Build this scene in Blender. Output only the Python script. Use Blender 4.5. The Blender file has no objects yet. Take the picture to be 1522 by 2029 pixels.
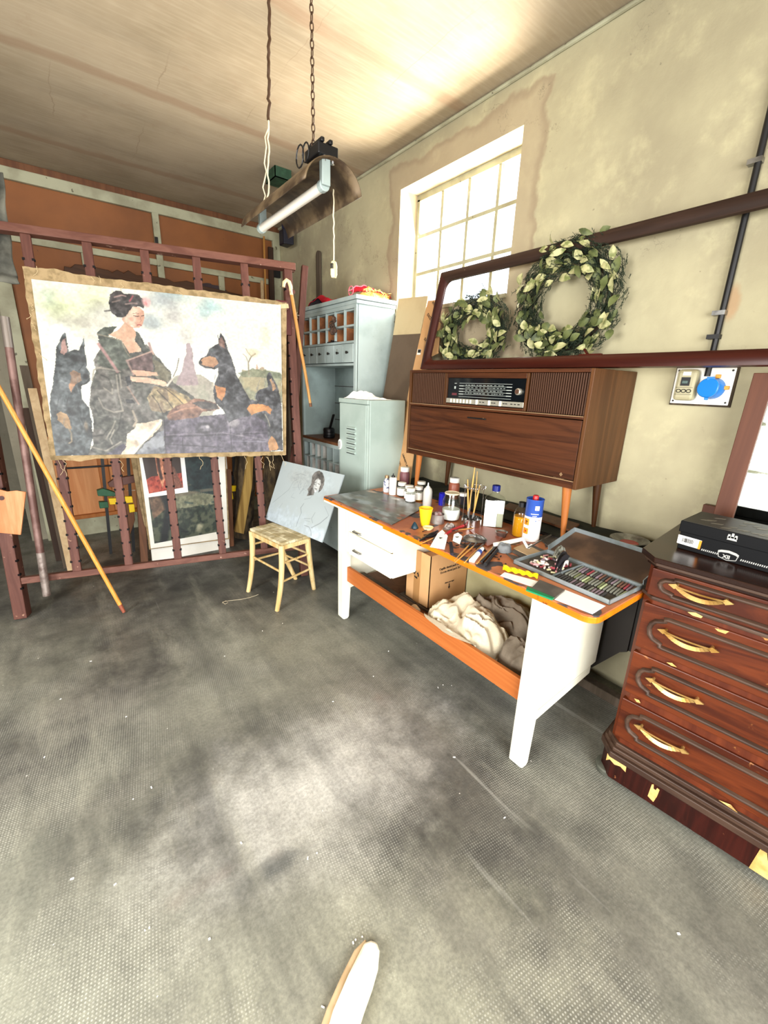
import bpy, math, random
import numpy as np
from mathutils import Vector, Matrix
random.seed(7)
C = bpy.context.scene.collection
sc = bpy.context.scene
# ------------------------------------------------------------------ camera
CAM_H = 1.45; FPX = 838.69
YAW, PITCH, ROLL = math.radians(37.332), math.radians(16.759), math.radians(1.823)
_f = Vector((math.sin(YAW)*math.cos(PITCH), math.cos(YAW)*math.cos(PITCH), -math.sin(PITCH)))
_r0 = Vector((math.cos(YAW), -math.sin(YAW), 0)); _u0 = _r0.cross(_f)
_r = _r0*math.cos(ROLL)+_u0*math.sin(ROLL); _u = -_r0*math.sin(ROLL)+_u0*math.cos(ROLL)
EYE = Vector((0, 0, CAM_H))
cd = bpy.data.cameras.new('camera'); cam = bpy.data.objects.new('camera', cd); C.objects.link(cam)
cd.sensor_fit = 'VERTICAL'; cd.sensor_height = 36; cd.lens = FPX/2029*36; cd.clip_start = .02
cam.matrix_world = Matrix(((_r.x, _u.x, -_f.x, 0), (_r.y, _u.y, -_f.y, 0), (_r.z, _u.z, -_f.z, CAM_H), (0, 0, 0, 1)))
sc.camera = cam
# ------------------------------------------------------------------ world, lights, exposure
w = bpy.data.worlds.new('world'); sc.world = w; w.use_nodes = True
bg = w.node_tree.nodes['Background']; bg.inputs[0].default_value = (.93, .97, 1, 1); bg.inputs[1].default_value = 3.0
def area(name, loc, direction, sx, sy, power, col):
    l = bpy.data.lights.new(name, 'AREA'); l.shape = 'RECTANGLE'; l.size = sx; l.size_y = sy; l.energy = power; l.color = col
    o = bpy.data.objects.new(name, l); C.objects.link(o); o.location = loc
    o.rotation_euler = Vector(direction).to_track_quat('-Z', 'Y').to_euler(); return o
area('daylight_front_door', (-.5, -2.35, 1.3), (.12, 1, -.42), 2.8, 2.3, 255, (1, .985, .96))
area('daylight_side_window', (-2.5, .55, 1.45), (1, .05, -.45), 1.5, 1.5, 180, (1, .98, .95))
area('daylight_window', (2.34, 2.2, 2.35), (-1, -.1, -.3), .95, .7, 40, (.97, .98, 1))
area('bounce_from_sunlit_ground', (2.75, 2.15, 1.75), (-1, -.1, .75), 1.0, .9, 260, (1, .84, .62))
vs = sc.view_settings
vs.view_transform = 'Standard'; vs.look = 'None'; vs.gamma = 1; vs.use_curve_mapping = False; vs.exposure = 0.25

# ------------------------------------------------------------------ pixel -> place helpers (the reference frame is 1522 x 2029)
def ray(x, y): return _f+_r*((x-761)/FPX)-_u*((y-1014.5)/FPX)
def X_(x, y, X): d = ray(x, y); return EYE+d*(X/d.x)
def Y_(x, y, Y): d = ray(x, y); return EYE+d*(Y/d.y)
def Z_(x, y, Z=0): d = ray(x, y); return EYE+d*((Z-CAM_H)/d.z)
def PL(x, y, O, N): d = ray(x, y); return EYE+d*((Vector(O)-EYE).dot(N)/d.dot(N))
def mpp(P): return (Vector(P)-EYE).dot(_f)/FPX
def hz(x, y, P):            # height above floor at the vertical through P
    d = ray(x, y); t = (P[0]*d.x+P[1]*d.y)/(d.x**2+d.y**2); return CAM_H+t*d.z

# ------------------------------------------------------------------ mesh building
class MB:
    def __init__(s): s.v = []; s.f = []; s.m = []
    def add(s, vs, fs, m=0):
        n = len(s.v); s.v += [Vector(p) for p in vs]; s.f += [tuple(i+n for i in f) for f in fs]; s.m += [m]*len(fs); return s
    def box(s, a, b, m=0):
        x0, y0, z0 = [min(p, q) for p, q in zip(a, b)]; x1, y1, z1 = [max(p, q) for p, q in zip(a, b)]
        return s.add([(x0,y0,z0),(x1,y0,z0),(x1,y1,z0),(x0,y1,z0),(x0,y0,z1),(x1,y0,z1),(x1,y1,z1),(x0,y1,z1)],
                     [(0,3,2,1),(4,5,6,7),(0,1,5,4),(1,2,6,5),(2,3,7,6),(3,0,4,7)], m)
    def obox(s, c, a, b, d, m=0):
        c, a, b, d = map(Vector, (c, a, b, d))
        vs = [c-a-b-d, c+a-b-d, c+a+b-d, c-a+b-d, c-a-b+d, c+a-b+d, c+a+b+d, c-a+b+d]
        fs = [(0,3,2,1),(4,5,6,7),(0,1,5,4),(1,2,6,5),(2,3,7,6),(3,0,4,7)]
        if a.cross(b).dot(d) < 0: fs = [t[::-1] for t in fs]
        return s.add(vs, fs, m)
    def beam(s, p, q, w, t, side=(1,0,0), m=0):
        p, q = Vector(p), Vector(q); ax = (q-p); sd = Vector(side); sd = (sd-ax*(sd.dot(ax)/ax.length_squared)).normalized()
        th = ax.cross(sd).normalized()
        return s.obox((p+q)/2, ax/2, sd*w/2, th*t/2, m)
    def tube(s, pts, r, n=8, m=0, cap=True, closed=False):
        pts = [Vector(p) for p in pts]; k = len(pts); rs = r if isinstance(r, (list, tuple)) else [r]*k
        base = len(s.v); prev = None
        for i, p in enumerate(pts):
            if closed: t = pts[(i+1) % k]-pts[i-1]
            else: t = pts[min(i+1, k-1)]-pts[max(i-1, 0)]
            t = t.normalized()
            if prev is None:
                a = t.orthogonal().normalized()
            else: a = (prev-t*prev.dot(t)); a = a.normalized() if a.length > 1e-6 else t.orthogonal().normalized()
            prev = a; b = t.cross(a)
            for j in range(n):
                q = 2*math.pi*j/n; s.v.append(p+(a*math.cos(q)+b*math.sin(q))*rs[i])
        for i in range(k if closed else k-1):
            for j in range(n):
                i2 = (i+1) % k
                s.f.append((base+i*n+j, base+i*n+(j+1) % n, base+i2*n+(j+1) % n, base+i2*n+j)); s.m.append(m)
        if cap and not closed:
            s.f.append(tuple(base+j for j in range(n))[::-1]); s.m.append(m)
            s.f.append(tuple(base+(k-1)*n+j for j in range(n))); s.m.append(m)
        return s
    def lathe(s, prof, c=(0,0,0), n=24, m=0, sx=1, sy=1, ax=None):
        c = Vector(c); base = len(s.v)
        if ax is not None:
            z = Vector(ax).normalized(); x = z.orthogonal().normalized(); y = z.cross(x)
        else: x, y, z = Vector((1,0,0)), Vector((0,1,0)), Vector((0,0,1))
        for r, h in prof:
            for j in range(n):
                q = 2*math.pi*j/n; s.v.append(c+x*(r*sx*math.cos(q))+y*(r*sy*math.sin(q))+z*h)
        for i in range(len(prof)-1):
            for j in range(n):
                s.f.append((base+i*n+j, base+i*n+(j+1) % n, base+(i+1)*n+(j+1) % n, base+(i+1)*n+j)); s.m.append(m)
        if prof[0][0] > 1e-5: s.f.append(tuple(base+j for j in range(n))[::-1]); s.m.append(m)
        if prof[-1][0] > 1e-5: s.f.append(tuple(base+(len(prof)-1)*n+j for j in range(n))); s.m.append(m)
        return s
    def prism(s, poly, d, m=0):
        poly = [Vector(p) for p in poly]; d = Vector(d); k = len(poly)
        nn = Vector((0,0,0))
        for i in range(k): nn += poly[i].cross(poly[(i+1) % k])
        if nn.dot(d) > 0: poly = poly[::-1]
        return s.add(poly+[p+d for p in poly], [tuple(range(k)), tuple(range(2*k-1, k-1, -1))]+[(i, i+k, (i+1) % k+k, (i+1) % k) for i in range(k)], m)
    def ringprism(s, outer, inner, d, m=0):   # flat frame from an outer and inner loop of equal length
        k = len(outer); o = [Vector(p) for p in outer]; i_ = [Vector(p) for p in inner]; d = Vector(d)
        vs = o+i_+[p+d for p in o]+[p+d for p in i_]; fs = []
        for a in range(k):
            b = (a+1) % k
            fs += [(a, b, k+b, k+a), (2*k+a, 3*k+a, 3*k+b, 2*k+b), (a, 2*k+a, 2*k+b, b), (k+a, k+b, 3*k+b, 3*k+a)]
        return s.add(vs, fs, m)
    def grid(s, fn, nu, nv, m=0, flip=False):
        base = len(s.v)
        for j in range(nv+1):
            for i in range(nu+1): s.v.append(Vector(fn(i/nu, j/nv)))
        for j in range(nv):
            for i in range(nu):
                a = base+j*(nu+1)+i; q = (a, a+1, a+nu+2, a+nu+1); s.f.append(q[::-1] if flip else q); s.m.append(m)
        return s
ORG = {}
def build(name, mb, mats, parent=None, smooth=None, bevel=0, org=None, recalc=False):
    if not isinstance(mats, (list, tuple)): mats = [mats]
    if parent is not None: o0 = ORG[parent.name]
    elif org is not None: o0 = Vector(org)
    else:
        xs = [p.x for p in mb.v]; ys = [p.y for p in mb.v]; zs = [p.z for p in mb.v]
        o0 = Vector(((min(xs)+max(xs))/2, (min(ys)+max(ys))/2, min(zs)))
    me = bpy.data.meshes.new(name); me.from_pydata([tuple(p-o0) for p in mb.v], [], mb.f)
    for mt in mats: me.materials.append(mt)
    me.polygons.foreach_set('material_index', mb.m)
    if recalc:
        import bmesh
        b = bmesh.new(); b.from_mesh(me); bmesh.ops.recalc_face_normals(b, faces=b.faces); b.to_mesh(me); b.free()
    if smooth is not None:
        me.polygons.foreach_set('use_smooth', [True]*len(me.polygons)); me.set_sharp_from_angle(angle=math.radians(smooth))
    me.update()
    o = bpy.data.objects.new(name, me); C.objects.link(o)
    if parent is not None: o.parent = parent
    else: o.location = o0
    ORG[o.name] = o0
    if bevel:
        b = o.modifiers.new('bevel', 'BEVEL'); b.width = bevel; b.segments = 2; b.limit_method = 'ANGLE'
    return o
def tag(o, label=None, cat=None, group=None, kind=None):
    if label: o['label'] = label
    if cat: o['category'] = cat
    if group: o['group'] = group
    if kind: o['kind'] = kind
    return o
def thing(name, label, cat, loc, group=None):
    o = bpy.data.objects.new(name, None); C.objects.link(o); o.location = loc; o.empty_display_size = .05
    ORG[o.name] = Vector(loc); return tag(o, label, cat, group)
def solo(name, label, cat, mb, mat, group=None, **k): return tag(build(name, mb, mat, **k), label, cat, group)
def struct(name, mb, mat, **k): return tag(build(name, mb, mat, **k), kind='structure')
def text(name, body, mat, size, loc, xdir, ydir, parent=None, depth=.0006, align='LEFT', bold=0, sx=1):
    cu = bpy.data.curves.new(name, 'FONT'); cu.body = body; cu.size = size; cu.extrude = depth; cu.align_x = align; cu.offset = bold; cu.resolution_u = 3
    t = bpy.data.objects.new('tmp_text', cu); C.objects.link(t)
    dg = bpy.context.evaluated_depsgraph_get(); me = bpy.data.meshes.new_from_object(t.evaluated_get(dg)); bpy.data.objects.remove(t)
    x = Vector(xdir).normalized(); y = Vector(ydir); y = (y-x*y.dot(x)).normalized(); z = x.cross(y); loc = Vector(loc)
    mb = MB(); mb.add([loc+x*v.co.x*sx+y*v.co.y+z*v.co.z for v in me.vertices], [tuple(p.vertices) for p in me.polygons])
    bpy.data.meshes.remove(me)
    return build(name, mb, mat, parent)

# ------------------------------------------------------------------ materials
def lin(c):
    if isinstance(c, str): c = [int(c[i:i+2], 16)/255 for i in (1, 3, 5)]
    return tuple((x/12.92 if x <= .04045 else ((x+.055)/1.055)**2.4) for x in c[:3])+(1,)
class NT:
    def __init__(s, name):
        s.m = bpy.data.materials.new(name); s.m.use_nodes = True; s.t = s.m.node_tree; s.N = s.t.nodes; s.p = s.N['Principled BSDF']
        s.co = s.N.new('ShaderNodeTexCoord').outputs['Object']
    def n(s, typ, **k):
        o = s.N.new(typ)
        for a, b in k.items(): setattr(o, a, b)
        return o
    def link(s, a, b): s.t.links.new(a, b)
    def map(s, scale=(1,1,1), rot=(0,0,0), loc=(0,0,0)):
        o = s.n('ShaderNodeMapping'); o.inputs['Scale'].default_value = scale; o.inputs['Rotation'].default_value = rot; o.inputs['Location'].default_value = loc
        s.link(s.co, o.inputs['Vector']); return o.outputs[0]
    def noise(s, scale, detail=4, vec=None, rough=.55, dist=0):
        o = s.n('ShaderNodeTexNoise'); o.inputs['Scale'].default_value = scale; o.inputs['Detail'].default_value = detail
        o.inputs['Roughness'].default_value = rough; o.inputs['Distortion'].default_value = dist
        s.link(vec if vec is not None else s.co, o.inputs['Vector']); return o.outputs['Fac']
    def ramp(s, fac, lo, hi, a=0, b=1):
        o = s.n('ShaderNodeMapRange'); o.inputs['From Min'].default_value = lo; o.inputs['From Max'].default_value = hi
        o.inputs['To Min'].default_value = a; o.inputs['To Max'].default_value = b; o.interpolation_type = 'SMOOTHSTEP'
        s.link(fac, o.inputs['Value']); return o.outputs[0]
    def mix(s, fac, a, b, bt='MIX'):
        o = s.n('ShaderNodeMix', data_type='RGBA', blend_type=bt)
        for v, i in ((fac, 0), (a, 6), (b, 7)):
            if hasattr(v, 'links'): s.link(v, o.inputs[i])
            else: o.inputs[i].default_value = v if i == 0 else (lin(v) if not (isinstance(v, tuple) and len(v) == 4) else v)
        return o.outputs[2]
    def math(s, op, a, b=None):
        o = s.n('ShaderNodeMath', operation=op)
        for i, v in enumerate((a, b)):
            if v is None: continue
            if hasattr(v, 'links'): s.link(v, o.inputs[i])
            else: o.inputs[i].default_value = v
        return o.outputs[0]
    def bump(s, h, strength=.3, dist=.01):
        o = s.n('ShaderNodeBump'); o.inputs['Strength'].default_value = strength; o.inputs['Distance'].default_value = dist
        s.link(h, o.inputs['Height']); s.link(o.outputs[0], s.p.inputs['Normal'])
    def col(s, c): (s.link(c, s.p.inputs['Base Color']) if hasattr(c, 'links') else s.p.inputs['Base Color'].__setattr__('default_value', lin(c)))
    def set(s, **k):
        for a, b in k.items(): s.p.inputs[a.replace('_', ' ')].default_value = b
        return s.m
def plain(name, c, rough=.6, c2=None, scale=8, metal=0, bump=0, lo=.4, hi=.65, stretch=(1,1,1), spec=.4, bscale=None, specks=None):
    t = NT(name); v = t.map(stretch)
    base = c
    if c2: base = t.mix(t.ramp(t.noise(scale, 5, v), lo, hi), c, c2)
    if specks: base = t.mix(t.ramp(t.noise(specks[1], 2, v), specks[2], specks[2]+.03), base if c2 else c, specks[0])
    t.col(base)
    if bump: t.bump(t.noise(bscale or scale*4, 4, v), bump, .004)
    t.set(Roughness=rough, Metallic=metal); t.p.inputs['Specular IOR Level'].default_value = spec
    return t.m
def wood(name, c, c2, axis=0, scale=14, rough=.5, wear=None, bump=.15, dist=1.5, lo=.35, hi=.65):
    t = NT(name); st = [1, 1, 1]; st[axis] = .07; v = t.map(tuple(st)); g = t.noise(scale, 6, v, .6, dist)
    st2 = [1, 1, 1]; st2[axis] = .03; g2 = t.noise(scale*7, 3, t.map(tuple(st2)))
    b = t.mix(t.ramp(g, lo, hi), c, c2); b = t.mix(t.ramp(g2, .35, .75, 0, .35), b, c)
    if wear: b = t.mix(t.ramp(t.noise(wear[1], 5), wear[2], wear[2]+.06), b, wear[0])
    t.col(b); t.bump(g2, bump, .002); t.set(Roughness=rough); t.p.inputs['Specular IOR Level'].default_value = .25; return t.m
def thinglass(name, tint=(1,1,1), refl=.08, rough=.02):
    m = bpy.data.materials.new(name); m.use_nodes = True; t = m.node_tree; N = t.nodes; N.remove(N['Principled BSDF'])
    tr = N.new('ShaderNodeBsdfTransparent'); tr.inputs[0].default_value = tint+(1,)
    gl = N.new('ShaderNodeBsdfGlossy'); gl.inputs['Roughness'].default_value = rough
    lw = N.new('ShaderNodeLayerWeight'); lw.inputs[0].default_value = .5
    pw = N.new('ShaderNodeMath'); pw.operation = 'POWER'; pw.inputs[1].default_value = 4; t.links.new(lw.outputs['Facing'], pw.inputs[0])
    fr = N.new('ShaderNodeMath'); fr.operation = 'MULTIPLY_ADD'; fr.inputs[1].default_value = .6; fr.inputs[2].default_value = refl*.5; t.links.new(pw.outputs[0], fr.inputs[0])
    mx = N.new('ShaderNodeMixShader'); t.links.new(fr.outputs[0], mx.inputs[0]); t.links.new(tr.outputs[0], mx.inputs[1]); t.links.new(gl.outputs[0], mx.inputs[2])
    t.links.new(mx.outputs[0], N['Material Output'].inputs[0]); return m
M = {}
def floor_mat():
    t = NT('worn_cement_floor')
    big = t.ramp(t.noise(.75, 5, t.map((1, 1, 1), loc=(3.1, 1.2, 0)), .6, .6), .38, .66)
    mid = t.ramp(t.noise(3.2, 6, None, .65), .32, .7)
    b = t.mix(mid, '#383734', '#77756c'); b = t.mix(t.math('MULTIPLY', big, .55), b, '#a3a392')
    # pale worn patch in front of the table, window sheen painted into its colour
    sx = t.n('ShaderNodeSeparateXYZ'); t.link(t.co, sx.inputs[0]); x, y = sx.outputs[0], sx.outputs[1]
    def blob(cx, cy, rx, ry, lo=.2, hi=1.0):
        dx = t.math('DIVIDE', t.math('SUBTRACT', x, cx), rx); dy = t.math('DIVIDE', t.math('SUBTRACT', y, cy), ry)
        d = t.math('SQRT', t.math('ADD', t.math('MULTIPLY', dx, dx), t.math('MULTIPLY', dy, dy)))
        d = t.math('ADD', d, t.math('MULTIPLY', t.math('SUBTRACT', t.noise(5, 7, None, .7), .5), 2.4))
        return t.ramp(d, lo, hi, 1, 0)
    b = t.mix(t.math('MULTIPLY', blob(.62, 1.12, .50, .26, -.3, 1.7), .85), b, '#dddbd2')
    b = t.mix(t.math('MULTIPLY', blob(.33, .93, .15, .05), .7), b, '#3d4143')
    b = t.mix(t.math('MULTIPLY', blob(.30, .28, .60, .42, -.2, 1.6), .65), b, '#b9b8a0')  # near floor: yellowish stain, brightened in the colour for light from behind
    b = t.mix(t.math('MULTIPLY', blob(-.50, 1.0, .50, .40, -.2, 1.5), .45), b, '#a5a795')
    b = t.mix(t.math('MULTIPLY', blob(.9, 3.1, 2.6, 1.2), .5), b, '#2f2f2d')  # far floor darkened in the colour to stand in for shade
    # rolled dimple pattern
    v = t.map((1/.0085,)*3, (0, 0, math.radians(9))); s2 = t.n('ShaderNodeSeparateXYZ'); t.link(v, s2.inputs[0])
    fx = t.math('SUBTRACT', t.math('FRACT', s2.outputs[0]), .5); fy = t.math('SUBTRACT', t.math('FRACT', s2.outputs[1]), .5)
    r = t.math('SQRT', t.math('ADD', t.math('MULTIPLY', fx, fx), t.math('MULTIPLY', fy, fy)))
    dot = t.ramp(r, .2, .34, 1, 0)
    msk = t.ramp(t.noise(1.7, 5, t.map((1, 1, 1), loc=(7, 2, 0)), .7), .42, .60)
    dm = t.math('MULTIPLY', dot, msk)
    b = t.mix(t.math('MULTIPLY', dm, .42), b, '#d9d8cc')
    stk = t.ramp(t.noise(5, 6, t.map((1, .16, 1), (0, 0, math.radians(-50))), .65), .42, .72, 0, .45); b = t.mix(stk, b, '#383835')
    stk = t.ramp(t.noise(6, 6, t.map((1, .2, 1), (0, 0, math.radians(30)), (4, 4, 0)), .65), .5, .75, 0, .4); b = t.mix(stk, b, '#b0ae9c')
    gr = t.ramp(t.noise(90, 4, None, .7), .3, .7, 0, .35); b = t.mix(gr, b, '#33332f')
    # paint flecks and scratches
    sp = t.ramp(t.noise(38, 2), .76, .79); b = t.mix(t.math('MULTIPLY', sp, .8), b, '#e4e2da')
    sc_ = t.ramp(t.noise(9, 3, t.map((1, .06, 1), (0, 0, .7))), .68, .74); b = t.mix(t.math('MULTIPLY', sc_, .35), b, '#c9c8be')
    rd = t.ramp(t.noise(2.1, 3, t.map((1, 1, 1), loc=(11, 5, 0))), .66, .75); b = t.mix(t.math('MULTIPLY', rd, .25), b, '#7a5c52')
    t.col(b); t.bump(t.math('ADD', t.math('MULTIPLY', dm, .4), t.noise(25, 5)), .35, .003)
    t.link(t.ramp(mid, 0, 1, .62, .42), t.p.inputs['Roughness']); return t.m
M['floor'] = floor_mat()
def wall_mat(name, c, c2, c3, patch=None):
    t = NT(name); b = t.mix(t.ramp(t.noise(1.1, 5, None, .6), .35, .65), c, c2)
    b = t.mix(t.ramp(t.noise(5, 6, None, .65), .5, .75, 0, .5), b, c3)
    b = t.mix(t.ramp(t.noise(30, 3), .72, .76, 0, .6), b, '#6b6350')
    if patch:   # old plaster repair around the window
        sx = t.n('ShaderNodeSeparateXYZ'); t.link(t.co, sx.inputs[0]); y, z = sx.outputs[1], sx.outputs[2]
        def bx(cy, cz, hy, hz_):
            dy = t.math('SUBTRACT', t.math('ABSOLUTE', t.math('SUBTRACT', y, cy)), hy); dz = t.math('SUBTRACT', t.math('ABSOLUTE', t.math('SUBTRACT', z, cz)), hz_)
            return t.math('MAXIMUM', dy, dz)
        nz = t.math('MULTIPLY', t.math('SUBTRACT', t.noise(3.3, 5), .5), .22)
        d = t.math('ADD', bx(2.17, 2.25, .62, .60), nz)
        ring = t.ramp(d, -.01, .012, 1, 0)
        edge = t.math('MULTIPLY', t.ramp(d, -.05, -.005), ring)
        b = t.mix(t.math('MULTIPLY', ring, .55), b, '#a08e74'); b = t.mix(t.math('MULTIPLY', edge, .45), b, '#7f6d58')
    wv = t.math('ABSOLUTE', t.math('SUBTRACT', t.noise(1.6, 6, None, .7), .5)); b = t.mix(t.math('MULTIPLY', t.ramp(wv, 0, .004, 1, 0), t.ramp(t.noise(2.2, 2), .5, .6, 0, .55)), b, '#6c6350')
    if patch:
        dy = t.math('DIVIDE', t.math('SUBTRACT', y, .63), .035); dz = t.math('DIVIDE', t.math('SUBTRACT', z, 1.79), .09)
        dd = t.math('ADD', t.math('SQRT', t.math('ADD', t.math('MULTIPLY', dy, dy), t.math('MULTIPLY', dz, dz))), t.math('MULTIPLY', t.noise(18, 4), .9))
        b = t.mix(t.math('MULTIPLY', t.ramp(dd, .9, 1.4, 1, 0), .6), b, '#a27a55')
    t.col(b); t.bump(t.noise(14, 6, None, .6), .45, .006); t.set(Roughness=.85); return t.m
M['wallR'] = wall_mat('stained_plaster', '#aca586', '#948c72', '#c4bd97', True)
M['wall'] = wall_mat('plain_plaster', '#857f6e', '#736e5e', '#98917d')
def ceil_mat():
    t = NT('smoky_ceiling'); b = t.mix(t.ramp(t.noise(.9, 5, None, .6), .35, .65), '#ab9c84', '#8f8169')
    st = t.noise(3.4, 5, t.map((.16, 1, 1), (0, 0, math.radians(-3))), .6); b = t.mix(t.ramp(st, .45, .7, 0, .35), b, '#7d7260')
    fine = t.noise(70, 4, t.map((.08, 1, 1))); b = t.mix(t.ramp(fine, .4, .7, 0, .15), b, '#c9bda6')
    sx = t.n('ShaderNodeSeparateXYZ'); t.link(t.co, sx.inputs[0])
    yy = t.math('ADD', sx.outputs[1], t.math('MULTIPLY', t.math('SUBTRACT', t.noise(2.5, 4), .5), .10))
    fr = t.math('ABSOLUTE', t.math('SUBTRACT', t.math('FRACT', t.math('DIVIDE', t.math('ADD', yy, 8.59), 1.02)), .5))
    b = t.mix(t.math('MULTIPLY', t.ramp(fr, .02, .055, 1, 0), .45), b, '#8c6d54')
    xx = t.math('ADD', sx.outputs[0], t.math('MULTIPLY', t.math('SUBTRACT', t.noise(3.5, 5), .5), .10))
    cr = t.math('ABSOLUTE', t.math('SUBTRACT', t.math('FRACT', t.math('DIVIDE', xx, .47)), .5)); b = t.mix(t.math('MULTIPLY', t.ramp(cr, 0, .009, 1, 0), t.ramp(t.noise(1.3, 3), .45, .6, 0, .45)), b, '#75624c')
    sp = t.noise(9, 6, None, .7); b = t.mix(t.ramp(sp, .55, .75, 0, .3), b, '#947b62')
    t.col(b); t.bump(t.noise(16, 5, t.map((.4, 1, 1))), .3, .005); t.set(Roughness=.85); return t.m
M['ceil'] = ceil_mat()
M['orange'] = plain('orange_hardboard', '#875229', .6, '#744523', 2, lo=.35, hi=.7, specks=('#5e3a22', 30, .72))
M['pale_frame'] = plain('pale_green_paint', '#a8a78d', .55, '#8d8a72', 4, specks=('#5f5a48', 26, .70))
M['easel'] = wood('maroon_painted_wood', '#4f2e26', '#643f35', 2, 16, .55, ('#94705c', 22, .68))
M['easelx'] = wood('maroon_painted_rail', '#59362c', '#6d483c', 0, 16, .55, ('#a78878', 20, .66))
M['black'] = plain('black_plastic', '#0d0d0f', .45)
M['blackhole'] = plain('peg_hole_black', '#0a0606', .9)
M['burlap'] = plain('raw_linen', '#a08a66', .9, '#7d6a4a', 20, bump=.5, bscale=260)
M['thread'] = plain('linen_thread', '#c9b48c', .9)
M['bamboo'] = wood('yellow_cane', '#d49a4a', '#c38338', 2, 20, .35, bump=.05)
M['cane2'] = wood('honey_cane', '#b88748', '#9a6a33', 2, 20, .35, bump=.05)
M['cane_pale'] = plain('worn_pale_cane_end', '#e2c79a', .4)
M['iron'] = plain('rusty_iron', '#5c413b', .5, '#7a5f58', 9, metal=.3, bump=.2)
M['steel'] = plain('dull_steel', '#9a9a98', .3, '#6d6c6a', 20, metal=.9)
M['chrome'] = plain('chrome', '#d0d0d0', .15, metal=1)
M['rawwood'] = wood('raw_orange_plywood', '#bf7d4c', '#cf9260', 2, 9, .5)
M['graycloth'] = plain('grey_tarpaulin', '#3c3c36', .9, '#6d6c62', 6, bump=.6, bscale=30)
M['white'] = plain('white_card', '#ece9e0', .7, '#dcd8cc', 3)
M['whitepl'] = plain('white_plastic', '#e4e4df', .4)
M['brownframe'] = wood('carved_dark_wood', '#38200f', '#4d2e18', 0, 12, .35)
M['gold'] = plain('tarnished_gilt', '#b59152', .45, '#7e5e2b', 14, metal=.3)
M['brownwood'] = wood('brown_wood', '#5b3a26', '#70492f', 2, 10, .5)
M['orangewood'] = wood('orange_varnished_wood', '#9a5b2a', '#b16d35', 2, 8, .45)
M['greyplank'] = wood('grey_weathered_plank', '#4b4135', '#62564a', 2, 10, .8)
M['darkplank'] = wood('dark_plank', '#2e2018', '#402c20', 2, 10, .7)
M['bark'] = plain('tree_bark', '#2e251b', .95, '#54452f', 22, bump=1, bscale=40, stretch=(1,1,.3))
M['heart'] = wood('split_heartwood', '#a98a4c', '#7f6232', 2, 18, .8)
M['green'] = plain('green_cast_iron', '#1f5a38', .4, '#174a2e', 10)
M['yellow'] = plain('yellow_plastic', '#f0c80a', .4)
M['clampbrown'] = plain('brown_painted_iron', '#5e3a30', .5)
M['cab'] = plain('powder_blue_paint', '#a6b4b2', .5, '#909e9c', 3, bump=.12, specks=('#6b6a5a', 24, .73))
M['cabin'] = plain('powder_blue_inner', '#9fb0ae', .6, '#84928f', 3)
M['locker'] = plain('pale_green_enamel', '#a8b8b0', .38, '#9aaba3', 3, specks=('#5d655c', 30, .76))
M['terracotta'] = plain('curved_brown_veneer', '#9a6238', .6, '#6e3f22', 9)
M['roll'] = plain('whitewashed_curved_insert', '#d8d4cc', .7, '#9f9890', 7)
M['knob'] = plain('dark_iron_knob', '#2a2723', .4, metal=.5)
M['red'] = plain('red_satin', '#b3122a', .45, '#8a0c1e', 6, bump=.3, bscale=14)
M['pink'] = plain('pink_piping', '#ee7080', .6)
M['net'] = plain('yellow_netting', '#d59a3c', .7, '#eec27a', 60, bump=.8, bscale=90)
M['darkcloth'] = plain('black_cloth', '#15131a', .9, '#2c2530', 8)
M['walnut'] = wood('walnut_veneer_along', '#311709', '#4f2b16', 1, 12, .42, lo=.35, hi=.6, dist=2.5)
M['walnutz'] = wood('walnut_veneer_side', '#442812', '#5c391d', 2, 9, .42, ('#8a6a48', 16, .70))
M['slat'] = plain('brown_grille_slat', '#4c3224', .45)
M['grilleback'] = plain('dark_grille_board', '#1c110c', .9)  # plain dark board behind the speaker slats
M['brass'] = plain('brass_trim', '#c6a27c', .3, metal=.7)
M['dial'] = plain('black_dial_glass', '#060b10', .08, spec=.6)
M['dialink'] = plain('dial_silver_ink', '#a8b0aa', .4)
M['dialred'] = plain('dial_red_ink', '#5a2a30', .5)
M['alu'] = plain('brushed_aluminium', '#b8b5a6', .35, metal=.6)
M['ivory'] = plain('ivory_key', '#e6e2d2', .35)
M['mahog'] = wood('mahogany_frame_along', '#310f09', '#471b10', 1, 10, .3, lo=.3, hi=.7)
M['darkmahog'] = wood('dusty_dark_frame', '#271810', '#3a271e', 1, 12, .6, ('#7d6a58', 30, .68))
M['mahogz'] = wood('mahogany_frame_upright', '#2f1512', '#42231f', 2, 10, .4)
M['mirrorwood'] = wood('reddish_mirror_frame', '#4f2b1b', '#5f3825', 2, 7, .5)
M['blue'] = plain('blue_plastic', '#1273c4', .35)
M['bluedk'] = plain('dark_blue_plastic', '#101c66', .35)
M['beige'] = plain('beige_bakelite', '#a39c7d', .4)
M['chest'] = wood('mahogany_chest_along', '#3a1406', '#5c280f', 1, 7, .36, ('#a06a3a', 14, .70), lo=.35, hi=.62, dist=3)
M['chestz'] = wood('mahogany_chest_upright', '#42180a', '#5f2a13', 2, 7, .42, ('#a8743f', 22, .69))
M['chesttop'] = wood('dark_polished_top', '#1d0d07', '#32190d', 1, 6, .25)
M['mould'] = wood('dusty_moulding', '#33231b', '#4d3a2e', 1, 14, .45)
M['skirt'] = wood('scratched_dark_skirting', '#200805', '#34100a', 2, 20, .3, ('#7a4a2e', 30, .68))
M['chip'] = plain('bare_wood_patch', '#cda766', .7, '#b08748', 20)
M['handle'] = plain('polished_brass', '#c9a566', .3, '#a47c3c', 12, metal=.7)
M['boxblack'] = plain('black_gloss_card', '#050608', .55, spec=.15)
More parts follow.
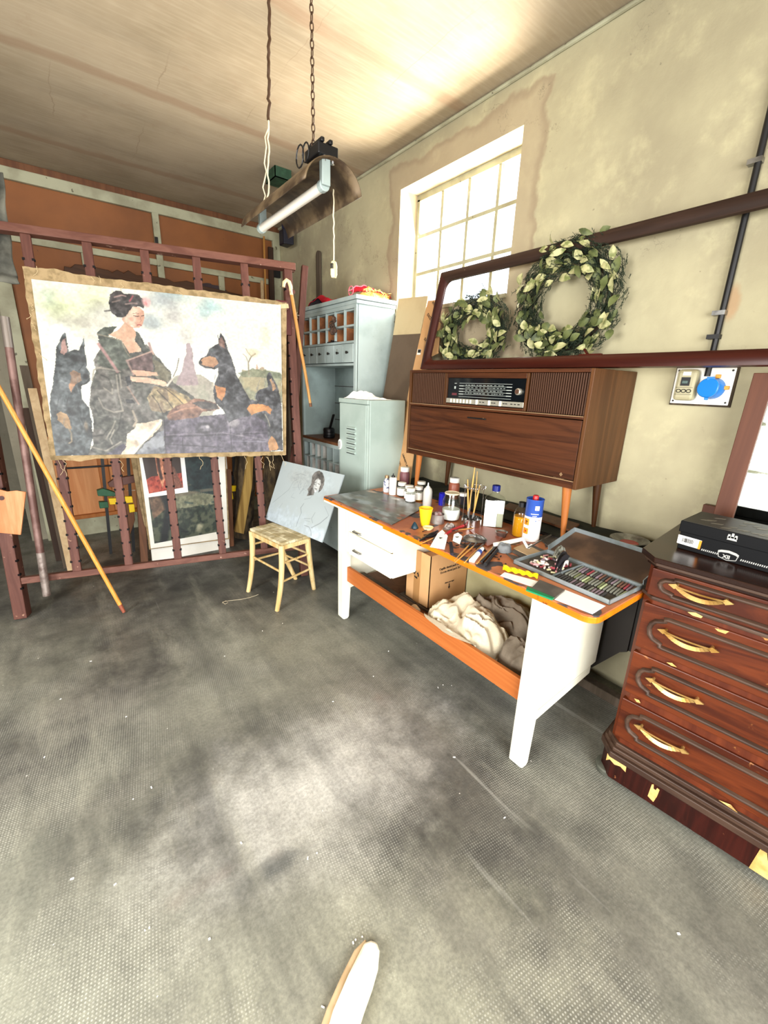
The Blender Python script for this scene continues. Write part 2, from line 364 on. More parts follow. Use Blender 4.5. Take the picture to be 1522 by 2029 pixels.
M['boxtop'] = plain('black_faded_card', '#211f18', .5, '#14120d', 5)
M['silverink'] = plain('silver_ink', '#a4a4a0', .45)
M['printgrey'] = plain('grey_ink', '#8d8676', .5)
M['ink'] = plain('black_ink', '#15120e', .7)
M['cream'] = plain('cream_enamel', '#e8e5d2', .42, '#dcd8c2', 3, specks=('#7c6a48', 28, .77))
M['tabletop'] = plain('orange_laminate', '#bb7448', .42, '#955030', 4, specks=('#3f3a3c', 9, .56))
M['edge'] = wood('bright_orange_edge', '#dc7c14', '#c4660e', 1, 14, .35, ('#7a3f14', 26, .66))
M['footboard'] = wood('orange_footboard', '#a45a28', '#ba6f38', 1, 10, .5, ('#6d3a1a', 30, .7))
M['benchcloth'] = plain('dark_green_baize', '#1d2016', .95, '#30301f', 7, bump=.4, bscale=60)
M['benchdark'] = plain('dark_bench_side', '#16110c', .7)
M['carton'] = plain('brown_corrugated_card', '#c09566', .8, '#b28657', 3)
M['tape'] = plain('brown_parcel_tape', '#9c7448', .3)
M['cloth'] = plain('unbleached_cotton', '#d8ceb4', .9, '#c4b99c', 5, bump=.5, bscale=120)
M['cloth2'] = plain('dirty_cotton', '#7d7262', .9, '#5d5345', 9, bump=.4, bscale=100)
M['paper'] = plain('white_paper', '#f8f7f3', .7)
M['straw'] = plain('worn_rush_seat', '#d9cfae', .8, '#a2936c', 14, bump=.4, bscale=80, lo=.35, hi=.6)
M['stool'] = wood('pale_yellow_stool_wood', '#bd9c62', '#d8c190', 2, 12, .5, ('#7d5f30', 34, .66))
M['lampin'] = plain('dusty_lamp_reflector', '#6d5b43', .55, '#3d2e20', 12, metal=.2)
M['lampout'] = plain('dull_reflector_back', '#8c7d5e', .5, '#6d5c40', 10)
M['tube'] = plain('fluorescent_glass', '#efe9dc', .25)
M['bobbin'] = plain('ivory_switch', '#e6d6a2', .4)
M['cord'] = plain('white_cord', '#d2c6a8', .7)
M['rustchain'] = plain('rusty_chain', '#4a3524', .6, metal=.4)
M['leafdark'] = plain('conifer_green', '#1d291a', .8, '#303c28', 30)
M['leaf'] = plain('variegated_leaf', '#5f673b', .55, '#343e22', 18)
M['leafpale'] = plain('cream_leaf', '#aeab7c', .55, '#6c7340', 40)
M['twig'] = plain('brown_twig', '#3b2c22', .9)
M['glass'] = thinglass('clear_jar_glass', (.93, .96, .94))
M['pane'] = thinglass('window_pane_glass', (.95, .97, 1))
M['gpalette'] = plain('smeared_palette', '#4e4a43', .3, '#7d7f80', 9, specks=('#6b3f3a', 7, .62))
M['mauve'] = plain('mauve_paint', '#7d5054', .4)
M['redbrown'] = plain('red_brown_paint', '#8a4a36', .4)
M['amber'] = plain('amber_liquid', '#e09a10', .2); M['amber'].node_tree.nodes['Principled BSDF'].inputs['Transmission Weight'].default_value = .35
M['cup'] = plain('yellow_paper_cup', '#f2c318', .5)
M['tin'] = plain('paint_smeared_tin', '#b9b6b2', .35, '#8d7d78', 20, metal=.5)
M['canblue'] = plain('blue_label', '#2c4d9c', .35)
M['canorange'] = plain('orange_hazard_label', '#f08a1c', .5)
M['redpl'] = plain('red_plastic', '#a81e22', .35)
M['brushwood'] = plain('brush_handle', '#c9954e', .4)
M['bristle'] = plain('dark_bristle', '#2a1d14', .9)
M['greypad'] = plain('dark_grey_pad', '#4b4640', .7, '#5f5850', 12)
M['greenedge'] = plain('green_border', '#0d7c4c', .4)
M['yell2'] = plain('yellow_cellophane', '#f2cf10', .3)
M['traygrey'] = plain('blue_grey_tin', '#8e979a', .35, '#79827f', 10, metal=.3)
M['lidin'] = plain('stained_brown_lining', '#5e4633', .8, '#3c2c20', 5, lo=.4, hi=.6)
M['stone'] = plain('grey_pumice', '#6f7274', .9, '#55585a', 30, bump=.6)
M['palebrown'] = wood('pale_plank', '#b09570', '#c4ab86', 1, 9, .7)
M['beigeboard'] = plain('beige_hardboard', '#b8a680', .7, '#ab9873', 3)
M['brownboard'] = plain('brown_hardboard', '#5a4a3a', .7, '#504132', 5)
M['stick'] = plain('bleached_wood', '#e4dcc6', .7, '#d0c4a6', 8)
# ================================================================== the setting
CEIL = 2.955; WX = 2.1; BY = 4.7
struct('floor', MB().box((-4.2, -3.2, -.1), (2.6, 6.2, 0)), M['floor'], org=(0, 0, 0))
struct('ceiling', MB().box((-2.6, -2.3, CEIL), (2.35, 6.2, CEIL+.1)), M['ceil'], org=(0, 0, 0))
wr = MB()
wr.box((WX, -2.3, 0), (WX+.25, 1.69, CEIL)); wr.box((WX, 2.68, 0), (WX+.25, 6.2, CEIL))
wr.box((WX, 1.69, 0), (WX+.25, 2.68, 1.955)); wr.box((WX, 1.69, 2.727), (WX+.25, 2.68, CEIL))
struct('wall_right', wr, M['wallR'], org=(0, 0, 0))
wb = MB(); wb.box((-.36, BY+.05, 0), (WX, BY+.2, CEIL)); wb.box((-2.6, BY+.05, 0), (-1.35, BY+.2, CEIL)); wb.box((-1.35, BY+.05, 2.2), (-.36, BY+.2, CEIL))
struct('wall_back', wb, M['wall'], org=(0, 0, 0))
wl = MB(); wl.box((-2.6, -2.3, 0), (-2.4, -.3, CEIL)); wl.box((-2.6, 1.4, 0), (-2.4, 6.2, CEIL)); wl.box((-2.6, -.3, 0), (-2.4, 1.4, .65)); wl.box((-2.6, -.3, 2.25), (-2.4, 1.4, CEIL))
struct('wall_left', wl, M['wall'], org=(0, 0, 0))
wf = MB(); wf.box((-2.6, -2.3, 0), (-1.95, -2.15, CEIL)); wf.box((.95, -2.3, 0), (WX+.25, -2.15, CEIL)); wf.box((-1.95, -2.3, 2.5), (.95, -2.15, CEIL))
struct('wall_front', wf, M['wall'], org=(0, 0, 0))
struct('wall_passage', MB().box((-2.6, 6.0, 0), (WX, 6.2, CEIL)), M['wall'], org=(0, 0, 0))
# thin moulding where the right wall meets the ceiling
struct('trim_1', MB().tube([(WX-.008, -2.1, CEIL-.012), (WX-.008, BY, CEIL-.012)], .010, 8), M['pale_frame'])
# window in the right wall: frame, muntins, twelve panes, sill
WF = 2.255
win = thing('window_1', None, None, (WF, 2.2, 1.98)); win['kind'] = 'structure'; win['label'] = 'small barred workshop window of twelve bright panes high in the right wall'
ys = [1.72, 1.957, 2.193, 2.43, 2.665]; zs = [1.99, 2.228, 2.468, 2.70]
b = MB(); b.box((WF, 1.69, 2.69), (WF+.05, 2.68, 2.727)); b.box((WF, 1.69, 1.955), (WF+.05, 2.68, 1.995)); b.box((WF, 1.69, 1.99), (WF+.05, 1.725, 2.70)); b.box((WF, 2.655, 1.99), (WF+.05, 2.68, 2.70))
build('window_frame', b, M['pale_frame'], win)
for y in ys[1:-1]: build('muntin', MB().box((WF+.005, y-.011, 1.99), (WF+.035, y+.011, 2.70)), M['pale_frame'], win)
for z in zs[1:-1]: build('muntin', MB().box((WF+.003, 1.72, z-.011), (WF+.033, 2.665, z+.011)), M['pale_frame'], win)
for i in range(4):
    for j in range(3):
        build('pane', MB().box((WF+.018, ys[i]+.008, zs[j]+.008), (WF+.022, ys[i+1]-.008, zs[j+1]-.008)), M['pane'], win)
build('window_sill', MB().box((WX-.012, 1.69, 1.935), (WF, 2.68, 1.957)), M['wallR'], win)
# side window opposite, seen only in the mirror
w2 = thing('window_2', None, None, (-2.5, .55, .65)); w2['kind'] = 'structure'; w2['label'] = 'large window in the left wall reflected in the standing mirror'
b = MB()
for y in (-.3, .25, .8, 1.36): b.box((-2.46, y, .65), (-2.42, y+.04, 2.25))
for z in (.65, 1.2, 1.75, 2.21): b.box((-2.458, -.3, z), (-2.422, 1.4, z+.04))
build('window_frame', b, M['pale_frame'], w2)
# back door: pale frame, orange panels
door = thing('door_1', None, None, (.95, BY, 0)); door['kind'] = 'structure'; door['label'] = 'tall back door of orange panels in a pale green frame'
def dpart(n, x0, z0, x1, z1, m, y=BY, t=.04): return build(n, MB().box((x0, y, z0), (x1, y+t, z1)), m, door, bevel=.004)
dpart('header', -.30, 2.905, 2.1, 2.955, M['brownwood'], BY-.02, .06)
dpart('rail', -.24, 2.825, 2.1, 2.905, M['pale_frame'], BY-.03, .07)
dpart('stile', -.245, 0, -.14, 2.83, M['pale_frame'], BY-.03, .07)
dpart('stile', .912, 2.30, .966, 2.83, M['pale_frame'], BY-.028, .06)
dpart('stile', 2.02, 0, 2.098, 2.83, M['pale_frame'], BY-.028, .06)
dpart('rail', -.14, 2.415, 2.02, 2.465, M['pale_frame'], BY-.02, .05)
dpart('stile', .345, 1.0, .385, 2.415, M['pale_frame'], BY-.02, .05)
dpart('stile', 1.45, 1.0, 1.505, 2.415, M['pale_frame'], BY-.02, .05)
for x0, x1 in ((-.14, .912), (.966, 2.02)): dpart('panel', x0, 2.465, x1, 2.825, M['orange'], BY, .02)
for x0, x1 in ((-.14, .345), (.385, .912), (.966, 1.45), (1.505, 2.02)): dpart('panel', x0, 1.0, x1, 2.415, M['orange'], BY, .02)
dpart('panel', .912, 1.0, .966, 2.30, M['orange'], BY, .02)
dpart('rail', -.14, .93, 2.02, 1.0, M['brownwood'], BY-.02, .05)
for x0, x1 in ((-.14, .22), (.30, .95), (1.03, 2.02)): dpart('panel', x0, .20, x1, .93, M['rawwood'], BY, .02)
for x0 in (.22, .95): dpart('stile', x0, .2, x0+.08, .93, M['orangewood'], BY-.015, .04)
dpart('rail', -.14, .165, 2.02, .2, M['orangewood'], BY-.035, .05)
dpart('bottom_rail', -.14, 0.0, 2.02, .165, M['pale_frame'], BY-.015, .05)
hb = MB(); p0 = Y_(72, 826, BY-.06); p1 = Y_(80, 860, BY-.06)
hb.tube([p0+Vector((0, .04, 0)), p0, p1, p1+Vector((0, .04, 0))], .008, 8); build('door_handle', hb, M['steel'], door, smooth=40)
lk = MB(); q = Y_(311, 482, BY-.04); lk.box((q.x-.012, q.y, q.z-.05), (q.x+.012, q.y+.02, q.z+.05)); build('bolt', lk, M['black'], door)
# conduit on the right wall
con = thing('electrical_conduit', 'black plastic electrical conduit clipped to the right wall', 'conduit', (WX-.02, .6, 1.4))
pa = X_(1414, 690, WX-.02); pb = X_(1524, 232, WX-.02); pb = pa+(pb-pa)*1.6; pb.y = pa.y
build('pipe', MB().tube([Vector((WX-.016, pa.y, 1.52)), Vector((WX-.016, pa.y, CEIL-.001))], .011, 10), M['black'], con, smooth=40)
for y_ in (322, 621, 668): 
    z = hz(1414+(690-y_)*.235, y_, (WX, pa.y)); build('clip', MB().box((WX-.03, pa.y-.012, z-.008), (WX, pa.y+.03, z+.008)), M['steel' if y_ != 668 else 'black'], con)

# ================================================================== the big easel
EA = Vector((-.377, 3.137, 0)); EE = Vector((1.338, 2.741, 0))-EA; EE.normalize(); EN0 = Vector((-EE.y, EE.x, 0))
LEAN = math.radians(7); EU = Vector((0, 0, 1))*math.cos(LEAN)+EN0*math.sin(LEAN); EN = EE.cross(EU)   # EN points to the room
def E(s, t, o=0): return EA+EE*s+EU*t+EN*o
def ex(x, y, o=0): p = PL(x, y, EA+EN*o, EN)-EA; return p.dot(EE), p.dot(EU)
ea = thing('frame_easel', 'large maroon wooden frame easel with seven notched uprights holding the big canvas', 'easel', E(.9, 0))
def eb(n, s0, t0, s1, t1, o0, o1, m): 
    mb = MB(); c = E((s0+s1)/2, (t0+t1)/2, (o0+o1)/2); mb.obox(c, EE*(s1-s0)/2, EU*(t1-t0)/2, EN*(o1-o0)/2); return build(n, mb, m, ea, bevel=.004)
ZB = .035
l = eb('post', -.03, 0.01, .035, 2.235, -.09, 0, M['easel']); r_ = eb('post', 1.735, 0.01, 1.79, 2.2, -.07, 0, M['easel'])
eb('bottom_rail', .035, .225, 1.735, .265, -.05, -.005, M['easelx']); eb('top_rail', -.25, 2.2, 1.815, 2.245, -.06, .004, M['easelx'])
def notches(parent, s0, s1, t0=.33, t1=2.15):
    mb = MB(); t = t0
    while t < t1:
        for s in (s0, s1): mb.obox(E(s, t, -.01), EE*.006, EU*.006, EN*.0115)
        t += .087
    tag(build('peg_notch', mb, M['blackhole'], parent), kind='stuff')
for s in (.322, .606, .898, 1.185, 1.475):
    sl = eb('slat', s-.024, .265, s+.024, 2.2, -.025, -.002, M['easel']); notches(sl, s-.022, s+.022)
notches(r_, 1.737, 1.737); notches(l, .034, .034, .2)
pp = MB(); a_ = E(1.79, 1.30, -.14); b_ = E(1.905, 2.27, -.10); pp.beam(a_, b_, .045, .04, EE); build('rear_prop', pp, M['easel'], ea, bevel=.004)
pp = MB(); pp.beam(E(1.76, 1.0, -.09), E(1.70, .0, -.62), .05, .03, EE); build('rear_leg', pp, M['easel'], ea, bevel=.004)
pg = MB(); pg.tube([E(1.775, 2.045, -.02), E(1.775, 2.045, .045)], .018, 10); build('peg', pg, M['easel'], ea, smooth=40)
pg = MB(); pg.obox(E(1.70, 1.955, .02), EE*.04, EU*.03, EN*.02); pg.obox(E(1.73, 1.86, -.0), EE*.03, EU*.09, EN*.015); build('canvas_holder', pg, plain('dark_red_block', '#4d1a18', .5), ea, bevel=.004)
wn = MB(); c = E(1.80, 1.905, .01)
for k in range(5): 
    a = 2*math.pi*k/5; wn.beam(c, c+EE*.022*math.cos(a)+EU*.022*math.sin(a), .008, .006, EN)
build('wing_nut', wn, M['chrome'], ea)

# ------------------------------------------------------------------ noise helpers and a small numpy painter for the flat pictures
RS = np.random.RandomState(3)
def vnoise(h, w_, cells, seed=0):
    rs = np.random.RandomState(seed); ch = max(2, int(cells*h/w_)+2); cw = cells+2; g = rs.rand(ch, cw)
    yy = np.linspace(0, ch-1.001, h); xx = np.linspace(0, cw-1.001, w_); yi = yy.astype(int); xi = xx.astype(int)
    fy = (yy-yi)[:, None]; fx = (xx-xi)[None]; fy = fy*fy*(3-2*fy); fx = fx*fx*(3-2*fx)
    return g[yi][:, xi]*(1-fy)*(1-fx)+g[yi][:, xi+1]*(1-fy)*fx+g[yi+1][:, xi]*fy*(1-fx)+g[yi+1][:, xi+1]*fy*fx
def fbm(h, w_, cells, seed, o=4):
    a = 0; s = 0
    for k in range(o): a = a+vnoise(h, w_, cells*2**k, seed*7+k)/2**k; s += 1/2**k
    return a/s
class Painter:
    """paints a flat picture in its own u,v; strokes are given in reference coordinates and mapped through the picture's corners"""
    def __init__(s, nw, nh, corners, bg):
        s.w, s.h = nw, nh; s.img = np.ones((nh, nw, 3))*np.array(s.c(bg)); src = np.array(corners, float); dst = np.array([(0, 1), (1, 1), (1, 0), (0, 0)], float)
        A = []; B = []
        for (x, y), (u, v) in zip(src, dst):
            A.append([x, y, 1, 0, 0, 0, -u*x, -u*y]); B.append(u); A.append([0, 0, 0, x, y, 1, -v*x, -v*y]); B.append(v)
        s.H = np.append(np.linalg.solve(np.array(A), np.array(B)), 1).reshape(3, 3)
        s.V, s.U = np.mgrid[0:nh, 0:nw]; s.U = (s.U+.5)/nw; s.V = (s.V+.5)/nh; s.asp = nw/nh
    def c(s, c): return [int(c[i:i+2], 16)/255 for i in (1, 3, 5)] if isinstance(c, str) else c
    def uv(s, pts):
        p = np.array([(x, y, 1) for x, y in pts], float)@s.H.T; return p[:, :2]/p[:, 2:]
    def mask(s, pts, jit=.004, seed=1):
        jit = jit*.55
        q = s.uv(pts); j = (fbm(s.h, s.w, 40, seed, 3)-.5)*jit*4; k = (fbm(s.h, s.w, 40, seed+50, 3)-.5)*jit*4
        U = s.U+j; V = s.V+k*s.asp; m = np.zeros((s.h, s.w), bool); n = len(q)
        for i in range(n):
            x1, y1 = q[i]; x2, y2 = q[(i+1) % n]
            if y1 == y2: continue
            c_ = ((y1 > V) != (y2 > V)) & (U < (x2-x1)*(V-y1)/(y2-y1)+x1); m ^= c_
        return m.astype(float)
    def blend(s, m, c, var=.12, seed=1, c2=None, cells=30):
        c = np.array(s.c(c)); n = fbm(s.h, s.w, cells, seed+9)[..., None]
        col = c*(1+(n-.5)*2*var*2)
        if c2 is not None: k = np.clip((fbm(s.h, s.w, cells//2+2, seed+31)-.42)*6, 0, 1)[..., None]; col = col*(1-k)+np.array(s.c(c2))*k
        m = np.clip(m, 0, 1)[..., None]; s.img = s.img*(1-m)+col*m
    def poly(s, pts, c, a=1, var=.12, seed=1, c2=None, jit=.004, cells=30): s.blend(s.mask(pts, jit, seed)*a, c, var, seed, c2, cells)
    def blob(s, cx, cy, rx, ry, c, a=1, seed=1, soft=.6, c2=None, rough=.8):
        q = s.uv([(cx, cy), (cx+rx, cy), (cx, cy+ry)]); du = np.hypot(*(q[1]-q[0])); dv = np.hypot(*(q[2]-q[0]))
        d = np.hypot((s.U-q[0][0])/du, (s.V-q[0][1])/dv)+(fbm(s.h, s.w, 14, seed+3)-.5)*rough
        s.blend(np.clip((1-d)/soft, 0, 1)*a, c, .08, seed, c2)
    def line(s, pts, wd, c, a=1, seed=1):
        q = s.uv(pts); X = s.U*s.asp; Y = s.V; q = q*np.array([s.asp, 1]); d = np.full((s.h, s.w), 9.)
        for i in range(len(q)-1):
            a0, b0 = q[i], q[i+1]; ab = b0-a0; L = ab@ab+1e-12; t = np.clip(((X-a0[0])*ab[0]+(Y-a0[1])*ab[1])/L, 0, 1)
            d = np.minimum(d, np.hypot(X-a0[0]-t*ab[0], Y-a0[1]-t*ab[1]))
        s.blend(np.clip((wd-d)/(wd*.6), 0, 1)*a, c, .08, seed)
def picture(name, pa, corner3, mat, parent, wavy=None):
    """vertex-coloured sheet: corner3 = world TL, TR, BR, BL; sits just proud of what carries it"""
    TL, TR, BR, BL = [Vector(p) for p in corner3]; nw, nh = pa.w, pa.h; o0 = ORG[parent.name]
    U = np.linspace(0, 1, nw)[None, :, None]; V = np.linspace(0, 1, nh)[:, None, None]
    tl, tr, br, bl = [np.array(p-o0) for p in (TL, TR, BR, BL)]
    P = (bl*(1-U)+br*U)*(1-V)+(tl*(1-U)+tr*U)*V
    if wavy is not None: nrm = np.array((TR-TL).cross(TL-BL).normalized()); P = P+nrm*wavy(U, V)
    idx = np.arange(nw*nh).reshape(nh, nw); F = np.stack([idx[:-1, :-1], idx[:-1, 1:], idx[1:, 1:], idx[1:, :-1]], -1).reshape(-1, 4)
    me = bpy.data.meshes.new(name); me.vertices.add(nw*nh); me.vertices.foreach_set('co', P.reshape(-1).astype(np.float32))
    me.loops.add(F.size); me.loops.foreach_set('vertex_index', F.reshape(-1).astype(np.int32)); me.polygons.add(len(F)); me.polygons.foreach_set('loop_start', (np.arange(len(F))*4).astype(np.int32))
    me.update(calc_edges=True); at = me.color_attributes.new('paint', 'FLOAT_COLOR', 'POINT')
    im = np.clip(pa.img, 0, 1); L = np.where(im <= .04045, im/12.92, ((im+.055)/1.055)**2.4); L = np.concatenate([L, np.ones((nh, nw, 1))], -1)
    at.data.foreach_set('color', L.reshape(-1).astype(np.float32)); me.materials.append(mat); me.validate()
    o = bpy.data.objects.new(name, me); C.objects.link(o); o.parent = parent; ORG[o.name] = o0; return o
def paint_mat(name, rough=.5, bump=.25, sc_=220):
    t = NT(name); a = t.n('ShaderNodeAttribute'); a.attribute_name = 'paint'; t.link(a.outputs['Color'], t.p.inputs['Base Color']); t.bump(t.noise(sc_, 3), bump, .001); t.set(Roughness=rough); return t.m
M['oil'] = paint_mat('oil_paint_film', .45); M['draw'] = paint_mat('drawing_on_board', .6, .05)

# ------------------------------------------------------------------ the big canvas
cv = thing('oil_painting', 'large unframed oil painting of a kimono-clad woman and three black dogs on the easel', 'painting', E(.99, .96, .04))
OC = .045
ctl, ctr, cbr, cbl = [E(*ex(*q, OC), OC) for q in ((62, 553), (556, 605), (561, 894), (111, 903))]
oc4 = [E(*ex(*q, OC-.004), OC-.004) for q in ((44, 530), (568, 600), (567, 902), (101, 911))]
def burl(u, v):
    a = oc4[3].lerp(oc4[2], u); b = oc4[0].lerp(oc4[1], u); p = a.lerp(b, v)
    k = .004*math.sin(u*17)+.003*math.sin(u*61+1)+.002*math.sin(u*140)+.010*max(0, math.sin(u*10.8+.6))**6
    if v > .98: p = p+EU*(k*.8+.004)
    if v < .02: p = p-EU*max(0, k*.9)+EU*.002
    if u < .02: p = p-EE*(.003*math.sin(v*31)+.002*math.sin(v*90))
    return p+EN*(.003*math.sin(u*9+v*4))
mb = MB(); mb.grid(burl, 110, 50); build('raw_linen_border', mb, M['burlap'], cv, smooth=60)
# stretcher bars behind the linen
for nm, a, b, sd in (('stretcher_bar', oc4[0].lerp(oc4[3], .03), oc4[1].lerp(oc4[2], .03), EU), ('stretcher_bar', oc4[3].lerp(oc4[0], .03), oc4[2].lerp(oc4[1], .03), EU), ('stretcher_bar', oc4[0].lerp(oc4[1], .02), oc4[3].lerp(oc4[2], .02), EE), ('stretcher_bar', oc4[1].lerp(oc4[0], .02), oc4[2].lerp(oc4[3], .02), EE)):
    build(nm, MB().beam(a-EN*.018, b-EN*.018, .045, .02, sd), M['palebrown'], cv)
st = MB(); a = E(*ex(553, 607, OC), OC-.012); b = E(*ex(572, 606, OC), OC-.012); st.beam(a, b, .028, .02, EU); build('stretcher_stub', st, M['palebrown'], cv)
th = MB(); rr = random.Random(5)
for q in [(115, 912), (124, 912), (236, 912), (395, 905), (484, 904), (520, 905), (527, 905), (541, 902), (556, 900), (530, 905), (60, 600), (58, 620), (62, 640), (78, 700), (352, 575), (180, 548), (196, 547), (72, 527), (240, 560)]:
    p = E(*ex(*q, OC+.002), OC+.002); pts = [p]; d = EU*(-1)
    for k in range(6): 
        p = p+d*rr.uniform(.008, .02)*(1 if q[1] > 880 else .5)+EE*rr.uniform(-.012, .012)+EN*rr.uniform(0, .004); pts.append(p)
    th.tube(pts, .0011, 4)
tag(build('loose_thread', th, M['thread'], cv), kind='stuff')
pa = Painter(400, 290, [(62, 553), (556, 605), (561, 894), (111, 903)], '#f2f3ea')
B = pa.blob; P_ = pa.poly; L_ = pa.line
for i, (x, y, rx, ry, c, a) in enumerate([(130, 610, 70, 45, '#dfe6c4', .9), (190, 590, 45, 35, '#e8ecca', .8), (160, 640, 60, 22, '#c9c6ba', .8), (205, 622, 40, 30, '#d9d8cf', .7), (180, 668, 40, 14, '#d6d0c4', .7), (95, 590, 25, 20, '#d3e0cf', .6),
        (320, 600, 46, 26, '#b9c0c2', .8), (300, 640, 26, 22, '#b4bdbf', .8), (345, 630, 30, 30, '#c4c2c0', .8), (350, 585, 40, 18, '#a9bcbf', .7), (365, 665, 26, 28, '#d4d2ce', .7), (415, 610, 34, 22, '#b5d0d2', .8), (400, 622, 24, 18, '#c4dadb', .7),
        (505, 628, 24, 10, '#cfe2e4', .7), (450, 640, 26, 14, '#dbe7e6', .6), (325, 575, 30, 12, '#b8c4c6', .7), (525, 670, 14, 30, '#e6e2cc', .6), (340, 690, 30, 40, '#fbfaf6', .8), (115, 655, 20, 22, '#f6f6ee', .8)]): B(x, y, rx, ry, c, a, i+1, .8)
P_([(335, 760), (345, 745), (395, 745), (420, 760), (430, 800), (410, 850), (330, 850)], '#b9b3a6', .9, .1, 3, '#a9a898', .008)
P_([(470, 760), (478, 735), (520, 733), (558, 742), (560, 800), (480, 800)], '#9fa189', .95, .12, 4, '#b7ae90', .006); P_([(470, 742), (500, 732), (556, 740), (557, 752), (480, 748)], '#6f7a63', .6, .1, 5)
P_([(368, 686), (372, 683), (377, 684), (380, 700), (384, 730), (392, 765), (348, 765), (358, 735), (366, 708)], '#a18f93', .9, .12, 6, '#b3a3a6', .005)
for pts, wd in (([(492, 745), (491, 720), (497, 708), (505, 703)], .006), ([(491, 720), (486, 708), (480, 703)], .003), ([(497, 708), (490, 700), (486, 692)], .003)): L_(pts, wd, '#93876f', .8)
B(500, 700, 16, 10, '#cfc4a4', .5, 8); P_([(505, 733), (508, 722), (511, 733), (520, 728), (523, 733)], '#c5a78f', .8)
# left dog
P_([(112, 714), (113, 690), (118, 682), (124, 664), (130, 660), (135, 690), (137, 700), (146, 694), (157, 697), (160, 688), (166, 671), (168, 690), (169, 705), (172, 716), (172, 730), (178, 742), (179, 755), (172, 764), (162, 766), (160, 775), (164, 792), (176, 808), (183, 835), (184, 865), (176, 902), (108, 904), (100, 800), (103, 775), (108, 745)], '#434a4c', 1, .3, 11, '#5f6669', .004, 46)
P_([(120, 700), (124, 676), (130, 672), (133, 698), (126, 705)], '#b8938a', .9, .1, 12); B(152, 712, 16, 10, '#27292c', .8, 13); B(165, 716, 8, 12, '#33373a', .7, 14)
P_([(139, 740), (146, 736), (160, 742), (163, 756), (150, 764), (142, 778), (137, 765), (141, 752)], '#b98f6e', .9, .12, 15, '#8a6f5a'); B(171, 747, 7, 9, '#2c2d2e', .9, 16); L_([(160, 765), (170, 762), (178, 752)], .004, '#1b1c1e', .9)
P_([(113, 822), (122, 816), (134, 822), (140, 838), (142, 852), (134, 850), (124, 840), (116, 834)], '#d9bd93', .9, .12, 17, '#b08f66'); L_([(132, 842), (142, 858), (143, 875), (138, 878)], .006, '#bda987', .7); B(171, 845, 6, 14, '#a08a70', .6, 18)
for k in range(26): x = 112+RS.rand()*60; y = 700+RS.rand()*190; L_([(x, y), (x+RS.randn()*5, y+10+RS.rand()*14)], .0035, ['#7d8688', '#23272a', '#5c6466'][k % 3], .45, k)
# woman: robe
P_([(193, 676), (200, 690), (186, 716), (190, 738), (181, 760), (178, 800), (186, 835), (184, 880), (176, 903), (345, 897), (330, 845), (345, 800), (392, 795), (365, 775), (340, 758), (337, 740), (322, 722), (305, 704), (290, 684), (268, 684)], '#55564f', 1, .24, 21, '#6f6c66', .004, 40)
P_([(192, 662), (204, 650), (232, 649), (222, 660), (214, 668), (240, 676), (252, 700), (262, 712), (268, 730), (225, 735), (192, 722), (200, 690)], '#4c5248', 1, .2, 22, '#5f665b', .003)
P_([(262, 656), (272, 660), (278, 668), (290, 690), (306, 704), (300, 712), (285, 705), (272, 690), (264, 672)], '#484c45', 1, .2, 23)
P_([(300, 712), (318, 722), (337, 742), (336, 755), (322, 760), (305, 748), (306, 730)], '#6b6a5c', 1, .2, 24, '#7f7a66')
P_([(240, 648), (247, 640), (262, 650), (268, 660), (266, 676), (278, 692), (278, 698), (256, 702), (246, 686), (240, 676), (214, 665), (232, 657)], '#e6cbb4', 1, .06, 25, '#d9b49a', .002)
P_([(254, 618), (264, 609), (276, 610), (284, 618), (285, 630), (282, 645), (275, 652), (264, 650), (254, 645), (244, 640), (240, 634)], '#e9d2c0', 1, .05, 26, '#d8b19c', .0015)
P_([(214, 600), (217, 584), (228, 577), (240, 577), (246, 583), (258, 583), (272, 585), (283, 594), (286, 606), (284, 614), (274, 609), (262, 609), (254, 618), (250, 628), (242, 632), (230, 630), (221, 622), (217, 612)], '#33302f', 1, .4, 27, '#514b4b', .003, 60)
for pts, c in (([(226, 590), (240, 586), (248, 588)], '#b39a94'), ([(248, 604), (262, 602), (270, 603)], '#a8938e'), ([(256, 598), (262, 588)], '#b26068'), ([(207, 618), (222, 616)], '#4a4644'), ([(222, 600), (236, 596)], '#8a7a74')): L_(pts, .006, c, .9)
B(289, 600, 9, 11, '#efc4c2', .95, 28, .5); B(288, 603, 4, 5, '#d79a9a', .7, 29)
for pts, wd, c in (([(264, 627), (270, 629), (274, 628)], .0035, '#5a3e3a'), ([(279, 628), (284, 627)], .003, '#5a3e3a'), ([(276, 628), (279, 638), (276, 640)], .002, '#b98a76'), ([(271, 646), (276, 645), (279, 647)], .004, '#b04a50'), ([(262, 623), (269, 622), (274, 624)], .002, '#6a5048'), ([(246, 640), (256, 650), (270, 652)], .002, '#c29a86')): L_(pts, wd, c, .9)
B(260, 634, 5, 5, '#dba795', .6, 30)
L_([(195, 684), (212, 708), (232, 738)], .012, '#b28a88', .9); L_([(294, 682), (300, 700)], .009, '#b99a94', .9); L_([(192, 664), (214, 669), (240, 677), (242, 684), (250, 700), (256, 708)], .004, '#a0957f', .8)
P_([(251, 716), (300, 700), (303, 734), (290, 742), (263, 746)], '#584644', 1, .15, 31, '#6c5654', .002); L_([(251, 716), (300, 698), (303, 704)], .006, '#c7a99b', .9); L_([(250, 716), (264, 744)], .008, '#a98f86', .9)
P_([(258, 736), (272, 736), (290, 738), (310, 740), (312, 745), (290, 748), (268, 746)], '#e2c0a8', .95, .06, 32); P_([(255, 748), (290, 750), (314, 754), (326, 758), (333, 766), (325, 768), (300, 762), (262, 758)], '#e6c9b4', 1, .06, 33)
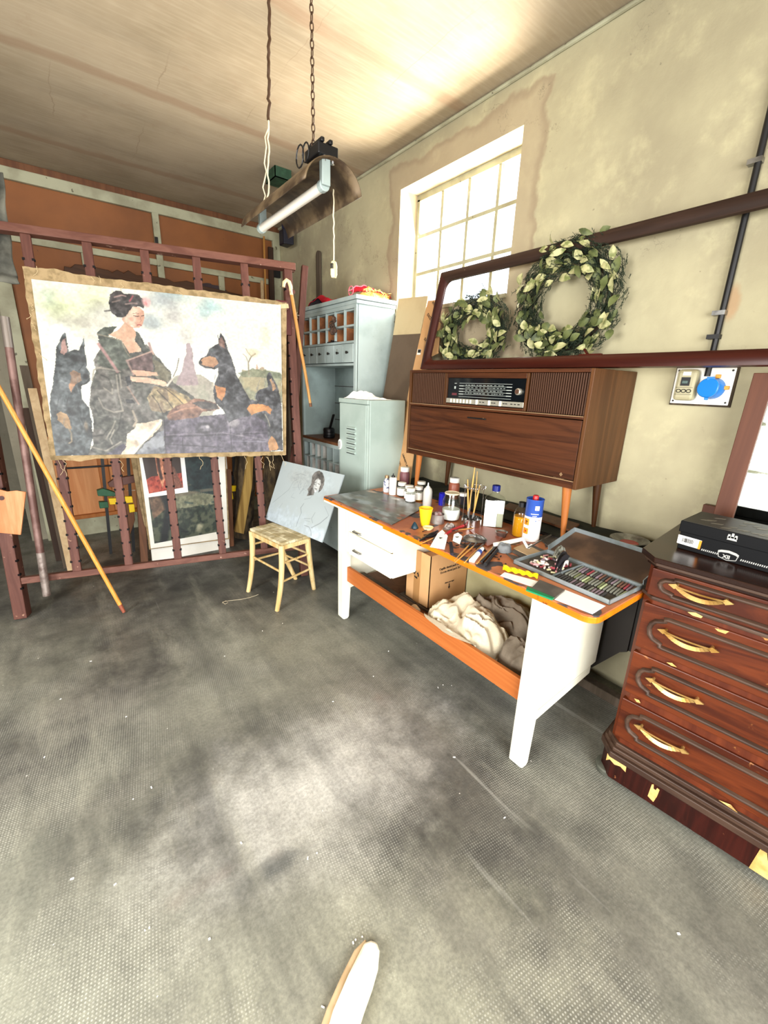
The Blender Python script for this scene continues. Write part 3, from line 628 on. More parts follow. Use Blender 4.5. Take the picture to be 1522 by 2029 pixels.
L_([(330, 766), (342, 750), (350, 732), (354, 715)], .008, '#ece6da', .95); L_([(342, 748), (349, 733), (353, 712)], .003, '#3d3a36', .9)
P_([(247, 748), (257, 746), (258, 764), (250, 768)], '#2a2c30', .9); P_([(248, 792), (262, 794), (268, 802), (250, 800)], '#1c1e20', .9); L_([(252, 768), (266, 790), (274, 802)], .006, '#b59a8c', .8)
for pts in ([(190, 730), (215, 733), (238, 738)], [(205, 770), (222, 782), (222, 765)], [(195, 790), (205, 810), (225, 818), (243, 815)], [(183, 755), (186, 735), (200, 729)], [(210, 870), (222, 850), (228, 835)], [(230, 745), (234, 780), (243, 815)], [(180, 885), (210, 893), (240, 875)], [(236, 743), (240, 770)], [(222, 880), (218, 870), (226, 852)]): L_(pts, .006, '#aaa497', .7)
for pts in ([(183, 800), (195, 825), (215, 830)], [(240, 820), (235, 850), (220, 870)], [(186, 865), (205, 862), (215, 850)], [(200, 745), (215, 752), (222, 770)], [(176, 890), (205, 902), (240, 890)]): L_(pts, .006, '#34352f', .6)
P_([(305, 768), (335, 770), (372, 788), (385, 800), (350, 812), (325, 818), (300, 815), (290, 790)], '#a39677', 1, .25, 34, '#8a7a64', .005, 60); P_([(330, 772), (355, 786), (374, 800), (352, 806), (332, 792)], '#c7b184', .8, .2, 35)
for pts in ([(310, 775), (330, 795), (345, 815)], [(325, 770), (350, 790), (365, 805)], [(300, 785), (312, 800), (322, 822)]): L_(pts, .004, '#3c352c', .8)
P_([(262, 820), (268, 840), (300, 836), (318, 830), (320, 842), (300, 865), (275, 885), (262, 903), (225, 902), (250, 880), (252, 862), (270, 845)], '#d3c6b4', 1, .16, 36, '#efe6d8', .005, 36)
L_([(318, 834), (296, 860), (262, 900)], .010, '#f4eee2', .9); L_([(262, 815), (270, 835), (264, 845)], .008, '#c9bca8', .8); P_([(212, 898), (245, 878), (250, 884), (238, 902), (220, 903)], '#4a4658', .9, .12, 37); P_([(262, 903), (300, 868), (322, 852), (326, 900)], '#6d7078', .95, .3, 38, '#a4a8ae', .005)
# trunk and drapery
P_([(322, 832), (420, 824), (520, 815), (533, 840), (536, 895), (326, 899)], '#595260', 1, .2, 41, '#6c6672', .003, 40)
for pts in ([(324, 866), (440, 862), (530, 858)], [(360, 868), (361, 885)], [(324, 832), (328, 895)], [(455, 845), (458, 897)], [(326, 880), (440, 886)]): L_(pts, .003, '#28252c', .9)
L_([(328, 862), (440, 858), (530, 872)], .003, '#a7a0a8', .6); L_([(460, 874), (525, 875)], .004, '#8f8c9c', .7)
B(403, 849, 20, 13, '#2d2a30', .9, 42, .4, rough=.2); B(404, 849, 14, 9, '#837f88', .9, 43, .5, rough=.3); B(410, 846, 5, 4, '#c9c6c8', .9, 44); B(398, 852, 5, 4, '#3a373d', .8, 45)
P_([(328, 826), (345, 806), (372, 798), (385, 790), (400, 792), (425, 800), (436, 812), (400, 818), (392, 828), (360, 832), (332, 834)], '#6b4d40', 1, .2, 46, '#94705c', .004, 50); L_([(335, 822), (360, 812), (390, 808)], .006, '#b98d74', .8); P_([(380, 800), (400, 796), (428, 803), (434, 812), (400, 812)], '#3a3734', .9)
B(462, 838, 14, 11, '#b3aeb0', .8, 47, .6)
# right dogs
P_([(392, 722), (396, 712), (408, 706), (413, 694), (424, 685), (431, 682), (430, 664), (433, 672), (436, 660), (445, 676), (449, 692), (458, 712), (468, 745), (480, 768), (494, 792), (506, 796), (505, 782), (514, 774), (530, 768), (528, 745), (534, 738), (544, 756), (552, 775), (557, 800), (560, 892), (538, 893), (530, 868), (528, 840), (505, 824), (470, 830), (452, 838), (440, 812), (425, 800), (421, 778), (424, 760), (432, 742), (430, 730), (422, 734), (406, 731), (397, 727)], '#3b3c40', 1, .3, 51, '#5a5b60', .003, 50)
P_([(394, 722), (400, 712), (412, 708), (426, 710), (432, 722), (422, 730), (405, 727)], '#ad8163', .95, .12, 52, '#c49a76', .002); B(396, 720, 4, 4, '#15161a', .9, 53, .4, rough=.2); B(419, 695, 9, 7, '#6c7476', .8, 54); P_([(434, 688), (433, 676), (437, 668), (444, 682), (446, 694)], '#9a7668', .8)
P_([(424, 764), (433, 768), (446, 770), (446, 782), (438, 796), (428, 786)], '#b87f52', .95, .15, 55, '#c99564'); P_([(488, 812), (494, 802), (512, 802), (530, 806), (537, 812), (536, 822), (524, 815), (510, 818), (498, 824)], '#d29c66', 1, .12, 56, '#b37d4e', .004); P_([(534, 752), (538, 750), (546, 772), (540, 776)], '#c9a27c', .9)
P_([(533, 893), (530, 876), (538, 864), (545, 870), (551, 888), (548, 892)], '#c99a6a', .95, .12, 57); L_([(524, 822), (530, 832), (534, 845)], .004, '#b7b39a', .8); L_([(510, 776), (504, 788), (508, 796)], .004, '#8d9692', .8); L_([(470, 745), (482, 772), (496, 794)], .003, '#a9a48f', .7)
for k in range(34): x = 425+RS.rand()*120; y = 700+RS.rand()*180; L_([(x, y), (x+RS.randn()*6, y+6+RS.rand()*12)], .0035, ['#85868c', '#1c1d20', '#5f6066'][k % 3], .4 if y > 745 or x < 460 else 0, k)
_L = pa.img.mean(-1, keepdims=True); _dk = np.clip((.72-_L)*3, 0, 1); _n = fbm(pa.h, pa.w, 70, 91, 3); _n2 = fbm(pa.w, pa.h, 40, 92, 3).T
_ridge = 1-np.abs(fbm(pa.h, pa.w, 26, 93, 3)-.5)*7
pa.img = pa.img+_dk*((_n-.5)*.30+(_n2-.5)*.22+np.clip(_ridge, 0, 1)*.10-.01)[..., None]
pa.img = np.clip(pa.img, 0, 1)**(1.18+.9*np.clip(pa.img.mean(-1, keepdims=True)-.6, 0, 1))*.79*(.90+.2*fbm(pa.h, pa.w, 120, 77, 2)[..., None])
picture('painted_surface', pa, (ctl, ctr, cbr, cbl), M['oil'], cv, lambda U, V: .0045+.003*np.sin(U*9+V*4)*1+.0012*np.sin(V*17+U*3))

# ------------------------------------------------------------------ sticks, pipe and palette at the left of the easel
def cane(name, label, pts, r, mat, cat='cane', n=12):
    return solo(name, label, cat, MB().tube(pts, r, n), mat, smooth=50, org=pts[-1])
foot = Z_(246, 1213, .006); far = PL(-40, 700, E(0, 0, .12), EN); d = (far-foot)
mc = thing('bamboo_stick', 'long yellow bamboo stick leaning from the floor across the left of the easel', 'stick', foot)
k0 = .035; build('stick', MB().tube([foot+d*k0, foot+d*.5, far+d*.1], [.0125, .0125, .0115], 12), M['bamboo'], mc, smooth=50)
build('worn_tip', MB().tube([foot, foot+d*k0], [.010, .0125], 12), M['redbrown'], mc, smooth=50)
p1 = E(*ex(93, 1180, .045), .045); p0 = E(*ex(9, 628, .045), .045); dd = p0-p1
ip = thing('iron_pipe', 'rusty maroon iron pipe propped upright in front of the easel left post', 'pipe', p1)
build('pipe', MB().tube([p1+dd*.17, p0-dd*.10], .020, 14), M['iron'], ip, smooth=50)
build('bare_end', MB().tube([p1, p1+dd*.17], .021, 14), plain('bare_pipe_end', '#8a7f78', .45, '#5f504a', 20, metal=.4), ip, smooth=50)
build('upper_end', MB().tube([p0-dd*.10, p0], .0212, 14), plain('grey_pipe_end', '#7d746c', .45, metal=.4), ip, smooth=50)
pq = [E(*ex(*q, .075), .075) for q in ((-30, 968), (0, 970), (14, 974), (32, 972), (51, 975), (46, 1018), (41, 1060), (0, 1056), (-30, 1052))]
wp = thing('wooden_board', 'orange wooden board hanging on the easel left post at the photo edge', 'board', pq[7])
build('board', MB().prism(pq, -EN*.012), wood('board_orange_grain', '#ab6233', '#cc9468', 2, 5, .5), wp, bevel=.002)
c = E(*ex(3, 987, .077), .077); build('thumb_hole', MB().lathe([(0, .0005), (.013, .0005), (.013, 0)], c, 16, ax=EN), M['mahog'], wp)
# honey cane hooked on the right post
CO = .035
cp = [E(*ex(*q, CO), CO) for q in ((616, 806), (606, 745), (592, 670), (584, 620), (578, 585), (576, 568), (573, 559), (568, 555), (563, 560), (562, 569))]
ca = thing('walking_cane', 'worn walking cane with curved handle hooked over the right post of the easel', 'cane', cp[0])
build('shaft', MB().tube(cp[:5], [.0095, .0105, .0115, .012, .012], 12), M['cane2'], ca, smooth=60)
build('crook', MB().tube(cp[4:], [.0125, .0135, .0135, .0135, .0125, .010], 12), M['cane_pale'], ca, smooth=60)
build('ferrule', MB().tube([cp[0], cp[0]+(cp[1]-cp[0])*.12], .0105, 12), M['brownwood'], ca, smooth=50)
# grey tarpaulin behind the top rail at the left edge
TO = -.12
def tarp(u, v):
    a = Vector((0, 0, 0)); TL = ex(-60, 330, TO); TR = ex(8, 345, TO); ML = ex(-60, 540, TO); MR = ex(22, 500, TO); BR_ = ex(40, 562, TO); BL_ = ex(-60, 560, TO)
    rt = [TR, ex(14, 420, TO), MR, ex(32, 545, TO), BR_]; f = v*4; i = min(int(f), 3); f -= i; r = (rt[i][0]*(1-f)+rt[i+1][0]*f, rt[i][1]*(1-f)+rt[i+1][1]*f); l_ = (TL[0]*(1-v)+BL_[0]*v, TL[1]*(1-v)+BL_[1]*v)
    s = l_[0]*(1-u)+r[0]*u; t = l_[1]*(1-u)+r[1]*u
    return E(s, t, TO+.012*math.sin(u*14+v*5)+.015*math.sin(v*19+u*3))
mb = MB(); mb.grid(tarp, 24, 40); o = solo('grey_tarpaulin', 'crumpled grey tarpaulin hanging behind the easel top rail at left', 'tarpaulin', mb, M['graycloth'], smooth=80)
o.modifiers.new('solid', 'SOLIDIFY').thickness = .006

# ------------------------------------------------------------------ things stored behind the easel
def leanbox(x0, z0, x1, z1, y0, lean, t): pass
def quadslab(name, label, cat, px, Y, mat, t=.02, group=None, parent=None, lean=0, bevel=0):
    """flat board whose front corners are given in reference pixels, on an upright plane at depth Y leaning back by lean"""
    N = Vector((0, -math.cos(lean), math.sin(lean))); O = Vector((0, Y, 0))
    pts = [PL(x, y, O, N) for x, y in px]
    mb = MB().prism(pts, -N*t)
    if parent is not None: return build(name, mb, mat, parent, bevel=bevel)
    return solo(name, label, cat, mb, mat, group=group, bevel=bevel)
LN = math.radians(6)
tag_Y = 3.66
def pq_(px, Y, lean=LN):
    N = Vector((0, -math.cos(lean), math.sin(lean))); return [PL(x, y, Vector((0, Y, 0)), N) for x, y in px]
def sheet(name, label, px, Y, mat, t=.018, lean=LN, cat='board', **k): return quadslab(name, label, cat, px, Y, mat, t, lean=lean, **k)
sheet('white_board', 'tall white panel standing on the floor behind the stacked paintings', [(262, 700), (432, 700), (455, 1085), (302, 1114)], 3.66, M['white'])
# landscape painting in front of it
lp = thing('landscape_painting', 'unframed dark green landscape painting with pale border leaning behind the easel', 'painting', pq_([(302, 1088)], 3.62)[0])
q = pq_([(250, 760), (440, 745), (455, 1068), (296, 1089)], 3.60)
NL = Vector((0, -math.cos(LN), math.sin(LN))); build('canvas', MB().prism(q, -NL*.02), M['burlap'], lp)
bor = pq_([(262, 800), (440, 780), (452, 1066), (299, 1087)], 3.597); build('pale_border', MB().prism(bor, -NL*.002), M['white'], lp)
cs = [(278, 860), (428, 850), (440, 1052), (306, 1077)]
pa2 = Painter(120, 170, cs, '#26383a'); RS = np.random.RandomState(9)
pa2.poly([(270, 1000), (330, 985), (450, 980), (450, 1060), (300, 1080)], '#3f4a3c', .8, .2, 3, '#7c8066'); pa2.img *= 1; pa2.poly([(340, 975), (430, 970), (430, 1000), (350, 1010)], '#b5b293', .7, .2, 4); pa2.poly([(360, 900), (440, 880), (440, 985), (370, 975)], '#1f3236', .9, .2, 5, '#31484a')
pa2.poly([(295, 985), (320, 975), (330, 1010), (305, 1030)], '#b07f66', .6, .2, 6); pa2.line([(325, 980), (335, 1010), (330, 1040), (325, 1070)], .05, '#1c2327', .95); pa2.line([(345, 985), (400, 975), (440, 970)], .02, '#9b8f7a', .7); pa2.blob(395, 1045, 8, 12, '#ded8b8', .8, 7)
for k in range(40): x = 285+RS.rand()*150; y = 870+RS.rand()*190; pa2.line([(x, y), (x+RS.randn()*14, y+RS.randn()*6)], .012, ['#0f1f24', '#3e5a58', '#8a8a6c', '#2b474c'][k % 4], .6, k)
pa2.img = pa2.img**1.15*.8
picture('painted_surface', pa2, [p+NL*.0015 for p in pq_(cs, 3.597)], M['oil'], lp)
# red figure study taped to it
rs_ = thing('figure_study', 'small red-brown figure study with white border taped over the landscape painting', 'painting', pq_([(290, 985)], 3.58)[0])
build('sheet', MB().prism(pq_([(255, 790), (352, 780), (373, 975), (290, 986)], 3.585), -NL*.003), M['paper'], rs_)
cs = [(262, 800), (345, 790), (363, 966), (295, 978)]
pa3 = Painter(80, 150, cs, '#35241c'); pa3.poly([(280, 960), (300, 948), (362, 940), (366, 970), (294, 980)], '#8c2f22', 1, .2, 2, '#b04a38'); pa3.poly([(300, 800), (330, 800), (343, 900), (332, 930), (322, 968), (312, 940), (306, 905), (300, 880)], '#c98866', 1, .15, 3, '#a86446'); pa3.poly([(322, 925), (345, 930), (362, 965), (330, 970)], '#6d4434', .9, .2, 4); pa3.line([(312, 905), (316, 935), (320, 950)], .03, '#2a1510', .9); pa3.blob(300, 972, 8, 6, '#c05a44', .8, 5)
picture('painted_surface', pa3, [p+NL*.002 for p in pq_(cs, 3.585)], M['oil'], rs_)
gp = thing('grey_painting', 'narrow grey-green painting on pale board at the right of the stacked pictures', 'painting', pq_([(448, 1014)], 3.7)[0])
build('board', MB().prism(pq_([(420, 800), (438, 800), (459, 1014), (444, 1019)], 3.75), -NL*.02), M['white'], gp)
build('painted_surface', MB().prism([p+NL*.002 for p in pq_([(424, 840), (434, 840), (450, 1008), (443, 1011)], 3.75)], -NL*.002), plain('grey_green_paint', '#4b5450', .5, '#7c8478', 12), gp)
sheet('burlap_roll_edge', 'frayed linen edge of a painting standing behind the landscape painting', [(255, 880), (268, 880), (292, 1010), (298, 1060), (286, 1040), (270, 970)], 3.64, M['burlap'], .012, cat='canvas')
for px, lab in (([(270, 960), (284, 960), (294, 1118), (280, 1121)], 'brown stand leg left of the white panel'), ([(449, 930), (458, 930), (464, 1084), (455, 1086)], 'brown stand leg right of the white panel')):
    sheet('stand_leg', lab, px, 3.68, M['brownwood'], .04, cat='stand')
sheet('small_white_board', 'white board standing behind the left bar clamps', [(196, 880), (262, 880), (268, 972), (216, 974)], 4.66, M['white'], .02)
sheet('pale_side_board', 'narrow white board behind the grey painting strip', [(440, 880), (452, 880), (458, 940), (448, 945)], 4.66, M['white'], .02)
sheet('rust_red_board', 'rust red board standing behind the split logs', [(440, 860), (490, 860), (482, 965), (450, 965)], 4.65, M['mahog'], .03)
# bar clamps
def clamp(name, lab, bar, heads, Y, tagpx):
    base = Y_(*bar[1], Y); base.z = .001; t = thing(name, lab, 'clamp', base, None)
    build('bar', MB().beam(Y_(*bar[0], Y), base, .022, .012), M['black'], t)
    for px, m in heads: build('jaw', MB().prism([Y_(x, y, Y-.02) for x, y in px], (0, .05, 0)), m, t, bevel=.004)
    for px in tagpx: build('yellow_pad', MB().prism([Y_(x, y, Y-.055) for x, y in px], (0, .03, 0)), M['yellow'], t, bevel=.003)
    return t
clamp('bar_clamp', 'black bar clamp with brown jaw and two yellow pads behind the easel', [(251, 870), (262, 1070)], [([(214, 958), (228, 948), (268, 942), (268, 956), (228, 966), (217, 965)], M['clampbrown']), ([(245, 985), (262, 985), (268, 1030), (258, 1060)], M['brownwood'])], 4.0, [[(247, 984), (262, 984), (264, 996), (249, 997)], [(255, 1000), (266, 999), (268, 1014), (257, 1016)]])
clamp('bar_clamp', 'short bar clamp with two green jaws and one yellow pad behind the easel', [(202, 905), (212, 1050)], [([(192, 972), (205, 968), (232, 977), (232, 984), (194, 983)], M['green']), ([(196, 995), (214, 994), (216, 1006), (198, 1008)], M['green'])], 4.05, [[(215, 988), (233, 987), (235, 999), (218, 1000)]])
clamp('bar_clamp', 'bar clamp with grey-black jaw and yellow pads beside the split logs', [(461, 860), (462, 1000)], [([(445, 942), (455, 938), (470, 948), (468, 958), (450, 960)], M['black'])], 4.0, [[(451, 964), (478, 961), (480, 972), (453, 975)], [(453, 978), (461, 976), (463, 989), (455, 991)]])
solo('clamp_screw', 'horizontal black clamp screw in front of the small white board', 'clamp', MB().tube([Y_(130, 928, 4.05), Y_(165, 926, 4.05), Y_(225, 922, 4.05)], .008, 8), M['black'], smooth=50)
# split logs
def log(name, lab, px, Y, m, n=8):
    """half round slab: flat heartwood face, bulging bark behind"""
    base = Y_(*px[2], Y); t = thing(name, lab, 'log', base)
    P0, P1, P2, P3 = [Y_(x, y, Y) for x, y in px]   # top-left, top-right, bottom-right, bottom-left
    def f(u, v): 
        p = P0.lerp(P3, v).lerp(P1.lerp(P2, v), u); rr2 = math.sin(math.pi*u); return p+Vector((0, -.055*rr2+.012*math.sin(v*23+u*8)+.008*math.sin(v*61), 0))+Vector((.006*math.sin(v*31+u*3), 0, 0))
    mb = MB().grid(f, 10, 30); mb.prism([P0, P1, P2, P3], (0, .04, 0)); build('bark', mb, m, t, smooth=70); return t
log('split_log', 'dark bark-covered log slab at the back of the split log group', [(470, 870), (492, 880), (486, 1050), (455, 1055)], 3.98, M['bark'])
lg = log('split_log', 'split log slab with yellow heartwood face leaning between easel slats', [(478, 860), (512, 860), (500, 1068), (464, 1064)], 3.80, M['bark'])
build('heartwood_face', MB().prism([Y_(x, y, 3.72) for x, y in [(494, 880), (503, 880), (500, 960), (483, 1058), (466, 1054), (484, 960)]], (0, .03, 0)), M['heart'], lg)
log('split_log', 'broad dark log slab with bark directly behind the stool', [(528, 880), (566, 890), (556, 1050), (520, 1060)], 3.55, M['bark'])
for px, Y, m, lab in (([(566, 640), (579, 645), (590, 900), (577, 905)], 3.35, M['greyplank'], 'grey weathered plank standing right of the big painting'),
                      ([(561, 645), (567, 645), (577, 905), (570, 905)], 3.42, M['darkplank'], 'thin dark plank behind the grey weathered plank')):
    b_ = [Y_(x, y, Y) for x, y in px]; top = [b_[0], b_[1]]
    mb = MB().box((min(p.x for p in b_), Y, 0), (max(b_[0].x, b_[1].x), Y+.05, b_[0].z)); solo('wooden_plank', lab, 'plank', mb, m, bevel=.003)
x0 = Y_(70, 930, 4.0).x
for i, (px, Y, m, h, lab) in enumerate((((86, 950), 4.1, M['darkplank'], 1.2, 'dark narrow board standing left behind the easel by the door handle'), ((99, 950), 3.9, M['greyplank'], 1.5, 'grey board leaning on the back door beside the dark one'), ((108, 960), 3.8, M['palebrown'], 1.35, 'pale board edge standing against the canvas left side'))):
    p = Y_(*px, Y); solo('leaning_board', lab, 'board', MB().beam((p.x, Y, 0), (p.x-.02, Y+.12, h), .05, .02), m, bevel=.002)
# carved frame hanging on the door
cf = thing('carved_frame', 'dark carved wooden picture frame with wavy crest behind the easel slats', 'picture frame', Y_(300, 800, BY-.08))
def yz(x, y, Y=BY-.08): return Y_(x, y, Y)
crest = [(125, 548), (127, 527), (140, 530), (148, 523), (180, 527), (200, 532), (215, 535), (222, 540), (232, 534), (245, 541), (254, 535), (270, 545), (300, 546), (330, 552), (345, 559), (370, 556), (400, 566), (440, 575), (480, 584), (484, 600)]
inner = [(140, 560), (485, 612)]
build('crest_rail', MB().prism([yz(*q) for q in crest]+[yz(484, 622), yz(128, 566)], (0, .05, 0)), M['brownframe'], cf, bevel=.004)
build('stile', MB().prism([yz(*q) for q in ((125, 548), (140, 550), (165, 760), (150, 760))], (0, .05, 0)), M['brownframe'], cf)
build('stile', MB().prism([yz(*q) for q in ((470, 600), (484, 600), (486, 780), (472, 780))], (0, .05, 0)), M['brownframe'], cf)
build('lower_rail', MB().prism([yz(*q) for q in ((150, 740), (486, 760), (486, 785), (152, 768))], (0, .05, 0)), M['brownframe'], cf)
gf = thing('gilt_frame', 'thin pale gilt frame leaning in front of the carved frame', 'picture frame', Y_(250, 700, BY-.10))
go = [Y_(x, y, BY-.10) for x, y in ((137, 541), (305, 567), (322, 760), (160, 745))]; gi = [Y_(x, y, BY-.10) for x, y in ((143, 546), (300, 571), (316, 754), (166, 740))]
build('frame', MB().ringprism(go, gi, (0, .02, 0)), M['gold'], gf)
solo('oval_tray', 'dark glossy oval tray lying behind the canvas top edge', 'tray', MB().lathe([(0, 0), (.17, .004), (.19, .018), (.185, .02), (.165, .01), (0, .006)], Y_(428, 596, BY-.09), 28, ax=(0.05, -.7, .5)), plain('dark_gloss_tray', '#4b4247', .15), smooth=50)
# poles in the back right corner
for px0, px1, Y, w_, m, lab in (((523, 468), (531, 760), 4.6, .018, M['cane2'], 'pale bamboo pole standing in the back corner'), ((536, 490), (543, 760), 4.62, .05, M['darkplank'], 'dark plank standing in the back corner behind the bamboo'), ((519, 556), (524, 760), 4.5, .03, M['palebrown'], 'short pale stick left of the bamboo pole')):
    a, b = Y_(*px0, Y), Y_(*px1, Y); b = a+(b-a)*((a.z-.0)/(a.z-b.z)); solo('corner_pole', lab, 'pole', MB().beam(b, a, w_, w_*.6), m, bevel=.003)
solo('black_wall_box', 'small black box fixed in the back corner behind the easel', 'box', MB().box(Y_(539, 515, BY-.06), Y_(552, 553, BY-.001)), M['black'], bevel=.004)
# loudspeaker-like dark blue box under the ceiling in the corner
cb = X_(568, 470, WX-.1); cbx = thing('corner_speaker', 'dark navy speaker box mounted high in the back corner', 'speaker', (WX-.1, cb.y, cb.z))
zt = hz(568, 457, (WX-.1, cb.y)); zb = hz(568, 487, (WX-.1, cb.y)); hy = .075
build('body', MB().prism([(WX-.155, cb.y+hy*.7, 0+zt), (WX-.155, cb.y-hy*.7, zt), (WX-.06, cb.y-hy, zt), (WX-.06, cb.y+hy, zt)], (0, 0, zb-zt)), plain('navy_box', '#0b0c1e', .4), cbx, bevel=.008)
build('bracket', MB().box((WX-.13, cb.y-.04, zt), (WX-.0, cb.y+.04, zt+.10)), plain('navy_bracket', '#1a2140', .5), cbx, bevel=.004)
pw = X_(629, 500, WX-.03)
mb = MB(); pl_ = [(WX-.035, pw.y-.035), (WX-.035, pw.y+.035)]
b_ = MB().prism([(WX-.03, pw.y+.035*math.cos(a), pw.z-.02+.035*math.sin(a)) for a in [math.pi*k/8 for k in range(9)]]+[(WX-.03, pw.y-.035, 2.05), (WX-.03, pw.y+.035, 2.05)], (.02, 0, 0))
solo('ironing_board', 'narrow round-topped wooden board leaning on the wall above the blue cabinet', 'board', b_, M['greyplank'], bevel=.003)
# ================================================================== tall blue cabinet
CX, CY0, CY1, CT = 1.755, 2.69, 3.56, 2.035
cabi = thing('pigeonhole_cabinet', 'tall powder-blue wooden cabinet with pigeonholes and small drawers against the right wall', 'cabinet', (1.93, 3.12, 0))
BXW = WX-.004
def cbx_(n, a, b, m=None, p=None, bev=.002): return build(n, MB().box(a, b), m or M['cab'], p or cabi, bevel=bev)
side = cbx_('side_panel', (CX+.012, CY0, 0), (BXW, CY0+.022, CT-.03)); cbx_('side_panel', (CX+.012, CY1-.022, 0), (BXW, CY1, CT-.03), M['cabin'])
cbx_('back_panel', (BXW-.012, CY0+.022, 0), (BXW, CY1-.022, CT-.03), M['cabin'])
for z in (1.12, 1.27, 1.42): cbx_('back_board_joint', (BXW-.016, CY0+.022, z), (BXW-.011, CY1-.022, z+.005), M['darkplank'], bev=0)
cbx_('cornice', (CX-.012, CY0-.015, CT-.028), (BXW, CY1+.01, CT)); cbx_('cornice', (CX-.002, CY0-.008, CT-.055), (BXW, CY1, CT-.030))
cbx_('frieze', (CX, CY0, 1.955), (CX+.02, CY1, CT-.055)); cbx_('top_board', (CX+.02, CY0+.022, 1.945), (BXW-.012, CY1-.022, 1.96))
cbx_('corner_post', (CX, CY0, 0), (CX+.02, CY0+.03, 1.955)); cbx_('corner_post', (CX, CY1-.03, 0), (CX+.02, CY1, 1.955))
for z0, z1 in ((1.838, 1.852), (1.728, 1.745), (1.575, 1.592)): cbx_('shelf', (CX+.002, CY0+.03, z0), (BXW-.012, CY1-.03, z1))
W6 = (CY1-CY0-.06)/6
for k in range(1, 6):
    y = CY0+.03+k*W6; cbx_('divider', (CX+.003, y-.006, 1.745), (BXW-.02, y+.006, 1.955))
def curved(y0, y1, z0, z1, x, m, parent):
    """curved veneer insert: front edge at the far side, sweeping to the back of the hole"""
    n = 8; outer = []; inner = []
    for k in range(n+1):
        a = math.pi/2*k/n; outer.append((x+.02+.20*math.sin(a)*.9, y1-(y1-y0)*.93*(1-math.cos(a)), 0))
    for k in range(n, -1, -1): px, py, _ = outer[k]; inner.append((px+.006, py+.001, 0))
    return build('curved_insert', MB().prism([(p[0], p[1], z0) for p in outer+inner], (0, 0, z1-z0)), m, parent, smooth=40)
for k in range(6):
    y0 = CY0+.03+k*W6+.008; y1 = y0+W6-.016
    curved(y0, y1, 1.853, 1.944, CX, M['terracotta'], cabi); curved(y0, y1, 1.746, 1.836, CX, M['terracotta'], cabi)
for k in range(6):
    y0 = CY0+.03+k*W6; d = cbx_('drawer', (CX-.004, y0+.003, 1.597), (CX+.02, y0+W6-.003, 1.724)); 
    build('knob', MB().lathe([(.004, 0), (.004, .008), (.010, .013), (.010, .019), (.004, .022)], (CX-.004, y0+W6/2, 1.665), 14, ax=(-1, 0, 0)), M['knob'], d, smooth=40)
cbx_('counter', (CX-.01, CY0+.022, .965), (BXW-.012, CY1-.022, .99), M['brownwood']); cbx_('counter_edge', (CX-.012, CY0+.022, .94), (CX+.01, CY1-.022, .968))
for k in range(0, 9):
    y = CY0+.03+k*(CY1-CY0-.06)/8; cbx_('divider', (CX+.003, y-.005, .55), (BXW-.02, y+.005, .945), M['cab'])
for z in (.55, .685, .815): cbx_('shelf', (CX+.002, CY0+.03, z-.006), (BXW-.012, CY1-.03, z+.006))
W8 = (CY1-CY0-.06)/8
for k in range(8):
    for z0, z1 in ((.824, .938), (.694, .806), (.56, .676)):
        if k in (4, 5, 6) or z0 < .8: curved(CY0+.03+k*W8+.007, CY0+.03+(k+1)*W8-.007, z0, z1, CX, M['roll'], cabi)
cbx_('lower_front', (CX, CY0+.03, .06), (CX+.02, CY1-.03, .545))
# cloths on top
def lump(fn, nu, nv, name, label, cat, mat, group=None, seed=0, parent=None, thick=0):
    mb = MB().grid(fn, nu, nv)
    if parent is not None: return build(name, mb, mat, parent, smooth=80)
    return solo(name, label, cat, mb, mat, smooth=80)
from mathutils import noise as mn
def heap(cx, cy, rx, ry, z0, h, seed, freq=9, amp=.4, sq=2.4, ridged=True, floorz=None):
    def f(u, v):
        a = 2*math.pi*u; r = v**.8; x = cx+rx*r*math.cos(a); y = cy+ry*r*math.sin(a)
        n1 = mn.noise(Vector((x*freq, y*freq, seed))); n2 = mn.noise(Vector((x*freq*2.3, y*freq*2.3, seed+5)))
        n3 = 1-abs(mn.noise(Vector((x*freq*1.3+seed, y*freq*1.3, 2))))*2
        s = (1-r**sq); z = z0+h*s*(1+amp*n1+.18*amp*n2)+(.025 if ridged else 0)*n3*s**.4*(h/.12)
        wob = 1+.12*mn.noise(Vector((math.cos(a)*2, math.sin(a)*2, seed+9)))
        if r > .93: z = max(z, z0)*.0+z0+.001
        return (cx+(x-cx)*wob, cy+(y-cy)*wob, max(z, z0+.0005))
    return f
rc = thing('red_satin_bag', 'red satin bag with dark opening lying on the blue cabinet left end', 'bag', (1.87, 3.36, CT))
def redsheet(u, v):
    y = 3.50-u*.42; x = 1.79+v*.22
    z = CT+.012+.075*math.sin(math.pi*min(1, u*1.25))**.8*(1-.55*v)*(1 if u < .8 else .6)+.010*math.sin(u*17+v*6)+.008*math.sin(v*13+u*9)
    if v < .12: z -= .03*(.12-v)/.12
    return (x, y, max(z, CT+.006))
o = build('satin_sheet', MB().grid(redsheet, 30, 14), M['red'], rc, smooth=80); o.modifiers.new('solid', 'SOLIDIFY').thickness = .004
build('dark_lining', MB().grid(heap(1.83, 3.40, .055, .12, CT+.001, .055, 3), 32, 10), M['darkcloth'], rc, smooth=80)
def band(u, v): return (1.80+.10*v+.01*math.sin(u*20), 3.10-.26*u, CT+.004+.025*math.sin(math.pi*v)*(.6+.4*math.sin(u*9))+.008*u)
build('trailing_cloth', MB().grid(band, 20, 8), M['red'], rc, smooth=80)
rp = thing('red_bag', 'red bag with pink piping and yellow netting on the blue cabinet right end', 'bag', (1.93, 2.77, CT))
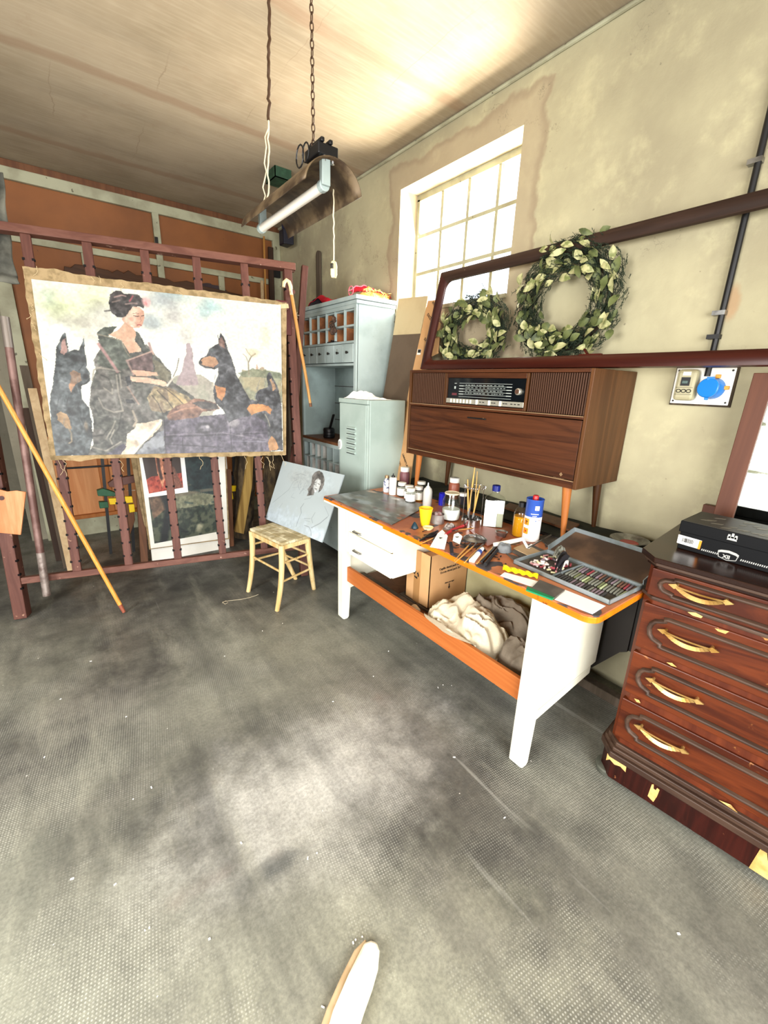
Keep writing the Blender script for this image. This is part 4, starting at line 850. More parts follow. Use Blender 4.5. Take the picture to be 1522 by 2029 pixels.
def bagtop(u, v):
    x = 1.79+u*.29; y = 2.70+v*.15
    z = CT+.01+.085*math.sin(math.pi*(.08+.86*u))**.7*(.35+.65*v)+.006*math.sin(u*24+v*9)
    return (x, y, z)
build('red_fabric', MB().grid(bagtop, 26, 10), M['red'], rp, smooth=80)
build('pink_piping', MB().tube([Vector(bagtop(u/20, 1.0))+Vector((0, 0, .003)) for u in range(21)], .0045, 6).tube([Vector(bagtop(.62, v/6))+Vector((0, 0, .003)) for v in range(7)], .003, 6).tube([(1.78, 2.80+.03*math.cos(a), CT+.04+.03*math.sin(a)) for a in [k*.5 for k in range(13)]], .0035, 6), M['pink'], rp, smooth=80)
build('yellow_netting', MB().grid(heap(1.935, 2.735, .135, .035, CT+.001, .05, 8, 30, .9), 44, 10), M['net'], rp, smooth=80)
mb = MB(); rr = random.Random(11)
for k in range(26):
    p = Vector((rr.uniform(1.83, 2.06), rr.uniform(2.70, 2.74), CT+.02)); pts = [p+Vector((rr.uniform(-.022, .022), rr.uniform(-.01, .01), rr.uniform(-.008, .034))) for _ in range(5)]; mb.tube(pts, .0022, 4)
tag(build('netting_loop', mb, M['net'], rp, smooth=80), kind='stuff')
# dried bunch hanging on the pigeonholes
hp = X_(663, 650, CX-.03); db = thing('dried_flower_bunch', 'brown dried flower bunch hanging in front of the pigeonholes', 'dried flowers', hp)
rr = random.Random(4); mb = MB()
for k in range(16):
    a = hp+Vector((rr.uniform(-.01, .01), rr.uniform(-.02, .02), .05)); b = hp+Vector((rr.uniform(-.03, .0), rr.uniform(-.05, .05), rr.uniform(-.06, .05))); mb.tube([a, (a+b)/2+Vector((rr.uniform(-.02, 0), 0, 0)), b], .0025, 5)
build('stem', mb, M['twig'], db)
mb = MB()
for dy, dz, r in ((-.005, .062, .018), (.0, -.015, .026), (.018, -.028, .02), (-.02, -.02, .018), (.045, .02, .012), (-.012, .045, .012), (.008, .02, .016)): 
    c = hp+Vector((-.008, dy, dz)); mb.lathe([(0, -r), (r*.7, -r*.7), (r, 0), (r*.75, r*.6), (0, r*.9)], c, 9, ax=(rr.uniform(-1, 1), rr.uniform(-1, 1), 1))
build('dried_head', mb, plain('brown_dried_head', '#3d2a22', .9, '#5b4436', 60, bump=.8, bscale=120), db, smooth=60)
solo('dark_tools', 'flat dark tools lying in a lower pigeonhole of the blue cabinet', 'tools', MB().box((CX+.0, 2.98, 1.746), (CX+.12, 3.10, 1.752)).box((CX-.01, 3.0, 1.752), (CX+.12, 3.03, 1.760)), M['black'], bevel=.002)
pt = X_(652, 862, CX+.10); pot = thing('black_pot', 'black ribbed pot with a slanted black handle in the cabinet niche', 'pot', (CX+.1, pt.y, .99))
build('pot', MB().lathe([(.045, 0), (.05, .01), (.05, .025), (.047, .028), (.05, .031), (.05, .05), (.047, .053), (.05, .056), (.05, .075), (.044, .085), (.04, .085), (.04, .02), (0, .02)], (CX+.1, pt.y, .99), 24), M['black'], pot, smooth=40)
build('handle', MB().beam((CX+.09, pt.y-.03, 1.07), (CX+.06, pt.y-.15, 1.20), .02, .012), M['black'], pot, bevel=.003)

# ================================================================== metal locker
LX, LY0, LY1, LT = 1.60, 2.305, 2.665, 1.35
lo = thing('metal_locker', 'pale green single-door metal locker with louvre vents beside the blue cabinet', 'locker', (1.76, 2.48, 0))
build('body', MB().box((LX+.018, LY0, .0), (1.915, LY1, LT-.001)), M['locker'], lo, bevel=.006)
build('top_lip', MB().box((LX-.002, LY0, LT-.028), (LX+.02, LY1, LT)), M['locker'], lo, bevel=.004)
dr = build('door', MB().box((LX, LY0+.018, .05), (LX+.017, LY1-.01, LT-.032)), M['locker'], lo, bevel=.004)
build('frame_edge', MB().box((LX+.001, LY0, .0), (LX+.018, LY0+.014, LT-.03)), M['locker'], lo, bevel=.003)
yc = X_(697, 870, LX).y
for k in range(6):
    z = 1.205-k*.0245*1.0-.0; z = hz(697, 848+k*9.6, (LX, yc)); mb = MB()
    n = 6; prof = []
    for j in range(n+1):
        a = math.pi*j/n; prof.append((-.013*math.sin(a), .0085*math.cos(a)))
    mb.prism([(LX+p[0], yc-.052, z+p[1]) for p in prof], (0, .104, 0)); mb.box((LX-.0125, yc-.048, z-.0095), (LX+.001, yc+.048, z-.006), 1)
    build('louvre', mb, [M['locker'], M['knob']], dr, smooth=50)
hy_ = X_(675, 880, LX).y; hzc = hz(675, 880, (LX, hy_)); mb = MB()
mb.prism([(LX-.0005, hy_+.018*math.cos(a), hzc+.036*math.sin(a)) for a in [k*math.pi/10 for k in range(20)]], (-.005, 0, 0)); mb.tube([(LX-.007, hy_+.016*math.cos(a), hzc+.034*math.sin(a)) for a in [k*math.pi/10 for k in range(20)]], .004, 6, closed=True); o = build('latch_plate', mb, M['whitepl'], dr, smooth=40)
build('latch_knob', MB().box((LX-.014, hy_-.006, hzc-.028), (LX-.003, hy_+.006, hzc+.02)), M['steel'], dr, bevel=.003)
def towel(u, v):
    y = 2.33+u*.30; x = 1.62+v*.2; h = .03*math.exp(-((u-.75)/.2)**2)+.008; e = min(1, 6*min(u, 1-u, v, 1-v)+.05)
    return (x+.01*math.sin(u*12), y, LT+.001+h*e*(1+.35*math.sin(u*25+v*8))+.006*math.sin(v*20)*e*e)
solo('white_cloth', 'folded white cloth lying on top of the metal locker', 'cloth', MB().grid(towel, 40, 24), M['paper'], smooth=80)

# ================================================================== stool and the drawing on it
SZ = .475
seatc = [Z_(496, 1047, SZ), Z_(558, 1076, SZ), Z_(612, 1061, SZ), Z_(541, 1036, SZ)]
st = thing('wooden_stool', 'pale wooden stool with worn slatted seat and curved legs in front of the easel', 'stool', (1.07, 2.58, 0))
fl = [Z_(492, 1172), Z_(549, 1210), Z_(622, 1167), Z_(586, 1147)]
sc_ = sum(seatc, Vector())/4
def inset(p, k): q = sc_+(p-sc_)*k; return q
mb = MB(); sp = [inset(p, 1.03) for p in seatc]; nb = 4
for k in range(nb):
    a = sp[0].lerp(sp[3], k/nb+.006); b = sp[1].lerp(sp[2], k/nb+.006); c = sp[1].lerp(sp[2], (k+1)/nb-.006); d = sp[0].lerp(sp[3], (k+1)/nb-.006)
    build('seat_board', MB().prism([a+Vector((0, 0, -.018)), b+Vector((0, 0, -.018)), c+Vector((0, 0, -.018)), d+Vector((0, 0, -.018))], (0, 0, .018+.002*(k % 2))), M['straw'], st, bevel=.003)
ap = [inset(p, .97) for p in seatc]
for i in range(4): build('seat_rail', MB().beam(ap[i]-Vector((0, 0, .035)), ap[(i+1) % 4]-Vector((0, 0, .035)), .022, .03, (0, 0, 1)) if 0 else MB().beam(ap[i]-Vector((0, 0, .034)), ap[(i+1) % 4]-Vector((0, 0, .034)), .03, .02, (0, 0, 1)), M['stool'], st, bevel=.003)
legs = []
for i in range(4):
    t = inset(seatc[i], .95); t.z = SZ-.018; f_ = fl[i]; out = (f_-Vector((t.x, t.y, 0)))
    pts = []
    for k in range(9):
        s = k/8; w_ = s**2.2 if i in (0, 1) else s**1.2; pts.append(Vector((t.x+out.x*w_, t.y+out.y*w_, (SZ-.019)*(1-s))))
    legs.append(pts); build('leg', MB().tube(pts, [.021, .020, .019, .0185, .018, .0175, .017, .016, .015], 10), M['stool'], st, smooth=60)
def lp_(i, z): 
    for k in range(8):
        a, b = legs[i][k], legs[i][k+1]
        if b.z <= z <= a.z: return a.lerp(b, (a.z-z)/(a.z-b.z))
for i, j, zz in ((0, 1, (.27,)), (1, 2, (.33, .20)), (2, 3, (.33, .22)), (3, 0, (.36, .24))):
    for z in zz: build('stretcher', MB().tube([lp_(i, z), lp_(j, z)], .008, 8), M['stool'], st, smooth=50)
b1 = Z_(526, 1028, SZ); b2 = Z_(638, 1075, SZ); bd = (b2-b1).normalized(); bn = Vector((-bd.y, bd.x, 0)); bn = bn if bn.x > 0 else -bn
ln = math.radians(21); bu = Vector((0, 0, 1))*math.cos(ln)+bn*math.sin(ln); bN = bd.cross(bu); bN = bN if bN.x < 0 else -bN
pts = [PL(x, y, b1, bN) for x, y in ((561, 913), (682, 941), (638, 1075), (526, 1028))]
dw = thing('portrait_drawing', 'grey board with charcoal sketch of a long-haired woman leaning on the stool', 'drawing', b1)
build('board', MB().prism([p-bN*.0005 for p in pts], -bN*.006), plain('blue_grey_board', '#9aa5a8', .6), dw)
pa4 = Painter(230, 165, [(561, 913), (682, 941), (638, 1075), (526, 1028)], '#9fa9ab'); RS = np.random.RandomState(21)
pa4.blob(560, 1040, 70, 40, '#a9b7c2', .6, 1); pa4.blob(640, 960, 30, 30, '#a7b3b8', .5, 2); pa4.blob(600, 950, 40, 30, '#979d9c', .6, 3); pa4.blob(630, 1060, 30, 20, '#b4c0cb', .6, 4)
z5 = lambda x, y: (520+x/8.456, 900+y/8.456)
G = '#4f5253'
def sk(pts, wd=.004, a=.6, c='#5c6264'): pa4.line([z5(*p) for p in pts], wd, c, a)
pa4.poly([z5(*p) for p in ((820, 480), (830, 370), (880, 300), (950, 280), (1010, 320), (1040, 420), (1030, 520), (990, 600), (930, 650), (955, 560), (975, 480), (940, 430), (900, 440), (880, 480), (850, 560), (870, 640), (850, 690), (740, 700), (770, 640), (750, 590), (800, 530))], '#484440', .9, .3, 5, '#6d6965', .003)
pa4.poly([z5(*p) for p in ((890, 430), (930, 410), (975, 440), (970, 520), (945, 590), (900, 625), (865, 600), (855, 530), (870, 470))], '#b3b5b2', .9, .1, 6)
sk([(865, 480), (900, 470)], .006, .9, '#2c2a28'); sk([(925, 495), (955, 510)], .006, .9, '#2c2a28'); sk([(905, 490), (895, 540), (915, 545)], .004, .8); sk([(870, 575), (905, 590)], .007, .8, '#3c3836'); sk([(860, 500), (880, 515)], .006, .9, '#222'+'222'); pa4.blob(*z5(885, 625), 2.5, 2, '#eceeee', .9, 9)
sk([(180, 810), (330, 690), (440, 600), (520, 460), (600, 420), (620, 380)], .005, .4); sk([(640, 1000), (600, 1100), (560, 1210)], .007, .55); sk([(690, 830), (640, 900), (650, 990)], .007, .6); sk([(700, 1190), (780, 1220), (810, 1280), (815, 1360)], .006, .6); sk([(820, 1230), (960, 1160), (1080, 1060)], .008, .55)
sk([(880, 980), (820, 1080), (840, 1150)], .006, .5); sk([(640, 440), (600, 520), (620, 600)], .005, .4); sk([(700, 1080), (800, 1080)], .005, .45); sk([(710, 1110), (790, 1130)], .005, .4); sk([(280, 900), (340, 820)], .004, .3); sk([(1040, 880), (1110, 1030), (1060, 1080)], .005, .4); sk([(540, 740), (480, 720), (520, 660)], .004, .3); sk([(620, 670), (680, 580), (720, 480)], .005, .4); sk([(560, 350), (640, 330), (730, 360)], .005, .4); sk([(830, 700), (800, 740), (700, 760)], .004, .4)
for k in range(22): x = 560+RS.rand()*170; y = 330+RS.rand()*330; sk([(x, y), (x+RS.randn()*40, y+RS.randn()*40)], .003, .3)
picture('drawn_surface', pa4, [p+bN*.0006 for p in pts], M['draw'], dw)

# ================================================================== ceiling lamp
LXc = .95
lampn = X_(655, 322, LXc); lampf = X_(527, 428, LXc)
la = thing('fluorescent_lamp', 'old fluorescent tube lamp with curved dusty reflector hanging from the ceiling', 'ceiling lamp', (LXc, (lampn.y+lampf.y)/2, lampn.z-.05))
Y0, Y1 = lampn.y+.02, lampf.y+.02; zt_ = lampn.z-.065
ref = MB(); n = 16
def refl(u, v, o=0):
    a = math.radians(-82+164*u); y = Y0-.03+v*(Y1-Y0+.05); r = .115+o; return (LXc+.012+r*1.05*math.sin(a), y, zt_-.03+r*math.cos(a)*.95)
ref.grid(refl, n, 10); rin = build('reflector', ref, M['lampin'], la, smooth=60); md = rin.modifiers.new('solid', 'SOLIDIFY'); md.thickness = .004; md.offset = 1
if 0: build('end_cap_plate', MB().prism([Vector(refl(u/12, 1.0)) for u in range(13)], (0, .003, 0)), M['lampout'], la)
build('fluorescent_tube', MB().tube([(LXc-.01, Y0+.02, zt_), (LXc-.01, Y1, zt_)], .0185, 16), M['tube'], la, smooth=40)
for y in (Y0+.005, Y1-.0): build('lamp_holder', MB().tube([(LXc-.01, y, zt_), (LXc-.01, y+.028, zt_)], .022, 14).box((LXc-.028, y-.012, zt_-.005), (LXc+.008, y+.012, zt_+.085)), M['cab'], la, bevel=.003)
bl = MB().box((LXc-.045, Y0-.01, zt_+.088), (LXc+.04, Y0+.10, zt_+.125)).box((LXc-.035, Y0-.015, zt_+.125), (LXc-.02, Y0+.09, zt_+.14)).box((LXc+.0, Y0-.015, zt_+.125), (LXc+.015, Y0+.09, zt_+.14))
build('ballast', bl, M['black'], la, bevel=.004)
build('bolt', MB().tube([(LXc-.015, Y0, zt_+.07), (LXc-.015, Y0, zt_+.10)], .008, 8).tube([(LXc+.02, Y0, zt_+.07), (LXc+.02, Y0, zt_+.10)], .008, 8), M['chrome'], la)
# chain
ch = thing('lamp_chain', 'rusty link chain holding the near end of the fluorescent lamp', 'chain', (LXc-.03, Y0+.06, zt_+.125))
cx_, cy_ = LXc-.03, Y0+.055; z = zt_+.125; k = 0; link_me = None
while z < CEIL-.012:
    mb = MB(); n = 10; pts = []
    for j in range(n):
        a = 2*math.pi*j/n; dx = .0065*math.cos(a); dz = .0155*math.sin(a)
        pts.append(Vector((dx, 0, dz)) if k % 2 == 0 else Vector((0, dx, dz)))
    c = Vector((cx_, cy_, z+.014)); 
    if k < 2:
        mb.tube([c+p for p in pts], .0022, 5, closed=True); o = build('chain_link', mb, M['rustchain'], ch, smooth=60)
        if k == 0: lk0 = o
        else: lk1 = o
        o['zz'] = z
    else:
        src = lk0 if k % 2 == 0 else lk1; o = src.copy(); C.objects.link(o); o.parent = ch; o.location = (0, 0, z-src['zz'])
    z += .0245; k += 1
for o in ch.children:
    if 'zz' in o: del o['zz']
wr_ = MB()
for cx2, cz2, r in ((-.07, .0, .030), (-.045, .02, .026), (-.02, .03, .022)):
    wr_.tube([(LXc+cx2+.0, Y0+.09+r*math.cos(a), zt_+.10+cz2+r*math.sin(a)*1.2) for a in [k*.45 for k in range(15)]], .003, 5)
build('looped_wire', wr_, M['black'], la)
cordp = X_(538, 372, LXc); top = Vector((.95, 2.137, CEIL))
cd_ = thing('hanging_cable', 'brown and white twisted lamp cord hanging from the ceiling to the lamp far end', 'cable', (cordp.x, cordp.y, zt_+.08))
endc = Vector((LXc-.02, cordp.y, zt_+.07)); mid = top.lerp(endc, .56)
def wig(a, b, n, amp, sd):
    r2 = random.Random(sd); return [a.lerp(b, k/n)+Vector((r2.uniform(-amp, amp), r2.uniform(-amp, amp), 0))*(0 if k in (0, n) else 1) for k in range(n+1)]
build('brown_wire', MB().tube(wig(top, mid, 26, .005, 2), .0065, 6), M['rustchain'], cd_, smooth=70)
build('white_wire', MB().tube(wig(mid, endc, 14, .004, 5), .0035, 6).tube(wig(mid, endc+Vector((-.02, .01, .0)), 10, .010, 6), .0028, 6), M['cord'], cd_, smooth=70)
sp0 = X_(661, 368, LXc+.10); sw = X_(663, 533, LXc+.10); t = thing('pull_switch', 'ivory pull switch hanging on a cord below the lamp', 'switch', (sw.x, sp0.y, 0))
s0 = Vector((sp0.x, sp0.y, sp0.z)); zs1 = hz(664, 517, sp0); zs2 = hz(664, 551, sp0)
build('cord', MB().tube(wig(s0, Vector((s0.x, s0.y, zs1)), 18, .002, 4), .0032, 6), M['cord'], t, smooth=70)
build('switch_body', MB().lathe([(.006, 0), (.012, -.004), (.0155, -.02), (.0155, zs2-zs1+.012), (.011, zs2-zs1), (0, zs2-zs1)], (s0.x, s0.y, zs1), 16, sy=.7), M['bobbin'], t, smooth=50)
build('rocker', MB().box((s0.x-.018, s0.y-.014, (zs1+zs2)/2-.0), (s0.x-.010, s0.y-.002, (zs1+zs2)/2+.02)), M['steel'], t)
gb = Z_(572, 352, CEIL-.06); gbx = thing('green_ceiling_box', 'dark green open tray fixed on the ceiling behind the lamp', 'box', (gb.x, gb.y, CEIL-.12))
g0, g1 = Z_(548, 372, CEIL-.12), Z_(592, 338, CEIL-.02)
build('tray', MB().box((g0.x-.03, g0.y-.05, CEIL-.07), (g0.x+.10, g0.y+.12, CEIL-.065)).box((g0.x-.03, g0.y-.05, CEIL-.07), (g0.x-.024, g0.y+.12, CEIL-.0)).box((g0.x-.03, g0.y-.05, CEIL-.07), (g0.x+.10, g0.y-.044, CEIL)), plain('dark_green_tin', '#1f3a2a', .5, '#2d4f3a', 20), gbx)

# ================================================================== long dark frame, console radio
FB, FT = 1.90, 2.03
fo_ = Vector((FB, 2.146, 1.548)); fup = Vector((FT-FB, 0, math.sqrt(.585**2-(FT-FB)**2))).normalized(); fyd = Vector((0, -1, 0)); fN = Vector((-fup.z, 0, fup.x))
def F(s, t, o=0): return fo_+fyd*s+fup*t+fN*o
FLn, FHt, FW = 1.87, .585, .055
def rloop(s0, t0, s1, t1, r, n=6):
    out = []
    for cx3, cy3, a0 in ((s1-r, t0+r, -90), (s1-r, t1-r, 0), (s0+r, t1-r, 90), (s0+r, t0+r, 180)):
        for k in range(n+1): a = math.radians(a0+90*k/n); out.append((cx3+r*math.cos(a), cy3+r*math.sin(a)))
    return out
lf = thing('long_mirror_frame', 'long empty dark wooden frame with rounded inner corners leaning above the radio console', 'frame', F(.9, 0))
def seg(n, loop_o, loop_i, m, keep):
    k = len(loop_o); mb = MB(); idx = [i for i in range(k) if keep((loop_o[i], loop_i[i]))]
    return mb
oo = rloop(0, 0, FLn, FHt, .008); ii = rloop(FW, FW, FLn-FW, FHt-FW, .045)
def bar(pairs, m, name):
    mb = MB(); kk = len(pairs); vs_ = []
    for (a, b) in pairs: vs_ += [F(*a, -.012), F(*a, .010), F(*((a[0]*.6+b[0]*.4), (a[1]*.6+b[1]*.4)), .018), F(*((a[0]*.15+b[0]*.85), (a[1]*.15+b[1]*.85)), .012), F(*b, .004), F(*b, -.012)]
    fs_ = []
    for q in range(kk-1):
        for j in range(6): fs_.append((q*6+j, q*6+(j+1) % 6, (q+1)*6+(j+1) % 6, (q+1)*6+j))
    fs_ += [tuple(range(6))[::-1], tuple((kk-1)*6+j for j in range(6))]
    mb.add(vs_, fs_); return build(name, mb, m, lf, smooth=30, recalc=True)
prs = list(zip(oo, ii)); # bottom-right corner 0..6, top-right 7..13, top-left 14..20, bottom-left 21..27
bar(prs[24:]+prs[:4], M['mahog'], 'bottom_rail'); bar(prs[3:11], M['mahogz'], 'right_stile'); bar(prs[10:18], M['darkmahog'], 'top_rail'); bar(prs[17:25], M['mahogz'], 'left_stile')
build('catch', MB().beam(F(1.15, .055, .0), F(1.05, .055, .0), .016, .01).beam(F(1.085, .06, 0), F(1.065, .082, 0), .012, .008), M['mahog'], lf)

GX, GY0, GY1, GZ0, GZ1 = 1.727, .915, 2.052, 1.040, 1.538; GB = WX-.004
gr = thing('radio_console', 'walnut radiogram console with black tuning dial and slatted speaker grilles on slim legs', 'radio cabinet', (1.9, 1.48, .802))
def G_(x, y, X=GX): p = X_(x, y, X); return p.y, p.z
z3 = lambda x, y: (780+x/2.927, 680+y/2.927)
def gbox(n, a, b, m, par=None, bev=.0015): return build(n, MB().box(a, b), m, par or gr, bevel=bev)
gbox('side_panel', (GX, GY0, GZ0), (GB, GY0+.016, GZ1), M['walnutz'], bev=.002); gbox('side_panel', (GX, GY1-.016, GZ0), (GB, GY1, GZ1), M['walnutz'])
gbox('top_panel', (GX, GY0+.016, GZ1-.016), (GB, GY1-.016, GZ1), M['walnut']); gbox('bottom_panel', (GX+.006, GY0+.016, GZ0), (GB, GY1-.016, GZ0+.018), M['walnut']); gbox('back_panel', (GB-.01, GY0+.016, GZ0+.018), (GB, GY1-.016, GZ1-.016), M['darkplank'])
zl = (G_(*z3(1115, 430))[1]+G_(*z3(85, 348))[1])/2; 
gbox('ledge', (GX-.001, GY0+.016, zl-.010), (GX+.04, GY1-.016, zl+.002), M['walnut']); gbox('brass_strip', (GX-.003, GY0+.016, zl+.0), (GX+.01, GY1-.016, zl+.0035), M['brass'], bev=0)
zf0 = GZ0+.038; fp = gbox('flap_door', (GX+.003, GY0+.02, zf0), (GX+.02, GY1-.02, zl-.014), M['walnut']); gbox('brass_strip', (GX-.003, GY0+.016, zf0-.006), (GX+.01, GY1-.016, zf0-.002), M['brass'], bev=0)
gbox('plinth', (GX+.001, GY0+.016, GZ0+.018), (GX+.015, GY1-.016, zf0-.007), M['walnut'])
hy0, hz0 = G_(*z3(430, 430)); hy1, hz1 = G_(*z3(535, 440)); gbox('flap_handle', (GX-.004, hy1, hz0-.004), (GX+.004, hy0, hz0+.003), M['black'], fp)
build('keyhole', MB().lathe([(0, .003), (.005, .003), (.005, 0)], (GX+.003, hy1+.018, hz0), 12, ax=(-1, 0, 0)), M['brass'], fp)
ly, lz = G_(1097, 947); text('maker_name', 'GRUNDIG', M['brass'], .011, (GX+.0015, ly+.004, lz-.002), (0, -1, 0), (0, 0, 1), fp, sx=1.05)
lgy, lgz = G_(1111, 940.5); mb = MB()
for dy, dz in ((0, .005), (-.004, 0), (.004, 0), (0, -.0045)): mb.lathe([(0, .0022), (.0034, .0022), (.0034, 0)], (GX+.003, lgy+dy, lgz+dz+.001), 8, ax=(-1, 0, 0))
build('maker_emblem', mb, M['brass'], fp)
ztop = GZ1-.018; zg0 = zl+.006
gbox('grille_back', (GX+.030, GY0+.016, zg0), (GX+.036, GY1-.016, ztop), M['grilleback'])
yr0, yr1 = G_(*z3(1152, 300))[0], G_(*z3(772, 300))[0]; yl0, yl1 = G_(*z3(292, 260))[0], G_(*z3(96, 260))[0]
for n, ya, yb in ((26, GY0+.020, yr1-.004), (19, yl0+.003, GY1-.020)):
    stp = (yb-ya)/n; first = gbox('slat', (GX+.006, ya, zg0), (GX+.024, ya+stp*.48, ztop), M['slat'], bev=0)
    for k in range(1, n): o = first.copy(); C.objects.link(o); o.parent = gr; o.location = (0, stp*k, 0)
# dial unit
dy1, dy0 = yl0, yr1
gbox('dial_surround', (GX+.002, dy0, zg0), (GX+.03, dy0+.012, ztop), M['walnutz']); gbox('dial_surround', (GX+.002, dy1-.018, zg0), (GX+.03, dy1-.001, ztop), M['walnutz'])
gbox('dial_surround', (GX+.002, dy0+.012, ztop-.024), (GX+.03, dy1-.018, ztop), M['walnut']); gbox('dial_surround', (GX+.002, dy0+.012, zg0), (GX+.03, dy1-.018, zg0+.010), M['walnut'])
da, dbb = dy0+.012, dy1-.018; dz0, dz1 = zg0+.010, ztop-.024; dh = dz1-dz0; dw_ = dbb-da
dg_ = gbox('dial_glass', (GX+.012, da, dz0+.2*dh), (GX+.03, dbb, dz1), M['dial'])
ks = build('key_strip', MB().box((GX+.004, da+.002, dz0+.03*dh), (GX+.024, dbb-.002, dz0+.21*dh)), M['alu'], gr, bevel=.001)
Yq = lambda f: dbb-f*dw_; Zq = lambda f: dz0+f*dh
mb = MB()
for k, zf in enumerate((.80, .70, .59, .49, .39, .29)):
    mb.box((GX+.0105, Yq(.84), Zq(zf)-.0007), (GX+.0125, Yq(.17), Zq(zf)+.0007))
    if 0 < k < 5:
        for a, b in ((.17, .23), (.78, .84)): mb.box((GX+.0103, Yq(b), Zq(zf)-.0019), (GX+.0125, Yq(a), Zq(zf)+.0019))
rr = random.Random(3)
for zf in (.74, .645, .54, .44):
    f = .26
    while f < .76:
        wd = rr.uniform(.01, .035); mb.box((GX+.0106, Yq(f+wd), Zq(zf)-.0012), (GX+.0125, Yq(f), Zq(zf)+.0008)); f += wd+rr.uniform(.008, .03)
mb.box((GX+.0106, Yq(.12), Zq(.58)), (GX+.0125, Yq(.10), Zq(.68))); mb.box((GX+.0106, Yq(.13), Zq(.78)), (GX+.0125, Yq(.10), Zq(.80)))
build('dial_scale', mb, M['dialink'], dg_); build('dial_lettering', MB().box((GX+.0106, Yq(.14), Zq(.33)), (GX+.0125, Yq(.07), Zq(.42))), M['dialred'], dg_)
build('tuning_knob', MB().lathe([(.0155, 0), (.0155, .014), (.012, .018), (0, .018)], (GX+.012, Yq(.925), Zq(.56)), 24, ax=(-1, 0, 0)), M['alu'], gr, smooth=40)
build('knob_face', MB().lathe([(0, .001), (.011, .001), (.011, 0)], (GX-.0062, Yq(.925), Zq(.56)), 20, ax=(-1, 0, 0)), M['slat'], gr)
for k in range(7): gbox('key', (GX+.0, Yq(.075+k*.046)-.0055, dz0+.05*dh), (GX+.006, Yq(.075+k*.046)+.0015, dz0+.19*dh), M['ivory'], ks, .0008)
for f in (.44, .60, .735): gbox('slider', (GX-.001, Yq(f)-.005, dz0+.03*dh), (GX+.006, Yq(f)+.005, dz0+.21*dh), M['ivory'], ks, .001)
mb = MB()
for f in (.48, .52, .63, .66, .77, .80, .86, .90, .94): mb.box((GX+.003, Yq(f)-.008, dz0+.11*dh), (GX+.0045, Yq(f)+.004, dz0+.14*dh))
build('key_lettering', mb, M['ink'], ks)
for lx, ly in ((1.775, GY0+.065), (1.775, GY1-.075), (2.045, GY0+.065), (2.045, GY1-.075)):
    s = .02 if ly < 1.4 else -.02; build('leg', MB().tube([(lx, ly, GZ0+.001), (lx-.003*(1 if lx < 1.9 else -1), ly-s*.9, .8045)], [.021, .010], 14), M['orangewood'] if lx < 1.9 else M['walnutz'], gr, smooth=50)  # front legs more orange than rear: side light put into the wood colour

# ================================================================== socket plate
sp = thing('socket_plate', 'white wall plate with a beige breaker and a blue industrial socket', 'socket', (WX, .655, 1.41))
sy = lambda x, y: X_(x, y, WX-.02)
pl = build('plate', MB().box((WX-.016, .555, 1.412), (WX-.012, .757, 1.552)), M['whitepl'], sp, bevel=.002); build('backing', MB().box((WX-.012, .548, 1.405), (WX-.0005, .760, 1.558)), M['bark'], sp)
bc = sy(1363, 766); build('breaker_housing', MB().box((WX-.055, bc.y-.037, 1.425), (WX-.016, bc.y+.037, 1.545)), M['beige'], sp, bevel=.012)
build('breaker_window', MB().box((WX-.057, bc.y-.016, 1.482), (WX-.054, bc.y+.016, 1.515)), M['black'], sp); build('breaker_toggle', MB().box((WX-.064, bc.y-.010, 1.490), (WX-.056, bc.y+.010, 1.502)), plain('grey_toggle', '#4a5c58', .4), sp, bevel=.002)
build('print_label', MB().box((WX-.0563, bc.y-.014, 1.522), (WX-.0548, bc.y+.014, 1.536)), M['white'], sp)
mb = MB()
for k in (-1, 0, 1): mb.tube([(WX-.0556, bc.y+k*.018+.008*math.cos(a), 1.462+.006*math.sin(a)) for a in [q*math.pi/6 for q in range(12)]], .0016, 5, closed=True)
mb.box((WX-.0558, bc.y-.03, 1.448), (WX-.0550, bc.y+.03, 1.4492)).box((WX-.0558, bc.y-.03, 1.4748), (WX-.0550, bc.y+.03, 1.476))
build('breaker_marking', mb, M['ink'], sp)
sc2 = sy(1411, 770); ax = Vector((-1, .12, .05)).normalized()
build('socket_housing', MB().lathe([(.040, 0), (.038, .03), (.036, .04), (0, .04)], (WX-.016, sc2.y-.004, sc2.z), 28, ax=ax), M['blue'], sp, smooth=40)
build('socket_lid', MB().lathe([(0, .052), (.034, .052), (.037, .049), (.037, .042), (.036, .04)], (WX-.016, sc2.y-.004, sc2.z), 28, ax=ax), M['blue'], sp, smooth=40)
build('lid_hinge', MB().box((WX-.066, sc2.y-.012, sc2.z+.030), (WX-.05, sc2.y+.012, sc2.z+.043)).box((WX-.064, sc2.y-.006, sc2.z-.044), (WX-.052, sc2.y+.006, sc2.z-.034)), M['blue'], sp, bevel=.002)
for dy, dz in ((-.012, .046), (-.048, .004)): build('yellow_lug', MB().box((WX-.030, sc2.y+dy-.008, sc2.z+dz-.007), (WX-.016, sc2.y+dy+.008, sc2.z+dz+.007)), plain('ochre_lug', '#c98a1c', .4), sp, bevel=.002)
for y, z in ((.565, 1.422), (.747, 1.422), (.565, 1.542), (.747, 1.542)): build('screw', MB().lathe([(.004, 0), (.003, .002), (0, .002)], (WX-.016, y, z), 10, ax=(-1, 0, 0)), M['knob'], sp)

